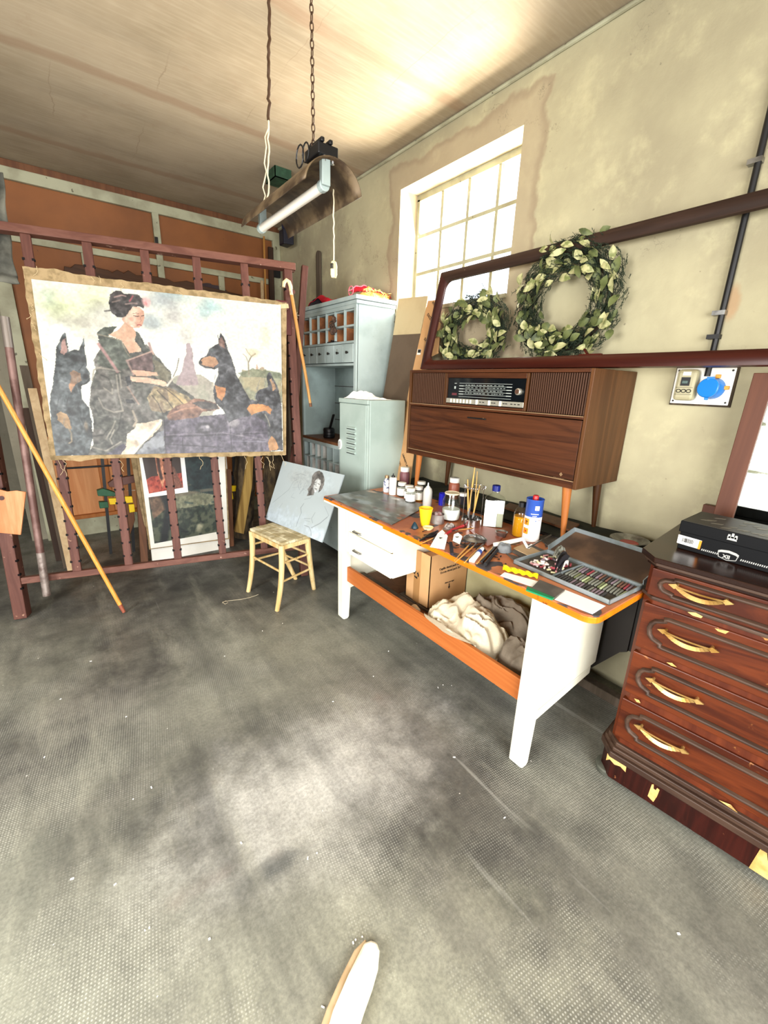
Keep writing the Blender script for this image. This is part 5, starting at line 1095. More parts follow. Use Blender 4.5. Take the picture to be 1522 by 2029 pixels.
# ================================================================== standing mirror behind the shoe box
mr = thing('standing_mirror', 'rectangular mirror in reddish wooden frame standing on the chest against the wall', 'mirror', (2.04, .1, .945))
MLn = math.radians(4); mo = Vector((1.995, .487, .946)); mup = Vector((math.sin(MLn), 0, math.cos(MLn))); mN = Vector((-mup.z, 0, mup.x)); MW, MH = .80, .585
def MM(s, t, o=0): return mo+Vector((0, -1, 0))*s+mup*t+mN*o
def mbar(n, s0, t0, s1, t1, m=M['mirrorwood']): return build(n, MB().obox(MM((s0+s1)/2, (t0+t1)/2, .0), Vector((0, 1, 0))*(s1-s0)/2, mup*(t1-t0)/2, mN*.011), m, mr, bevel=.002)
mbar('stile', 0, 0, .062, MH); mbar('stile', MW-.062, 0, MW, MH); mbar('rail', .062, 0, MW-.062, .05); mbar('rail', .062, MH-.05, MW-.062, MH)
build('mirror_glass', MB().prism([MM(.062, .05, .002), MM(MW-.062, .05, .002), MM(MW-.062, MH-.05, .002), MM(.062, MH-.05, .002)], -mN*.004), plain('silvered_glass', '#e9efe9', .02, metal=1), mr)
solo('wood_offcut', 'small reddish wood offcut on the wall beside the mirror frame', 'offcut', MB().box((2.06, .50, .951), (2.085, .545, 1.02)), M['mirrorwood'], bevel=.002)

# ================================================================== wreaths
def leafmesh(mb, p, d, nrm, L, W, m=0):
    d = d.normalized(); s = d.cross(nrm).normalized(); up = s.cross(d)
    pts = []
    for t, w_ in ((0, .1), (.25, .8), (.55, 1), (.8, .65), (1, .05)):
        c = p+d*L*t+up*(L*.12*math.sin(math.pi*t)); pts.append((c-s*W*.5*w_+up*W*.12*w_, c, c+s*W*.5*w_+up*W*.12*w_))
    vs_ = [q for r in pts for q in r]; fs_ = []
    for k in range(4): fs_ += [(k*3, k*3+1, k*3+4, k*3+3), (k*3+1, k*3+2, k*3+5, k*3+4)]
    mb.add(vs_, fs_, m)
def wreath(name, label, c, Ry, Rz, thick, nleaf, a0, a1, seed, dens):
    rr = random.Random(seed); c = Vector(c); t = thing(name, label, 'wreath', c)
    ring = [c+Vector((rr.uniform(-.006, .006), Ry*math.cos(a), Rz*math.sin(a))) for a in [2*math.pi*k/40 for k in range(40)]]
    build('twig_ring', MB().tube(ring, .014, 7, closed=True), M['twig'], t, smooth=70)
    mb = MB()
    def pos(a, sp=1.0):
        b = rr.uniform(0, 2*math.pi); r = thick*math.sqrt(rr.random())*sp
        return c+Vector((-abs(r*math.sin(b))*.6, (Ry+r*math.cos(b))*math.cos(a), (Rz+r*math.cos(b))*math.sin(a))), b
    for k in range(dens):
        a = rr.uniform(a0, a1); p, b = pos(a); tan = Vector((0, -math.sin(a), math.cos(a)))*(-1); d = (tan+Vector((rr.uniform(-.9, .2), rr.uniform(-1, 1), rr.uniform(-1, 1)))*.6).normalized()
        L = rr.uniform(.02, .045); n = 5
        mb.tube([p, p+d*L], .0009, 3, cap=False)
        for j in range(6):
            q = p+d*L*(j+1)/7; s = d.orthogonal().normalized(); s = Matrix.Rotation(rr.uniform(0, 6.28), 3, d) @ s; e = q+(s*.9+d*.6)*.011; w_ = d.cross(s)*.0022
            mb.add([q-w_, q+w_, e], [(0, 1, 2)])
    tag(build('conifer_foliage', mb, M['leafdark'], t), kind='stuff')
    for k in range(nleaf):
        a = rr.uniform(a0, a1); p, b = pos(a, 1.05); p.x -= .012
        tan = Vector((0, -math.sin(a), math.cos(a)))*rr.choice((-1, -1, 1)); d = tan+Vector((rr.uniform(-.7, .1), rr.uniform(-1, 1), rr.uniform(-1, 1)))*.8
        mb = MB(); leafmesh(mb, p, d, Vector((-1, rr.uniform(-.5, .5), rr.uniform(-.3, .7))), rr.uniform(.045, .075), rr.uniform(.026, .042)); build('leaf', mb, M['leafpale'] if rr.random() < .45 else M['leaf'], t, smooth=80)
    mb = MB()
    for k in range(5):
        a = rr.uniform(a0, a1); p, b = pos(a); out = Vector((-.2, math.cos(a), math.sin(a))); d = (out+Vector((0, -math.sin(a), math.cos(a)))*rr.uniform(-1, 1)).normalized()
        pts = [p+d*.02*j+Vector((0, 0, -.002*j*j*.4)) for j in range(6)]
        mb.tube(pts, .0014, 4)
        for j in range(1, 6):
            for sgn in (-1, 1):
                s = d.cross(Vector((1, 0, 0))).normalized()*sgn; e = pts[j]+(s+d*.5)*.016; w_ = d*.0015; mb.add([pts[j]-w_, pts[j]+w_, e], [(0, 1, 2)])
    tag(build('fir_sprig', mb, M['leafdark'], t), kind='stuff')
    return t
wreath('leafy_wreath', 'large wreath of conifer sprigs and variegated leaves hanging right of the window', (2.04, 1.275, 1.85), .205, .205, .085, 150, 0, 2*math.pi, 5, 2600)
wreath('leafy_wreath', 'smaller leafy wreath standing below the window beside the larger wreath', (2.04, 1.845, 1.76), .195, .145, .070, 140, 0, 2*math.pi, 8, 1900)

# ================================================================== boards standing beside the console
def pane4(px, Xs): return [X_(x, y, X) for (x, y), X in zip(px, Xs)]
bb = thing('leaning_hardboard', 'two-tone hardboard sheet, beige above brown, leaning against the window recess', 'board', X_(780, 780, 1.955))
nb = Vector((-1, 0, .18)).normalized(); ob = X_(820, 590, 2.075)
def BB(px): return [PL(x, y, ob, nb) for x, y in px]
build('beige_face', MB().prism(BB([(790, 592), (848, 586), (833, 661), (779, 664)]), -nb*.006), M['beigeboard'], bb); build('brown_face', MB().prism(BB([(779, 664), (833, 661), (806, 800), (757, 800)]), -nb*.006), M['brownboard'], bb)
tg = thing('cardboard_strip', 'long cardboard strip with black stamped lettering behind the dark frame corner', 'cardboard', X_(800, 960, 1.9))
ns = Vector((-1, 0, .16)).normalized(); os_ = X_(850, 600, 2.05)
def SS(x, y, o=0): return PL(x, y, os_+ns*o, ns)+Vector((0, 0, 0))
s_pts = [SS(848, 596), SS(868, 594), SS(838, 760), SS(812, 960), SS(780, 960), SS(812, 760)]
build('strip', MB().prism(s_pts, -ns*.005), M['carton'], tg)
build('strip_flap', MB().prism([SS(848, 620), SS(872, 640), SS(868, 700), SS(836, 716)], -ns*.004), M['carton'], tg)
for body, q0, q1, sz in (('NTEN', (856, 600), (864, 614), .022), ('EXCL', (846, 624), (856, 640), .024), ('SX', (840, 672), (846, 684), .024), ('LEMNESTUR', (797, 900), (808, 932), .020), ('EXL', (790, 916), (796, 930), .02)):
    a, b = SS(*q0, .0008), SS(*q1, .0008); d = (b-a); up_ = ns.cross(d); text('stamped_lettering', body, M['ink'], sz, a, d, up_ if up_.z > 0 or 1 else -up_, tg, bold=.0003)
a = SS(836, 700, .0008); build('sticker', MB().prism([SS(828, 692, .001), SS(835, 692, .001), SS(833, 703, .001), SS(826, 703, .001)], ns*.001), M['white'], tg); build('sticker_print', MB().prism([SS(828.7, 692.5, .002), SS(834.5, 692.5, .002), SS(833.3, 699, .002), SS(827.8, 699, .002)], ns*.001), M['ink'], tg)
# ================================================================== chest of drawers
HO = Vector((1.498, .492, 0)); HD = Vector((.0912, -.9958, 0)).normalized(); HI = Vector((-HD.y, HD.x, 0)); HI = HI if HI.x > 0 else -HI; HU = Vector((0, 0, 1))
def Hh(a, z, b=0): return HO+HD*a+HU*z+HI*b
che = thing('chest_of_drawers', 'antique mahogany chest of four drawers with brass handles and chipped veneer', 'chest of drawers', Hh(.6, 0, .28))
HL, HDp = 1.22, .50
def hbox(n, a0, z0, b0, a1, z1, b1, m, par=None, bev=.003): return build(n, MB().obox(Hh((a0+a1)/2, (z0+z1)/2, (b0+b1)/2), HD*(a1-a0)/2, HI*(b1-b0)/2, HU*(z1-z0)/2), m, par or che, bevel=bev)
def hprof(n, prof, a0, a1, m, par=None): # moulding along the front: prof of (b, z)
    return build(n, MB().prism([Hh(a0, z, b) for b, z in prof], HD*(a1-a0)), m, par or che, smooth=35)
# body with chamfered corner
ch_ = .035
def plan(off, z0, z1, m, n, bev=.003, back=HDp):
    o = off; pl = [Hh(-.012-o, z0, ch_), Hh(-.012-o, z0, back), Hh(HL+o, z0, back), Hh(HL+o, z0, ch_), Hh(HL-ch_+o*.4, z0, .004-o), Hh(-.012+ch_-o*.4, z0, .004-o)]
    return build(n, MB().prism(pl, HU*(z1-z0)), m, che, bevel=bev)
plan(0, .13, .905, M['chestz'], 'carcass'); plan(.035, .925, .943, M['chesttop'], 'top'); plan(.022, .912, .926, M['mould'], 'top_moulding'); plan(.012, .900, .913, M['chesttop'], 'top_moulding')
plan(.012, .172, .190, M['mould'], 'base_moulding'); plan(.022, .155, .172, M['mould'], 'base_moulding'); plan(.032, .13, .155, M['mould'], 'base_moulding'); plan(.016, .028, .13, M['skirt'], 'skirting')
plan(.008, .787, .800, M['mould'], 'waist_moulding', .004)
def chip(pts): 
    chips = MB()
    ps = [Hh(a, z, -.0125) for a, z in pts]; chips.prism(ps, -HI*.0012); build('bare_wood_patch', chips, M['chip'], che)
chip([(-.0, .128), (.068, .126), (.070, .095), (.05, .105), (.03, .098), (.012, .108), (0.0, .095)]); chip([(.155, .112), (.160, .116), (.163, .098), (.170, .098), (.172, .110), (.180, .108), (.178, .075), (.172, .045), (.152, .055)]); chip([(.452, .118), (.468, .12), (.475, .095), (.53, .09), (.54, .03), (.444, .03)]); chip([(.66, .12), (.72, .115), (.71, .06), (.67, .07)])
zz = [(.803, .898), (.602, .772), (.413, .580), (.214, .382)]
for pts in ([(.125, .788), (.145, .795), (.165, .790), (.162, .783), (.14, .782)], [(.20, .766+.0), (.235, .772), (.228, .76), (.21, .760)], [(.105, .590), (.12, .596), (.135, .588), (.12, .585)], [(.04, .402), (.055, .405), (.062, .396), (.05, .393)], [(.33, .196), (.36, .204), (.352, .193), (.38, .19)]): build('veneer_nick', MB().prism([Hh(a, z, -.0045) for a, z in pts], -HI*.001), M['chip'], che)
def handle(parent, ac, zc):
    W2 = .075; mb = MB(); n = 14
    # drooping bail-shaped pull with a flat, pointed-ended plate
    lo_, hi_ = [], []
    for k in range(n+1):
        s = -1+2*k/n; e = 1-abs(s)**2.2; lo_.append((ac+s*W2*.95, zc+.010-.026*e)); hi_.append((ac+s*W2*.78, zc+.010-.014*e))
    for k in range(n):
        q = [lo_[k], lo_[k+1], hi_[k+1], hi_[k]]; o_ = -.020-.008*math.sin(math.pi*(k+.5)/n)
        mb.add([Hh(*q[0], o_), Hh(*q[1], o_), Hh(*q[2], o_+.006), Hh(*q[3], o_+.006), Hh(*q[0], o_+.004), Hh(*q[1], o_+.004), Hh(*q[2], o_+.010), Hh(*q[3], o_+.010)], [(0, 1, 2, 3), (7, 6, 5, 4), (0, 4, 5, 1), (2, 6, 7, 3)])
    mb.tube([Hh(ac+W2*.82*(-1+2*k/8), zc+.012-.004*(1-(-1+2*k/8)**2), -.024) for k in range(9)], .0028, 6)
    h = build('handle', mb, M['handle'], parent, smooth=50, recalc=True)
    for s in (-1, 1):
        mb = MB()
        mb.prism([Hh(ac+s*W2*1.12, zc+.012, -.020), Hh(ac+s*W2*.86, zc+.020, -.020), Hh(ac+s*W2*.74, zc+.012, -.020), Hh(ac+s*W2*.88, zc+.002, -.020)], -HI*.005)
        mb.tube([Hh(ac+s*W2*.84, zc+.012, -.021), Hh(ac+s*W2*.84, zc+.012, -.001)], .005, 8)
        build('handle_mount', mb, M['handle'], h, smooth=40)
def path_mould(parent, pts, w_=.016, h_=.013):
    """raised half-round bead following a path on the drawer front"""
    n = len(pts); mb = MB(); vs_ = []
    for i, p in enumerate(pts):
        a = Vector(pts[(i-1) % n]); b = Vector(pts[(i+1) % n]); t = (b-a).normalized(); nn = Vector((-t.y, t.x)); p = Vector(p)
        for k in range(6):
            s = -1+2*k/5; q = p+nn*w_/2*s; vs_.append(Hh(q.x, q.y, -.001-h_*math.sqrt(max(0, 1-s*s))*.9-.004))
    fs_ = []
    for i in range(n):
        j = (i+1) % n
        for k in range(5): fs_.append((i*6+k, i*6+k+1, j*6+k+1, j*6+k))
    mb.add(vs_, fs_); return build('raised_moulding', mb, M['mould'], parent, smooth=60, recalc=True)
for (z0, z1) in zz:
    d = hbox('drawer', .004, z0, -.004, HL-.03, z1, .02, M['chest'])
    zc = (z0+z1)/2+.0; h2 = (z1-z0)/2*.62; L, R = .045, HL-.075
    pts = []
    def endcap(a, sgn):
        o = []
        o.append((a+sgn*.040, zc+h2)); o.append((a+sgn*.030, zc+h2*.98)); o.append((a+sgn*.030, zc+h2*.80))
        for k in range(7):
            an = math.pi/2+math.pi*k/6; o.append((a+sgn*.020+sgn*.030*math.cos(an), zc+h2*.72*math.sin(an)))
        o += [(a+sgn*.030, zc-h2*.80), (a+sgn*.030, zc-h2*.98), (a+sgn*.040, zc-h2)]; return o
    pts = endcap(L, 1)+[(L+(R-L)*k/8, zc-h2) for k in range(1, 8)]+endcap(R, -1)[::-1]+[(R-(R-L)*k/8, zc+h2) for k in range(1, 8)]
    path_mould(d, pts); handle(d, .145, zc+.004); handle(d, HL-.17, zc+.004)
build('bun_foot', MB().lathe([(.030, 0), (.042, .004), (.045, .012), (.035, .018), (.048, .026), (.046, .034), (.03, .036)], Hh(-.0, 0.001, .045), 24), plain('dusty_dark_foot', '#2a2c28', .5, '#55564c', 14), che, smooth=50)
build('bun_foot', MB().lathe([(.030, 0), (.042, .004), (.045, .012), (.035, .018), (.048, .026), (.03, .029)], Hh(HL-.05, 0.001, .06), 20), M['skirt'], che, smooth=50)
build('rear_foot', MB().obox(Hh(.0, .014, .44), HD*.03, HI*.03, HU*.0135), M['skirt'], che); build('rear_foot', MB().obox(Hh(HL-.06, .014, .44), HD*.03, HI*.03, HU*.0135), M['skirt'], che)
# shoe box
SA = Vector((1.628, .478, .9435)); SD = Vector((.02, -1, 0)).normalized(); SI = Vector((1, .02, 0)).normalized()
SD = Vector((-.0, -1, 0)); q1 = Z_(1378, 1095, .9435); 
sb = thing('shoe_box', 'black shoe box with silver emblem and white barcode label on the chest', 'box', SA+SD*.17+SI*.1)
def S_(a, z, b=0): return SA+SD*a+HU*z+SI*b
BH = .098
build('box', MB().obox(S_(.168, .030, .1), SD*.165, SI*.095, HU*.030), M['boxblack'], sb, bevel=.002); lid = build('lid', MB().obox(S_(.168, .079, .1), SD*.170, SI*.100, HU*.019), M['boxblack'], sb, bevel=.002)
build('lid_top_print', MB().obox(S_(.168, .0985, .1), SD*.166, SI*.096, HU*.0006), M['boxtop'], sb)
fx = -.0005
lb = build('barcode_label', MB().prism([S_(-.0, .048, .0045), S_(.068, .046, .0045), S_(.067, .016, .0045), S_(-.0, .018, .0045)], -SI*.001), M['paper'], sb); build('label_stripe', MB().prism([S_(.062, .0455, .003), S_(.069, .0455, .003), S_(.068, .016, .003), S_(.061, .016, .003)], -SI*.001), M['canorange'], lb)
mb = MB(); rr = random.Random(2); x = .014
while x < .045: wd = rr.choice((.0007, .0012, .002)); mb.prism([S_(x, .041, .0030), S_(x+wd, .041, .0030), S_(x+wd, .026, .0030), S_(x, .026, .0030)], -SI*.0006); x += wd+rr.choice((.0008, .0015))
build('barcode_bar', mb, M['ink'], lb)
mb = MB()
for k in range(48):
    x = .073+k*.0052
    if .115 < x < .172: continue
    mb.prism([S_(x, .020, .0045), S_(x+.0028, .020, .0045), S_(x+.0016, .014, .0045), S_(x-.0012, .014, .0045)], -SI*.0008)
build('dashed_border', mb, M['silverink'], sb)
def outl(pts, wd, m, name, par, b=.0045):
    mb = MB(); 
    for i in range(len(pts)-1): mb.beam(S_(*pts[i], b-.0005), S_(*pts[i+1], b-.0005), wd, .001, HU if abs(pts[i][0]-pts[i+1][0]) > abs(pts[i][1]-pts[i+1][1]) else SD)
    return build(name, mb, m, par)
outl([(.118, .022), (.120, .010), (.143, .004), (.166, .010), (.168, .022)], .0018, M['silverink'], 'emblem_shield', sb)
mb = MB(); arc = [(.116, .030), (.124, .034), (.143, .037), (.162, .034), (.170, .030)]; lo2 = [(a, z-.008) for a, z in arc]
mb.prism([S_(*p, .0045) for p in arc+lo2[::-1]], -SI*.0008); build('emblem_ribbon', mb, M['silverink'], sb)
text('emblem_lettering', 'XII', M['silverink'], .016, S_(.1305, .0095, .0042), SD, HU, sb, bold=.0006)
cr = MB(); cz = .078
for (a, z, w2, h2_) in ((.143, cz, .013, .006), (.134, cz+.006, .004, .006), (.143, cz+.009, .004, .008), (.152, cz+.006, .004, .006)): cr.prism([S_(a-w2, z-h2_, .0), S_(a+w2, z-h2_, .0), S_(a+w2*.7, z+h2_, .0), S_(a-w2*.7, z+h2_, .0)], -SI*.0009)
build('crown_print', cr, M['silverink'], lid)
mb = MB(); rr = random.Random(6)
for k in range(26): a = .03+rr.random()*.28; b = .02+rr.random()*.14; w2 = rr.uniform(.008, .03); mb.prism([S_(a, .0991, b), S_(a+w2, .0991, b+.01), S_(a+w2*1.1, .0991, b+.022), S_(a+.004, .0991, b+.012)], HU*.0006)
build('lid_drawing', mb, plain('faded_print', '#5a5548', .5), lid)

# ================================================================== work table
TZ = .785
tb = thing('work_table', 'cream metal desk with orange laminate top used as a painting bench', 'table', (1.5, 1.38, 0))
TX0, TX1, TY0, TY1 = 1.215, 1.765, .515, 2.218
def rrect(x0, y0, x1, y1, r, z, n=6):
    o = []
    for cx4, cy4, a0, rr_ in ((x1-.005, y0+.005, -90, .005), (x1-.005, y1-.005, 0, .005), (x0+r*.4, y1-r*.4, 90, r*.4), (x0+r, y0+r, 180, r)):
        for k in range(n+1): a = math.radians(a0+90*k/n); o.append(Vector((cx4+rr_*math.cos(a), cy4+rr_*math.sin(a), z)))
    return o
build('top', MB().prism(rrect(TX0+.002, TY0+.002, TX1, TY1, .045, TZ-.006), (0, 0, .006)), M['tabletop'], tb)
build('top_edge', MB().prism(rrect(TX0, TY0, TX1, TY1, .047, TZ-.028), (0, 0, .0225)), M['edge'], tb, bevel=.003)
build('peeled_edge_strip', MB().box((TX0-.0012, 1.60, TZ-.0275), (TX0+.002, TY1-.02, TZ-.016)), M['cream'], tb)
# end frames: panel with slanting bottom and a long front leg
def endframe(y0, y1, nm):
    pl = [(1.255, .0), (1.262, .0), (1.315, .235), (1.725, .305), (1.725, TZ-.029), (1.255, TZ-.029)]
    zz_ = TZ-.029
    # front leg: tapering box
    build('front_leg', MB().prism([(1.255, y0, .012), (1.268, y0, .0), (1.293, y0, .0), (1.305, y0, .012), (1.318, y0, .25), (1.318, y0, zz_), (1.255, y0, zz_)], (0, y1-y0, 0)), M['cream'], tb, bevel=.006)
    if nm == 'left': build('rear_leg', MB().prism([(1.70, y0, 0), (1.735, y0, 0), (1.735, y0, zz_), (1.69, y0, zz_)], (0, (y1-y0)*.6, 0)), M['cream'], tb, bevel=.004)
    build('lower_brace', MB().prism([(1.312, y0, .215), (1.70, y0, .262), (1.70, y0, .300), (1.312, y0, .255)], (0, y1-y0, 0)), M['cream'], tb, bevel=.003)
    build('side_panel', MB().prism([(1.318, y0+.012, .258), (1.695, y0+.012, .304), (1.695, y0+.012, zz_), (1.318, y0+.012, zz_)], (0, .012, 0)), M['cream'], tb)
endframe(.70, .76, 'right'); endframe(2.045, 2.105, 'left')
build('side_skin', MB().prism([(1.262, .694, .27), (1.722, .694, .315), (1.722, .694, TZ-.03), (1.262, .694, TZ-.03)], (0, .0055, 0)), M['cream'], tb, bevel=.002)
build('floor_cap', MB().lathe([(.018, 0), (.018, .005), (0, .005)], (1.281, .73, .0005), 12, sy=1.4), M['black'], tb)
if 0: build('apron_rail', MB().box((1.262, .76, TZ-.075), (1.28, 2.045, TZ-.029)), M['cream'], tb, bevel=.002)
build('modesty_panel', MB().box((1.725, .76, .30), (1.733, 2.045, TZ-.03)), plain('khaki_enamel', '#a49e78', .5, '#8f8a66', 3), tb)
# drawer pedestal
ya, yb = 1.575, 2.04; zb_ = .475
build('drawer_pedestal', MB().box((1.272, ya, zb_), (1.68, yb, TZ-.03)), M['cream'], tb, bevel=.004)
zm = hz(764, 1098, (1.262, 1.60)) ; zm = .62
for z0, z1 in ((zm+.002, TZ-.034), (zb_+.004, zm-.002)):
    d = build('drawer', MB().box((1.258, ya+.002, z0), (1.274, yb-.055, z1)), M['cream'], tb, bevel=.003)
    yh = X_(707, 1055 if z0 > .6 else 1092, 1.25).y; zh = hz(708, 1056 if z0 > .6 else 1094, (1.25, yh))
    build('drawer_pull', MB().tube([(1.258, yh+.035, zh), (1.243, yh+.03, zh), (1.243, yh-.03, zh), (1.258, yh-.035, zh)], .005, 8), M['steel'], d, smooth=50)
build('foot_board', MB().box((1.285, .762, .268), (1.305, 2.043, .365)), M['footboard'], tb, bevel=.003)
lsx = build('lower_shelf', MB().box((1.31, .775, .272), (1.72, 2.03, .288)), M['brownwood'], tb, bevel=.002)
SH = .2885
# rear bench against the wall
bz = .80
be = thing('rear_bench', 'dark bench covered in green baize between the desk and the wall', 'bench', (1.94, 1.4, 0))
build('bench_top', MB().box((1.768, .575, bz-.03), (WX-.004, 2.285, bz-.004)), M['benchdark'], be, bevel=.003)
def baize(u, v): x = 1.769+u*(WX-.006-1.769); y = .565+v*1.72; return (x, y, bz-.0035+.003+.002*math.sin(y*31)+.0015*math.sin(x*60+y*11))
o = build('baize_cover', MB().grid(baize, 12, 60), M['benchcloth'], be, smooth=80)
build('front_panel', MB().prism([(1.77, .725, .245), (1.77, .626, .384), (1.77, .60, .40), (1.77, .60, bz-.031), (1.77, 2.20, bz-.031), (1.77, 2.20, .245)], (.012, 0, 0)), M['benchdark'], be)
build('side_panel', MB().prism([(1.785, .585, .40), (2.09, .585, .36), (2.09, .585, bz-.031), (1.775, .585, bz-.031)], (0, .02, 0)), M['benchdark'], be)
build('side_panel', MB().box((1.775, 2.25, 0), (2.09, 2.27, bz-.031)), M['benchdark'], be)
for y in (1.35, 2.22): build('leg', MB().box((2.04, y, 0), (2.09, y+.04, bz-.031)), M['benchdark'], be)
build('leg', MB().box((1.78, 2.18, 0), (1.82, 2.22, bz-.031)), M['benchdark'], be); build('leg', MB().box((1.78, 1.36, 0), (1.82, 1.40, bz-.031)), M['benchdark'], be)
solo('floor_timber', 'grey timber lying on the floor under the desk beside the wall', 'timber', MB().box((1.93, .60, 0.001), (1.98, 1.75, .05)), M['greyplank'], bevel=.004)
pk = [Z_(997, 1004, .815), Z_(1010, 996, .815), Z_(1149, 1038, .815), Z_(1130, 1050, .815)]
solo('brown_plank', 'long brown plank lying on the bench behind the bottles', 'plank', MB().prism([p-Vector((0, 0, .010)) for p in pk], (0, 0, .011)), M['brownwood'], bevel=.002)
pk = [Z_(985, 985, .82), Z_(1015, 980, .82), Z_(1080, 1030, .82), Z_(1045, 1035, .82)]
hc = Z_(1246, 1078, .81); hcp = thing('enamel_basin', 'round metal basin with red content at the bench corner by the chest', 'basin', (hc.x, hc.y, bz+.004))
sR = 36*mpp(hc)
build('basin', MB().lathe([(sR*.5, 0), (sR*.55, .003), (sR*.8, .018), (sR*.97, .026), (sR, .029), (sR*.97, .032), (sR*.78, .023), (sR*.5, .008), (0, .007)], (hc.x, hc.y, bz+.003), 30), M['steel'], hcp, smooth=50)
build('red_content', MB().lathe([(0, .018), (sR*.45, .016), (sR*.5, .010), (0, .009)], (hc.x, hc.y, bz+.003), 20), M['redpl'], hcp, smooth=50)

# ------------------------------------------------------------------ things on the table
def up(px, py, top_y, w_px, Z=TZ):
    """upright round object: front-base pixel, top pixel row, width in pixels -> centre, height, radius"""
    P = Z_(px, py, Z+.001); r = w_px*mpp(P)/2; v = (P-EYE); v.z = 0; v.normalize(); Cc = P+v*r*.85; Cc.z = Z+.0008
    h = hz(px, top_y, Cc)-Cc.z; return Cc, h, r
def jar(name, label, cat, base, top_y, w, prof, mat, Z=TZ, group=None, n=22, **k):
    Cc, h, r = up(*base, top_y, w, Z); t = thing(name, label, cat, Cc, group)
    build('body', MB().lathe([(a*r, b*h) for a, b in prof], Cc, n, **k), mat, t, smooth=45); return t, Cc, h, r
def part_l(t, n, Cc, h, r, prof, mat, nn=20, **k): return build(n, MB().lathe([(a*r, b*h) for a, b in prof], Cc, nn, **k), mat, t, smooth=45)
# palette sheet
pts = [Z_(*q, TZ) for q in ((646, 985), (728, 971), (848, 1003), (776, 1041))]; gpz = thing('glass_palette', 'large glass palette smeared with dry paint at the desk left end', 'palette', pts[0])
gpp = [p.copy() for p in pts]
for p in gpp: p.x = min(max(p.x, TX0+.02), TX1-.02); p.y = min(p.y, TY1-.01)
gn = MB().prism([p+Vector((0, 0, .0005)) for p in gpp], (0, 0, .004)); build('sheet', gn, M['gpalette'], gpz, bevel=.001)
pa5 = Painter(150, 110, [(646, 985), (728, 971), (848, 1003), (776, 1041)], '#57544b'); RS = np.random.RandomState(33)
for k in range(70):
    u_, v_ = RS.rand(), RS.rand(); x = 646+(728-646)*v_+(776-646)*u_; y = 985-14*v_+56*u_-10*u_*v_
    pa5.blob(x, y, 5+RS.rand()*14, 2+RS.rand()*5, ['#8a949c', '#3a3a36', '#6a655a', '#7b7a74', '#5c3a38', '#9aa4aa', '#4d4f4c', '#74786f'][k % 8], .75, k)
for q, c in (((758, 990), '#4a2a38'), ((766, 1006), '#6a2a20'), ((735, 975), '#c0a088'), ((700, 990), '#2a2a28'), ((800, 1020), '#7a3028'), ((780, 988), '#d8d8d4'), ((792, 1026), '#a05a38')): pa5.blob(*q, 8, 2.5, c, .9, 3)
picture('dried_paint', pa5, [gpp[0]+Vector((0, 0, .005)), gpp[1]+Vector((0, 0, .005)), gpp[2]+Vector((0, 0, .005)), gpp[3]+Vector((0, 0, .005))], paint_mat('palette_paint', .28, .3, 90), gpz)
# back-left group
t, Cc, h, r = jar('patterned_bottle', 'small white patterned bottle with brass cap at the back left of the desk', 'bottle', (766, 976), 942, 14, [(.9, 0), (1, .05), (1, .62), (.8, .72), (.5, .78), (.5, .85)], plain('blue_white_glaze', '#dcdde2', .3, '#4c5578', 60, lo=.55, hi=.6))
part_l(t, 'cap', Cc, h, r, [(.6, .85), (.6, 1), (0, 1)], M['brass'])
t, Cc, h, r = jar('white_bottle', 'white plastic bottle with black nozzle cap at the back left of the desk', 'bottle', (778, 981), 938, 15, [(1, 0), (1, .76), (.85, .82), (.3, .83)], M['whitepl'])
part_l(t, 'cap', Cc, h, r, [(.5, .83), (.42, .9), (.18, .92), (.12, 1), (0, 1)], M['black'])
JP = [(.85, 0), (1, .04), (1, .70), (.78, .80)]
def lidjar(name, lab, base, top, w, mat, lidm=M['white'], Z=TZ, lab_m=None, fill=None):
    t, Cc, h, r = jar(name, lab, 'jar', base, top, w, JP, mat, Z); part_l(t, 'lid', Cc, h, r, [(.86, .80), (.88, 1), (.83, 1.01), (0, 1.01)], lidm)
    if lab_m: part_l(t, 'label', Cc, h, r, [(1.01, .12), (1.015, .60), (1.01, .6)], lab_m)
    if fill: part_l(t, 'contents', Cc, h, r, [(.8, .03), (.94, .06), (.94, .5), (0, .5)], fill)
    return t
lidjar('paint_jar', 'mauve paint jar with white lid beside the cardboard strip', (801, 967), 926, 20, M['mauve'])
lidjar('glass_jar', 'leftmost small white-lidded glass jar of the cluster', (796, 985), 956, 19, M['glass'], lab_m=M['paper'], fill=M['greypad'])
lidjar('glass_jar', 'white-lidded glass jar at the back of the small jar cluster', (834, 980), 954, 19, M['glass'], fill=M['darkcloth'])
lidjar('glass_jar', 'white-lidded glass jar between leftmost jar and front jar of the cluster', (810, 992), 962, 19, M['glass'], lab_m=M['paper'], fill=M['benchcloth'])
lidjar('glass_jar', 'white-lidded glass jar at the right of the small jar cluster', (829, 994), 964, 19, M['glass'], lab_m=M['white'], fill=M['amber'])
lidjar('glass_jar', 'front white-labelled glass jar of the small jar cluster', (813, 997), 967, 20, M['glass'], lab_m=M['paper'], fill=M['greypad'])
t, Cc, h, r = jar('dropper_bottle', 'translucent dropper bottle with pointed tip behind the yellow cup', 'bottle', (846, 1005), 956, 18, [(.9, 0), (1, .03), (1, .62), (.85, .74), (.55, .80), (.45, .80)], plain('milky_plastic', '#c9c6bf', .35))
part_l(t, 'nozzle', Cc, h, r, [(.45, .80), (.42, .84), (.2, .86), (.1, 1), (0, 1)], M['whitepl'])
t, Cc, h, r = jar('yellow_cup', 'bright yellow paper cup at the right corner of the palette', 'cup', (842, 1044), 1006, 20, [(.85, 0), (1.35, .97), (1.42, .98), (1.42, 1), (1.32, 1), (1.30, .97), (.80, .03), (0, .03)], M['cup'])
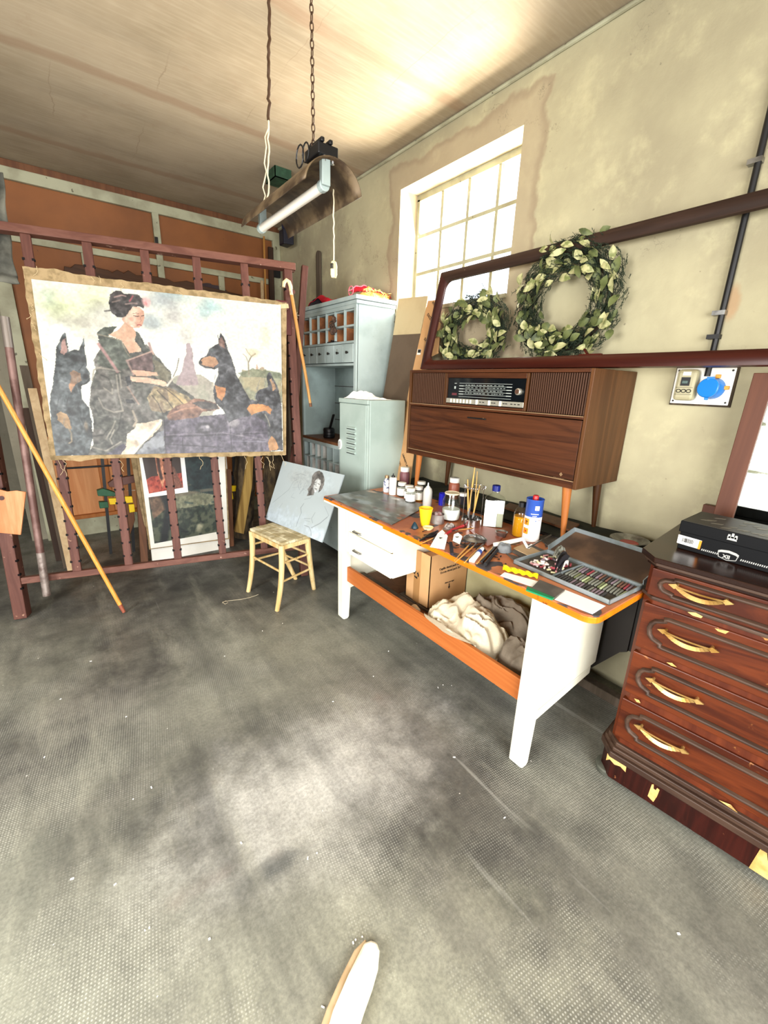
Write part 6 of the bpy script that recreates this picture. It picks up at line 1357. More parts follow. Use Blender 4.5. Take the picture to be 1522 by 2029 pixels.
t, Cc, h, r = jar('small_dish', 'small yellowish dish in front of the yellow cup', 'dish', (848, 1052), 1044, 22, [(.7, 0), (1, .8), (1, 1), (.9, 1), (.6, .3), (0, .3)], M['bobbin'])
t, Cc, h, r = jar('tin_can', 'paint-smeared tin can with brown rags behind the yellow cup', 'can', (866, 1039), 1018, 27, [(1, 0), (1, .1), (.97, .12), (1, .14), (1, .97), (1.03, 1), (.97, 1), (.95, .5), (0, .5)], M['tin'])
build('crumpled_content', MB().grid(heap(Cc.x, Cc.y, r*.9, r*.9, Cc.z+h*.6, .028, 4, 60, .8), 24, 8), plain('red_grey_rag', '#6d4742', .8, '#9a8a88', 60), t, smooth=80)
t, Cc, h, r = jar('glass_jar', 'large open glass jar with white smeared label in the middle of the desk', 'jar', (892, 1034), 976, 36, [(.78, 0), (.9, .03), (1, .12), (1, .74), (.85, .86), (.80, .88), (.80, 1), (.76, 1), (.76, .88), (.94, .74), (.94, .1), (0, .04)], M['glass'])
part_l(t, 'white_smear', Cc, h, r, [(.93, .06), (.99, .14), (.99, .40), (.93, .42)], M['paper']); part_l(t, 'contents', Cc, h, r, [(.7, .05), (.92, .1), (.92, .32), (0, .32)], M['white'])
part_l(t, 'rim', Cc, h, r, [(.80, .96), (.84, .985), (.80, 1.01), (.76, .99)], M['cord'])
t, Cc, h, r = jar('blue_mug', 'small deep blue mug behind the large glass jar', 'mug', (875, 1002), 977, 13, [(1, 0), (1, .95), (1.05, 1), (.95, 1), (.9, .3), (0, .3)], plain('cobalt_glaze', '#1c1c9c', .3))
t = lidjar('paint_jar', 'red-brown paint jar with white lid behind the large glass jar', (898, 990), 947, 22, M['redbrown'], Z=bz)
t = lidjar('glass_jar', 'dark jar with pale lid left of the brush washer', (916, 1004), 977, 18, M['darkcloth'])
# brush washer
t, Cc, h, r = jar('brush_washer', 'chrome brush washer with spring coil holding four brushes', 'brush holder', (933, 1048), 1026, 40, [(.95, 0), (1, .05), (1, 1), (1.04, 1.02), (.96, 1.02), (.95, .3), (0, .3)], M['chrome'])
ztop_ = hz(930, 962, Cc)
for a in (.6, 2.7, 3.6, 5.8): build('rod', MB().tube([Cc+Vector((r*.98*math.cos(a), r*.98*math.sin(a), h)), Vector((Cc.x+r*.98*math.cos(a), Cc.y+r*.98*math.sin(a), ztop_))], .0016, 6), M['chrome'], t)
mb = MB(); pts = []
for k in range(161): 
    a = 2*math.pi*k/160*.96; b = 2*math.pi*k/160*34; R2 = r*.98+.005*math.cos(b); pts.append((Cc.x+R2*math.cos(a), Cc.y+R2*math.sin(a), ztop_-.004+.005*math.sin(b)))
mb.tube(pts, .0011, 4); build('spring_coil', mb, M['chrome'], t, smooth=80)
def brush(lab, p, q, r0=.0028, m='brushwood', tipm='bristle', grp=None, name='paint_brush'):
    """p handle end, q bristle end"""
    p, q = Vector(p), Vector(q); d = q-p; b = thing(name, lab, 'brush', q, grp)
    build('handle', MB().tube([p, p+d*.3, p+d*.72], [r0*.6, r0*1.25, r0], 8), M[m], b, smooth=60); build('ferrule', MB().tube([p+d*.72, p+d*.87], [r0*1.05, r0*1.3], 8), M['steel'], b, smooth=60)
    build('bristles', MB().tube([p+d*.87, p+d*.95, q], [r0*1.25, r0*1.3, r0*.35], 8), M[tipm], b, smooth=60); return b
vv = Vector((Cc.x, Cc.y, 0)); vv.normalize(); lat = Vector((vv.y, -vv.x, 0))
for (tx, ty, bx, lab) in ((941, 926, -.02, 'tallest pale brush standing in the brush washer'), (927, 950, -.015, 'short brush standing at the left of the brush washer'), (951, 961, .0, 'brush slanting right in the brush washer'), (946, 934, .01, 'thin brush standing behind the tallest brush in the washer')):
    tp = PL(tx, ty, Cc, -vv); brush(lab, tp, Cc+lat*bx+Vector((0, 0, h*.35)), .0034 if tx != 946 else .002, grp='brushes standing in the brush washer')
# rectangular spirit bottle
Cc, h, r = up(975, 1047, 961, 40); e1 = Vector((.35, -.94, 0)).normalized(); e1 = lat; e2 = vv
bt = thing('spirit_bottle', 'rectangular clear bottle with dark blue cap and white label', 'bottle', Cc)
hb_ = h*.72
def rq(sx_, sy_, z): 
    o = []
    for cx5, cy5, a0 in ((1, -1, -90), (1, 1, 0), (-1, 1, 90), (-1, -1, 180)):
        for k in range(3): a = math.radians(a0+45*k); o.append(Cc+e1*(cx5*(sx_-.006)+.006*math.cos(a))+e2*(cy5*(sy_-.006)+.006*math.sin(a))+Vector((0, 0, z)))
    return o
W1, W2_ = r*1.0, r*.62; secs = [(W1*.96, W2_*.95, .0), (W1, W2_, .004), (W1, W2_, hb_*.93), (W1*.85, W2_*.9, hb_), (W1*.38, W2_*.5, hb_*1.10), (W1*.30, W2_*.42, hb_*1.2)]
mb = MB(); vs_ = []; 
for s in secs: vs_ += rq(*s)
n = 12; fs_ = [tuple(range(n))[::-1]]
for i in range(len(secs)-1):
    for j in range(n): fs_.append((i*n+j, i*n+(j+1) % n, (i+1)*n+(j+1) % n, (i+1)*n+j))
fs_.append(tuple((len(secs)-1)*n+j for j in range(n))); mb.add(vs_, fs_); build('body', mb, plain('greenish_clear_glass', '#a9b0a2', .08), bt, smooth=40)
bt.children[0].data.materials[0] = M['glass']
mb = MB().obox(Cc+Vector((0, 0, hb_*.30)), e1*W1*.92, e2*W2_*.88, Vector((0, 0, hb_*.28))); build('liquid', mb, plain('pale_spirit', '#a7a692', .1), bt, bevel=.004)
build('label', MB().obox(Cc-e2*(W2_+.001)-e1*W1*.32+Vector((0, 0, hb_*.48)), e1*W1*.60, e2*.0006, Vector((0, 0, hb_*.44))), M['paper'], bt)
build('side_label', MB().obox(Cc-e2*(W2_+.0016)+e1*W1*.55+Vector((0, 0, hb_*.72)), e1*W1*.36, e2*.0005, Vector((0, 0, hb_*.22))), plain('pale_label', '#d9dccf', .6), bt)
mb = MB(); rr = random.Random(8)
for k in range(13):
    z = hb_*(.82-.055*k); x = -W1*.84
    while x < W1*.12: w3 = rr.uniform(.003, .010); mb.obox(Cc-e2*(W2_+.0022)+e1*(x+w3/2)+Vector((0, 0, z)), e1*w3/2, e2*.0003, Vector((0, 0, .0009))); x += w3+.002
build('label_print', mb, M['printgrey'], bt)
build('cap', MB().lathe([(r*.36, 0), (r*.40, .002), (r*.40, h*.13), (r*.36, h*.14), (0, h*.14)], Cc+Vector((0, 0, hb_*1.2)), 18), M['bluedk'], bt, smooth=40)
# amber bottle
t, Cc, h, r = jar('oil_bottle', 'ribbed clear bottle of amber oil with black cap', 'bottle', (1027, 1065), 994, 29, [(.85, 0), (.95, .02), (1, .06), (.97, .1), (1, .14), (1, .55), (.96, .58), (1, .61), (.96, .64), (.99, .67), (.8, .78), (.45, .86), (.42, .88)], M['glass'])
part_l(t, 'amber_oil', Cc, h, r, [(.8, .01), (.94, .05), (.94, .60), (0, .60)], M['amber']); part_l(t, 'cap', Cc, h, r, [(.48, .87), (.48, 1), (0, 1)], M['black'])
# white-blue solvent can
t, Cc, h, r = jar('solvent_can', 'white solvent can with blue top band, orange hazard labels and red cap', 'can', (1050, 1073), 985, 33, [(1, 0), (1, .58), (1.003, .58), (1.003, .585)], M['paper'])
part_l(t, 'blue_band', Cc, h, r, [(1.0, .58), (1, .95), (1.03, .96), (1.03, .985), (.95, .985), (.93, .955), (0, .955)], M['canblue']); part_l(t, 'red_cap', Cc, h, r, [(.34, .955), (.34, 1.04), (.28, 1.06), (0, 1.06)], M['redpl'])
th0 = math.atan2(-Cc.y, -Cc.x)
def onc(n, da, z, wa, hh, m, off=1.012, par=None):
    k = 6; P = []
    for j in range(k+1):
        a = th0+da+wa*(j/k-.5); P.append((Cc.x+r*off*math.cos(a), Cc.y+r*off*math.sin(a)))
    mb = MB(); 
    for j in range(k): mb.add([(P[j][0], P[j][1], Cc.z+h*(z-hh/2)), (P[j+1][0], P[j+1][1], Cc.z+h*(z-hh/2)), (P[j+1][0], P[j+1][1], Cc.z+h*(z+hh/2)), (P[j][0], P[j][1], Cc.z+h*(z+hh/2))], [(0, 1, 2, 3)])
    return build(n, mb, m, par or t, smooth=60)
onc('hazard_label', -.75, .46, .75, .16, M['canorange']); onc('hazard_label', -.75, .24, .75, .14, M['canorange']); onc('hazard_symbol', -.72, .47, .3, .03, M['ink'], 1.02); onc('hazard_symbol', -.72, .43, .22, .02, M['ink'], 1.02); onc('hazard_symbol', -.70, .24, .2, .04, M['redpl'], 1.02)
onc('white_lettering', .15, .66, .9, .016, M['white'], 1.012); onc('white_lettering', .15, .61, .5, .012, M['white'], 1.012); onc('white_emblem', .35, .80, .5, .10, M['white'], 1.012); onc('small_print', .35, .50, .12, .03, M['canblue']); onc('small_print', .75, .52, .10, .03, M['redpl'])
# pots and lids
t, Cc, h, r = jar('metal_pot', 'small steel pot in front of the spirit bottle', 'pot', (993, 1066), 1053, 22, [(.8, 0), (1, .7), (1.15, 1), (1.05, 1), (.9, .7), (0, .3)], M['steel'])
build('brown_medium', MB().lathe([(r*.85, h*.72), (0, h*.74)], Cc, 18), M['redbrown'], t)
lc = Z_(941, 1068, TZ+.012); rl = 23*mpp(lc); t = thing('pot_lid', 'round aluminium pot lid with knob lying on the brushes', 'lid', (lc.x, lc.y, TZ+.012))
cc = Vector((lc.x, lc.y, TZ+.012)); build('disc', MB().lathe([(rl, 0), (rl*1.02, .003), (rl*.85, .008), (rl*.83, .006), (rl*.55, .010), (rl*.52, .008), (rl*.2, .012), (0, .012)], cc, 30), M['steel'], t, smooth=35); build('knob', MB().lathe([(.003, .011), (.003, .016), (.008, .019), (.008, .024), (0, .026)], cc, 14), M['chrome'], t, smooth=50)
def T(x, y, z=0): return Z_(x, y, TZ+z)
def flatp(name, label, cat, px, th, mat, z=.0006, group=None, bev=0): return solo(name, label, cat, MB().prism([T(x, y, z) for x, y in px], (0, 0, th)), mat, group=group, bevel=bev)
flatp('wooden_palette', 'worn brown wooden scrap with holes behind the pot lid', 'wood scrap', [(930, 1052), (955, 1044), (985, 1050), (1000, 1062), (988, 1076), (966, 1084), (950, 1072)], .006, M['redbrown'], bev=.001)
flatp('grey_card', 'dark grey card under the white-handled knife', 'card', [(1012, 1093), (1050, 1078), (1080, 1092), (1038, 1108)], .003, M['greypad'])
flatp('grey_board', 'grey-brown board under the open pastel box corner', 'board', [(1003, 1098), (1040, 1108), (1052, 1100), (1046, 1118), (1022, 1114)], .004, M['greypad'])
flatp('envelope', 'kraft envelope with cream edge beside the solvent can', 'envelope', [(1017, 1087), (1040, 1078), (1072, 1094), (1052, 1104)], .003, M['palebrown'], z=.005)
flatp('dark_sheet', 'dark folded sheet behind the pastel box on the desk', 'sheet', [(1062, 1064), (1100, 1058), (1128, 1070), (1090, 1086)], .004, M['greypad'], z=.0006)
flatp('white_paper', 'white paper strip in front of the pastel box left end', 'paper', [(991, 1141), (1000, 1134), (1066, 1152), (1058, 1164)], .0008, M['paper'])
flatp('white_sheet', 'white paper sheet at the right front corner of the desk', 'paper', [(1120, 1169), (1200, 1201), (1174, 1217), (1099, 1188)], .0008, M['paper'])
pd = thing('dark_pad', 'dark grey pad with green front edge lying at the desk front', 'pad', T(1090, 1170)); build('pad', MB().prism([T(x, y, .0018) for x, y in [(1069, 1151), (1119, 1171), (1098, 1187), (1052, 1168)]], (0, 0, .005)), M['greypad'], pd)
build('green_edge', MB().prism([T(x, y, .0018) for x, y in [(1052, 1168), (1098, 1187), (1094, 1190), (1042, 1171), (1045, 1164)]], (0, 0, .006)), M['greenedge'], pd)
yl = thing('yellow_wrapper', 'crumpled yellow cellophane wrapper on the white paper strip', 'wrapper', T(1035, 1135))
def yw(u, v):
    a = T(997+70*u, 1122+20*u, .003); b = T(996+69*u, 1131+16*u, .003); p = b.lerp(a, v); return p+Vector((0, 0, .010*math.sin(math.pi*v)*(1+.15*math.sin(u*21))+.003*math.sin(u*30+v*9)+.003))
build('wrapper', MB().grid(yw, 30, 8), M['yell2'], yl, smooth=70)
# white folded cards
def fold(label, px, zt_px, print_=True):
    P = [T(*q) for q in px]; t = thing('folded_card', label, 'card', P[0]); hh = .012
    n_ = (P[1]-P[0]).cross(Vector((0, 0, 1))).normalized()
    build('card', MB().prism([P[0]+Vector((0, 0, .0005)), P[1]+Vector((0, 0, .0005)), P[2]+Vector((0, 0, hh)), P[3]+Vector((0, 0, hh+.004)), P[4]+Vector((0, 0, hh))], (0, 0, .0012)), M['paper'], t)
    c = sum(P, Vector())/5+Vector((0, 0, hh*.75+.003)); e_ = (P[1]-P[0]).normalized(); f_ = Vector((-e_.y, e_.x, 0)); f_ = f_ if f_.y > 0 else -f_
    mb = MB()
    for k in range(3): mb.obox(c+f_*(.006-.006*k), e_*(.007-.002*k), f_*.0012, Vector((0, 0, .0006)))
    build('printed_mark', mb, M['ink'], t); return t
fold('white printed card lying bent at the desk front edge', [(852, 1084), (881, 1089), (887, 1067), (876, 1056), (867, 1062)], 0)
fold('small white printed tag beside the pot lid', [(897, 1072), (911, 1079), (916, 1068), (907, 1062), (899, 1064)], 0)
# lying brushes and tools
def lie(lab, a, b, r0=.003, z=.004, **k): return brush(lab, T(*a, z), T(*b, z+.004), r0, **k)
lie('brush with its pale handle end nearest the desk edge, left of the row', (901, 1110), (937, 1072), .003, grp='brushes lying in a row on the desk')
lie('second lying brush from the left of the desk row', (902, 1114), (950, 1072), .003, grp='brushes lying in a row on the desk')
lie('lying brush directly left of the paint tube', (920, 1115), (962, 1074), .0032, grp='brushes lying in a row on the desk')
lie('lying brush with pink handle right of the paint tube', (945, 1117), (985, 1076), .0036, grp='brushes lying in a row on the desk')
lie('thin brush lying from the desk edge to the white card', (832, 1078), (868, 1062), .0022); lie('thin brush lying across behind the pot lid', (940, 1046), (895, 1052), .0022, z=.014)
rh = thing('red_handled_tool', 'red-handled palette knife lying between the white cards', 'palette knife', T(900, 1050, .01)); build('handle', MB().tube([T(881, 1060, .010), T(895, 1051, .012), T(908, 1045, .012), T(918, 1042, .012)], [.005, .008, .007, .008], 10), M['redpl'], rh, smooth=60); build('blade', MB().beam(T(881, 1060, .008), T(858, 1072, .003), .012, .0015), M['steel'], rh)
solo('black_scissors_handle', 'dark pliers lying left of the red-handled knife', 'pliers', MB().tube([T(832, 1072, .006), T(850, 1060, .007), T(868, 1052, .006)], [.004, .007, .004], 8).tube([T(838, 1066, .006), T(855, 1062, .007), T(872, 1056, .006)], [.004, .006, .003], 8), M['black'], smooth=60)
solo('blue_black_knob', 'blue-black lump of paint at the palette corner', 'paint lump', MB().grid(heap(*T(822, 1046)[:2], .018, .02, TZ+.0005, .022, 5, 40, .4), 16, 6), plain('prussian_blue_lump', '#16323f', .4), smooth=80)
tbp = thing('paint_tube', 'white paint tube with blue band lying among the brushes', 'paint tube', T(946, 1100)); a, b = T(956, 1087, .009), T(935, 1112, .004); build('tube', MB().tube([a, a.lerp(b, .3), b], [.008, .010, .012], 12), M['paper'], tbp, smooth=50); build('blue_band', MB().tube([a.lerp(b, .25), a.lerp(b, .42)], .0112, 12), M['canblue'], tbp, smooth=50); build('cap', MB().tube([a+(a-b).normalized()*.012, a], .006, 10), M['steel'], tbp, smooth=50)
solo('black_marker', 'thick black marker lying right of the brush row', 'marker', MB().tube([T(992, 1082, .008), T(962, 1118, .008)], .007, 10), M['black'], smooth=40)
solo('black_comb', 'black flat comb lying beside the thick marker', 'comb', MB().beam(T(985, 1080, .006), T(954, 1114, .006), .010, .006), M['black'], bevel=.001)
solo('dark_tube', 'short dark tube standing at the desk edge left of the brushes', 'tube', MB().beam(T(893, 1075, .006), T(896, 1098, .006), .014, .010), M['darkcloth'], bevel=.002)
pc = T(999, 1092, .001); solo('pumice_block', 'grey crumpled pumice block right of the black marker', 'pumice', MB().grid(heap(pc.x, pc.y, .032, .03, TZ+.0006, .03, 9, 40, .5, 5), 20, 8), M['stone'], smooth=40)
kn = thing('white_handled_knife', 'knife with pale taped handle and bent white end beside the oil bottle', 'knife', T(1000, 1075, .03)); build('handle', MB().tube([T(979, 1079, .022), T(1000, 1076, .026), T(1036, 1068, .028)], [.009, .011, .009], 10), M['white'], kn, smooth=60); build('bent_end', MB().beam(T(1036, 1068, .028), T(1046, 1086, .012), .014, .002).beam(T(1046, 1086, .012), T(1055, 1079, .014), .012, .002), M['paper'], kn)
rd = thing('grey_rod', 'grey metal rod lying behind the envelope', 'rod', T(1060, 1080, .012)); build('rod', MB().tube([T(1046, 1086, .012), T(1092, 1060, .020)], .0035, 8), M['steel'], rd)
cw = T(890, 1047, .0); solo('crumpled_foil', 'crumpled white foil scraps between the tin can and the brush washer', 'foil', MB().grid(heap(cw.x, cw.y, .04, .022, TZ+.0006, .022, 14, 70, .9), 24, 8), plain('foil', '#b9b4b0', .3, '#5a4a48', 70, metal=.4), smooth=30)
rr = random.Random(17); sc3 = MB()
for k in range(44):
    x = rr.uniform(835, 1000); y = 1045+(x-835)*.30+rr.uniform(0, 30); p = T(x, y, .0008)
    a = rr.uniform(0, 6.28); L = rr.uniform(.006, .03); q = p+Vector((math.cos(a)*L, math.sin(a)*L, .002)); sc3.beam(p+Vector((0, 0, .0015)), q+Vector((0, 0, .0015)), rr.uniform(.002, .008), .002)
o = solo('paint_scraps', 'scattered dark paint scraps and shavings across the desk', 'scraps', sc3, M['bristle']); o['kind'] = 'stuff'

# ------------------------------------------------------------------ pastel box
cFL, cFR, cBR, cBL = T(1017, 1117), T(1207, 1200), T(1253, 1161), T(1078, 1086)
cFL.z = cFR.z = cBR.z = cBL.z = TZ+.0015
px_ = (cFR-cFL); cBL = cBL; u1 = px_.normalized(); v1 = (cBL-cFL); v1 = (v1-u1*v1.dot(u1)).normalized(); PLn = px_.length; PWd = (cBR-cFR).dot(v1)
def PB(a, b, z=0): return cFL+u1*(a*PLn)+v1*(b*PWd)+Vector((0, 0, z))
pb = thing('pastel_box', 'open grey tin pastel box with brown-lined lid on the desk right end', 'pastel box', PB(.5, .5)); hbx = .017
build('tray_floor', MB().prism([PB(0, 0), PB(1, 0), PB(1, 1), PB(0, 1)], (0, 0, .002)), M['greypad'], pb)
for (a, b) in (((0, 0), (1, 0)), ((1, 0), (1, 1)), ((1, 1), (0, 1)), ((0, 1), (0, 0))):
    A_, B_ = PB(*a), PB(*b); inn = (PB(.5, .5)-(A_+B_)/2); inn = (inn-(B_-A_).normalized()*inn.dot((B_-A_).normalized())).normalized(); build('tray_wall', MB().prism([A_, B_, B_+inn*.003, A_+inn*.003], (0, 0, hbx)), M['traygrey'], pb)
build('tray_divider', MB().prism([PB(.42, 0.02), PB(.43, .02), PB(.43, .98), PB(.42, .98)], (0, 0, hbx*.8)), M['traygrey'], pb)
lv = (v1*math.cos(math.radians(16))+Vector((0, 0, 1))*math.sin(math.radians(16)))
def LB(a, b, o=0): q = PB(a, 1.02, hbx*.9)+lv*(b*PWd*.86)+lv.cross(u1)*(-o); return q
ln_ = u1.cross(lv); ln_ = ln_ if ln_.z > 0 else -ln_
lid = build('lid', MB().prism([LB(0, 0), LB(1, 0), LB(1, 1), LB(0, 1)], -ln_*.002), M['traygrey'], pb)
build('lid_lining', MB().prism([LB(.02, .02), LB(.98, .02), LB(.98, .98), LB(.02, .98)], ln_*.001), M['lidin'], pb)
for (a, b) in (((0, 0), (0, 1)), ((0, 1), (1, 1)), ((1, 1), (1, 0))):
    A_, B_ = LB(*a), LB(*b); inn = (LB(.5, .5)-(A_+B_)/2); inn = (inn-(B_-A_).normalized()*inn.dot((B_-A_).normalized())).normalized(); build('lid_wall', MB().prism([A_, B_, B_+inn*.003, A_+inn*.003], ln_*.02), M['traygrey'], pb)
cols = {'grey': '#76776c', 'charcoal': '#3c3a38', 'olive': '#6d7350', 'pale green': '#aab58a', 'brown': '#6a4a3c', 'mauve': '#7a6a72', 'pink': '#c98f90', 'white': '#d8cfc6', 'dark red': '#8e3b42', 'cream': '#cfc79a'}
for k_, v_ in cols.items(): M['pastel '+k_] = plain('pastel_'+k_.replace(' ', '_'), v_, .9)
protos = {}
ORD = 'first second third fourth fifth sixth seventh eighth ninth tenth eleventh twelfth thirteenth fourteenth fifteenth sixteenth seventeenth eighteenth nineteenth'.split()
def pastel(col, L, loc, ang, row, rad=.0042, nth=None):
    key = (round(L, 3), col)
    if key not in protos:
        mb = MB().tube([(-L/2, 0, 0), (-L/2+.001, 0, 0), (L/2, 0, 0)], [rad*.8, rad, rad], 7); me = build('tmpx', mb, M['pastel '+col], org=(0, 0, 0), smooth=50); protos[key] = me.data; bpy.data.objects.remove(me)
    o = bpy.data.objects.new('pastel_stick', protos[key]); C.objects.link(o); o.location = loc; o.rotation_euler = (0, 0, ang); tag(o, '%s pastel stick%s %s' % (col, '' if nth is None else ', '+ORD[nth]+' from the left', row), 'pastel', 'short %s pastels %s' % (col, row) if nth is None else 'pastels %s' % row); return o
vang = math.atan2(v1.y, v1.x); rr = random.Random(31)
for b0, palette_, row in ((.16, ['charcoal', 'charcoal', 'grey', 'mauve'], 'in the front row of the pastel box'), (.48, ['grey', 'olive', 'grey', 'pale green', 'grey'], 'in the middle row of the pastel box'), (.80, ['mauve', 'charcoal', 'brown', 'grey', 'mauve', 'charcoal', 'dark red'], 'in the back row of the pastel box')):
    nn = 19
    for k in range(nn):
        a = .455+.52*k/(nn-1)
        if b0 < .3 and k > 15: continue
        pastel(rr.choice(palette_), .052, PB(a, b0+rr.uniform(-.015, .015), .0072), vang+rr.uniform(-.04, .04)+.12, row, nth=k)
k = 0; used_ = []
while k < 54:
    a = rr.uniform(.04, .39); b = rr.uniform(.07, .9); lvl = sum(1 for (x, y) in used_ if abs(x-a)*PLn < .010 and abs(y-b)*PWd < .012); used_.append((a, b))
    if lvl > 2: k += 1; continue
    pastel(rr.choice(['pink', 'white', 'white', 'dark red', 'cream', 'mauve']), rr.choice((.016, .024)), PB(a, b, .0075+lvl*.0075), rr.uniform(0, 3.1), 'jumbled in the left side of the pastel box'); k += 1
sk_ = thing('smudging_rag', 'dark twisted rag with grey folds lying across the pastel box', 'rag', PB(.4, .6, .03))
def ragf(u, v):
    c = PB(.26+.20*u, .85-.75*u, .030+.02*math.sin(math.pi*u)); w2 = .024*(1-.5*u); s = u1*(v-.5)*2*w2; return c+s+Vector((0, 0, .014*math.cos((v-.5)*3)+.006*math.sin(v*14+u*9)))
o = build('dark_rag', MB().grid(ragf, 24, 12), M['darkcloth'], sk_, smooth=80); 
def ragg(u, v):
    c = PB(.18+.12*u, .98-.55*u, .040+.018*math.sin(math.pi*u)); s = u1*(v-.5)*.030; return c+s+Vector((0, 0, .012*math.cos((v-.5)*3)+.004*math.sin(v*17+u*5)))
build('grey_rag', MB().grid(ragg, 16, 10), plain('grey_rag_cloth', '#8f9187', .8, '#55564f', 40), sk_, smooth=80)

# ------------------------------------------------------------------ under the table
cb_ = thing('cardboard_box', 'open brown cardboard box with recycling mark on the lower shelf of the desk', 'box', (1.6, 1.58, SH+.012))
zb0 = SH+.012; zb1 = .605; KX0, KX1, KY0, KY1 = 1.432, 1.722, 1.462, 1.652
for n_, a, b in (('box_wall', (KX0, KY0, zb0), (KX0+.004, KY1, zb1)), ('box_wall', (KX0, KY0, zb0), (KX1, KY0+.004, zb1)), ('box_wall', (KX0, KY1-.004, zb0), (KX1, KY1, zb1)), ('box_wall', (KX1-.004, KY0, zb0), (KX1, KY1, zb1)), ('box_floor', (KX0, KY0, zb0), (KX1, KY1, zb0+.004))): build(n_, MB().box(a, b), M['carton'], cb_)
build('flap', MB().prism([(KX0+.004, KY0+.004, zb1-.002), (KX1-.01, KY0+.004, zb1-.002), (KX1-.03, KY0+.09, zb1-.022), (KX0+.03, KY0+.09, zb1-.022)], (0, 0, .003)), M['carton'], cb_); build('flap', MB().prism([(KX0+.004, KY1-.004, zb1-.002), (KX1-.01, KY1-.004, zb1-.002), (KX1-.03, KY1-.08, zb1+.012), (KX0+.03, KY1-.08, zb1+.012)], (0, 0, .003)), M['carton'], cb_)
ym = (KY0+KY1)/2; build('parcel_tape', MB().box((KX0-.001, ym-.02, zb0), (KX0+.0002, ym+.03, zb1)), M['tape'], cb_)
mb = MB(); rc_ = Vector((KX0-.0022, ym+.01, (zb0+zb1)/2+.01))
for k in range(3):
    a0 = math.radians(90+120*k); pts = []
    for j in range(5): a = a0+math.radians(10+20*j); pts.append(rc_+Vector((0, -.017*math.cos(a), .017*math.sin(a))))
    for j in range(4): mb.beam(pts[j], pts[j+1], .008 if j < 3 else .012, .001, (pts[j]-rc_))
build('recycling_mark', mb, M['ink'], cb_)
yt = KY0-.0008; up_ = (0, .0, 1); xd = (1, 0, .0)
text('printed_lettering', 'Cepillo dental pack 2x1', M['ink'], .0185, (KX0+.065, yt, zb1-.095), xd, up_, cb_, bold=.0002, sx=.9); text('printed_lettering', 'Escova dental pack 2x1', M['ink'], .0185, (KX0+.075, yt, zb1-.117), xd, up_, cb_, sx=.9)
text('printed_lettering', 'Abrir por aqui', M['ink'], .012, (KX0+.115, yt, zb1-.185), xd, up_, cb_, bold=.0002)
mb = MB(); ax0 = KX0+.150; mb.box((ax0-.003, yt-.0006, zb1-.212), (ax0+.003, yt+.0003, zb1-.192)); mb.prism([(ax0-.008, yt-.0006, zb1-.210), (ax0+.008, yt-.0006, zb1-.210), (ax0, yt-.0006, zb1-.224)], (0, .0009, 0)); build('printed_arrow', mb, M['ink'], cb_)
for s_, z_ in ((.0, .0),): build('shelf_slat', MB().box((1.42, 1.44, SH), (1.72, 1.69, zb0-.0005)), M['greyplank'], tb)
sm = thing('timber_offcut', 'brown timber with round pale end lying under the drawers on the lower shelf', 'timber', (1.34, 1.7, SH))
build('timber', MB().prism([(1.33, 1.48, SH+.0005), (1.40, 1.50, SH+.0005), (1.40, 2.02, SH+.0005), (1.34, 2.02, SH+.0005)], (0, 0, .022)), M['greyplank'], sm, bevel=.003)
build('round_end', MB().tube([(1.352, 1.462, SH+.024), (1.365, 1.50, SH+.024)], .022, 14), M['palebrown'], sm, smooth=40)
# cloths
def drape(cx, cy, rx, ry, h, seed, z0, front=0, nu=130, nv=60):
    def f(u, v):
        a = 2*math.pi*u; r = min(1, v*1.0); ca, sa = math.cos(a), math.sin(a); wob = 1+.16*mn.noise(Vector((ca*1.6, sa*1.6, seed)))
        x = cx+rx*wob*r**.75*ca; y = cy+ry*wob*r**.75*sa
        s = math.sqrt(max(0, 1-r**2.6)); p = Vector((x*7, y*7, seed)); w_ = mn.noise(p*1.3)*.8
        rid = 1-abs(mn.noise(Vector((x*13+w_*2, y*7+w_*3, seed+2))))*2.2; rid2 = 1-abs(mn.noise(Vector((x*26+w_*3, y*18-w_*2, seed+7))))*2.2
        rid3 = (1-abs(mn.noise(Vector((x*17-y*9, y*11+w_*4, seed+12))))*2.6)
        z = z0+h*s*(.66+.5*mn.noise(p*.8))+.030*rid*s**.5+.007*rid2*s**.5+.012*max(0, rid3)*s**.5
        z = max(z, z0+.0005+.001*(1-r))
        if front and x < 1.312: z = max(z, .368+.004*(1-r)); x = max(x, 1.262) if r < .97 else x
        return (x, y, z)
    return MB().grid(f, nu, nv)
c1 = X_(905, 1235, 1.40); 
solo('cotton_dust_sheet', 'crumpled cream dust sheet bundled on the lower shelf of the desk', 'cloth', drape(1.425, 1.20, .165, .235, .13, 3.3, SH+.0005, front=1), M['cloth'], smooth=85)
solo('grey_dust_sheet', 'darker crumpled sheet behind the cream dust sheet on the lower shelf', 'cloth', drape(1.60, 1.12, .11, .18, .22, 8.1, SH+.0005), M['cloth2'], smooth=85)
solo('dirty_rag_bundle', 'dirty grey rag bundle on the lower shelf next to the desk right panel', 'cloth', drape(1.42, .875, .075, .09, .17, 5.5, SH+.0005), M['cloth2'], smooth=85)
for k, (a, b, m, lab) in enumerate((((1.33, .80, 0), (1.45, .98, 0), 'paper', 'black and white magazine lying open at the lower shelf front'), ((1.50, .80, 0), (1.68, .95, 0), 'carton', 'brown booklet on the lower shelf by the right panel'))):
    t = thing('magazine', lab, 'magazine', (a[0], a[1], SH)); build('pages', MB().box((a[0], a[1], SH+.0005), (b[0], b[1], SH+.006)), M[m], t); build('cover_print', MB().box((a[0]+.02, a[1]+.02, SH+.0062), (b[0]-.02, b[1]-.03, SH+.0068)), M['ink'], t)

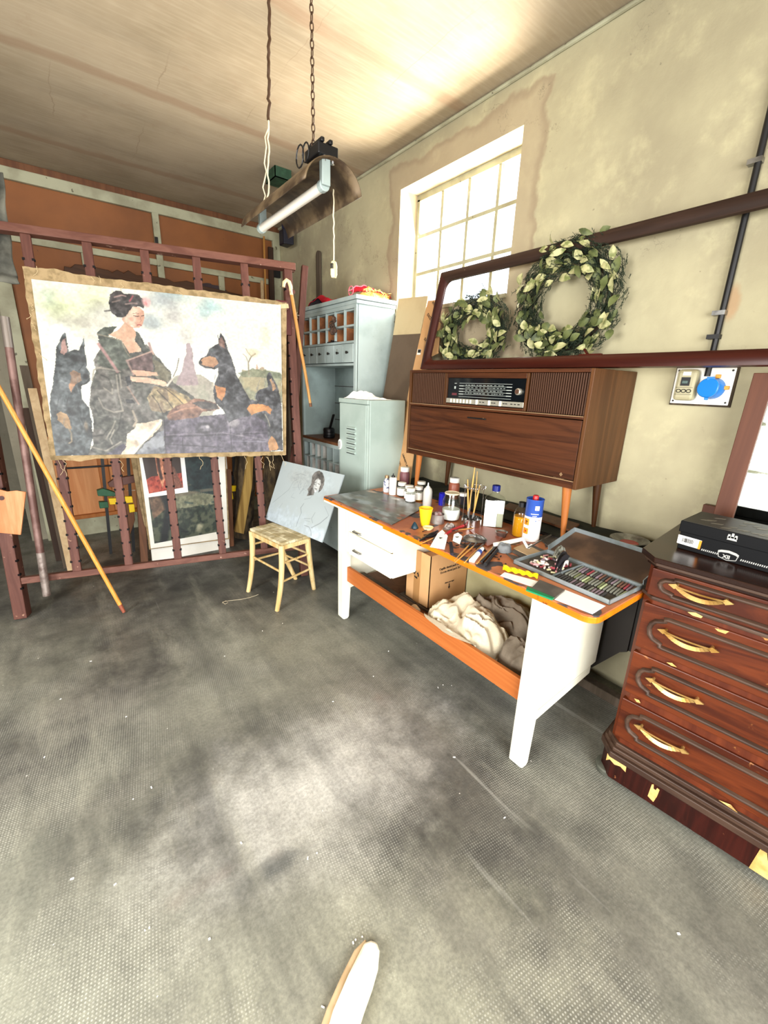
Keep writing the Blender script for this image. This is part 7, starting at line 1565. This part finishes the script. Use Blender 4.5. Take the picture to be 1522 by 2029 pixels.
# ------------------------------------------------------------------ floor bits
sb_ = thing('wooden_slat_end', 'bleached wooden slat with a grooved edge lying on the floor at the photo bottom', 'slat', Z_(720, 1960))
qs = [(722, 1876), (735, 1872), (747, 1876), (752, 1892), (749, 1925), (738, 1965), (722, 2010), (700, 2080), (640, 2080), (660, 2010), (690, 1940)]
build('slat', MB().prism([Z_(x, y, .004) for x, y in qs], (0, 0, .022)), M['stick'], sb_, bevel=.006)
qs = [(708, 1888), (722, 1876), (690, 1940), (660, 2010), (636, 2090), (624, 2090), (648, 2010), (676, 1945)]
qs = [(724, 1868), (727, 1873), (712, 1898), (690, 1942), (664, 2010), (640, 2080), (622, 2080), (648, 2005), (676, 1942), (702, 1890)]
build('side_strip', MB().prism([Z_(x, y, .0) for x, y in qs], (0, 0, .018)), M['palebrown'], sb_, bevel=.004)
rr = random.Random(23); mb = MB()
for (x, y) in [(143, 1741), (228, 1752), (287, 1843), (296, 1838), (705, 1862), (700, 1868), (718, 1856), (478, 1670), (415, 1860), (88, 1500), (264, 1583), (660, 1390), (878, 1357), (868, 1362), (895, 1358), (770, 1290), (560, 1235), (610, 1700), (628, 1690), (640, 1995), (300, 1560), (520, 1250), (445, 1300), (1345, 1850), (900, 1500), (1000, 1620), (740, 1340), (250, 1420), (180, 1310), (120, 1385)]:
    p = Z_(x, y, .0012); a = rr.uniform(0, 3.1); L = rr.uniform(.003, .010); mb.beam(p-Vector((math.cos(a), math.sin(a), 0))*L/2, p+Vector((math.cos(a), math.sin(a), 0))*L/2, rr.uniform(.002, .005), .002, Vector((-math.sin(a), math.cos(a), 0)))
o = solo('floor_litter', 'white plaster crumbs scattered over the cement floor', 'debris', mb, M['paper']); o['kind'] = 'stuff'
wpts = [Z_(x, y, .002) for x, y in ((440, 1195), (448, 1190), (452, 1194), (446, 1197), (440, 1193), (455, 1190), (475, 1188), (495, 1184), (512, 1178))]
solo('wire_scrap', 'thin pale wire scrap on the floor left of the stool', 'wire', MB().tube(wpts, .0012, 5), M['cord'], smooth=80)
# outside: pale ground, hedge seen through the side window in the mirror
struct('courtyard_ground', MB().box((-9, -9, -.15), (9, 9, -.101)), plain('pale_gravel', '#b7ae98', .9), org=(0, 0, 0))
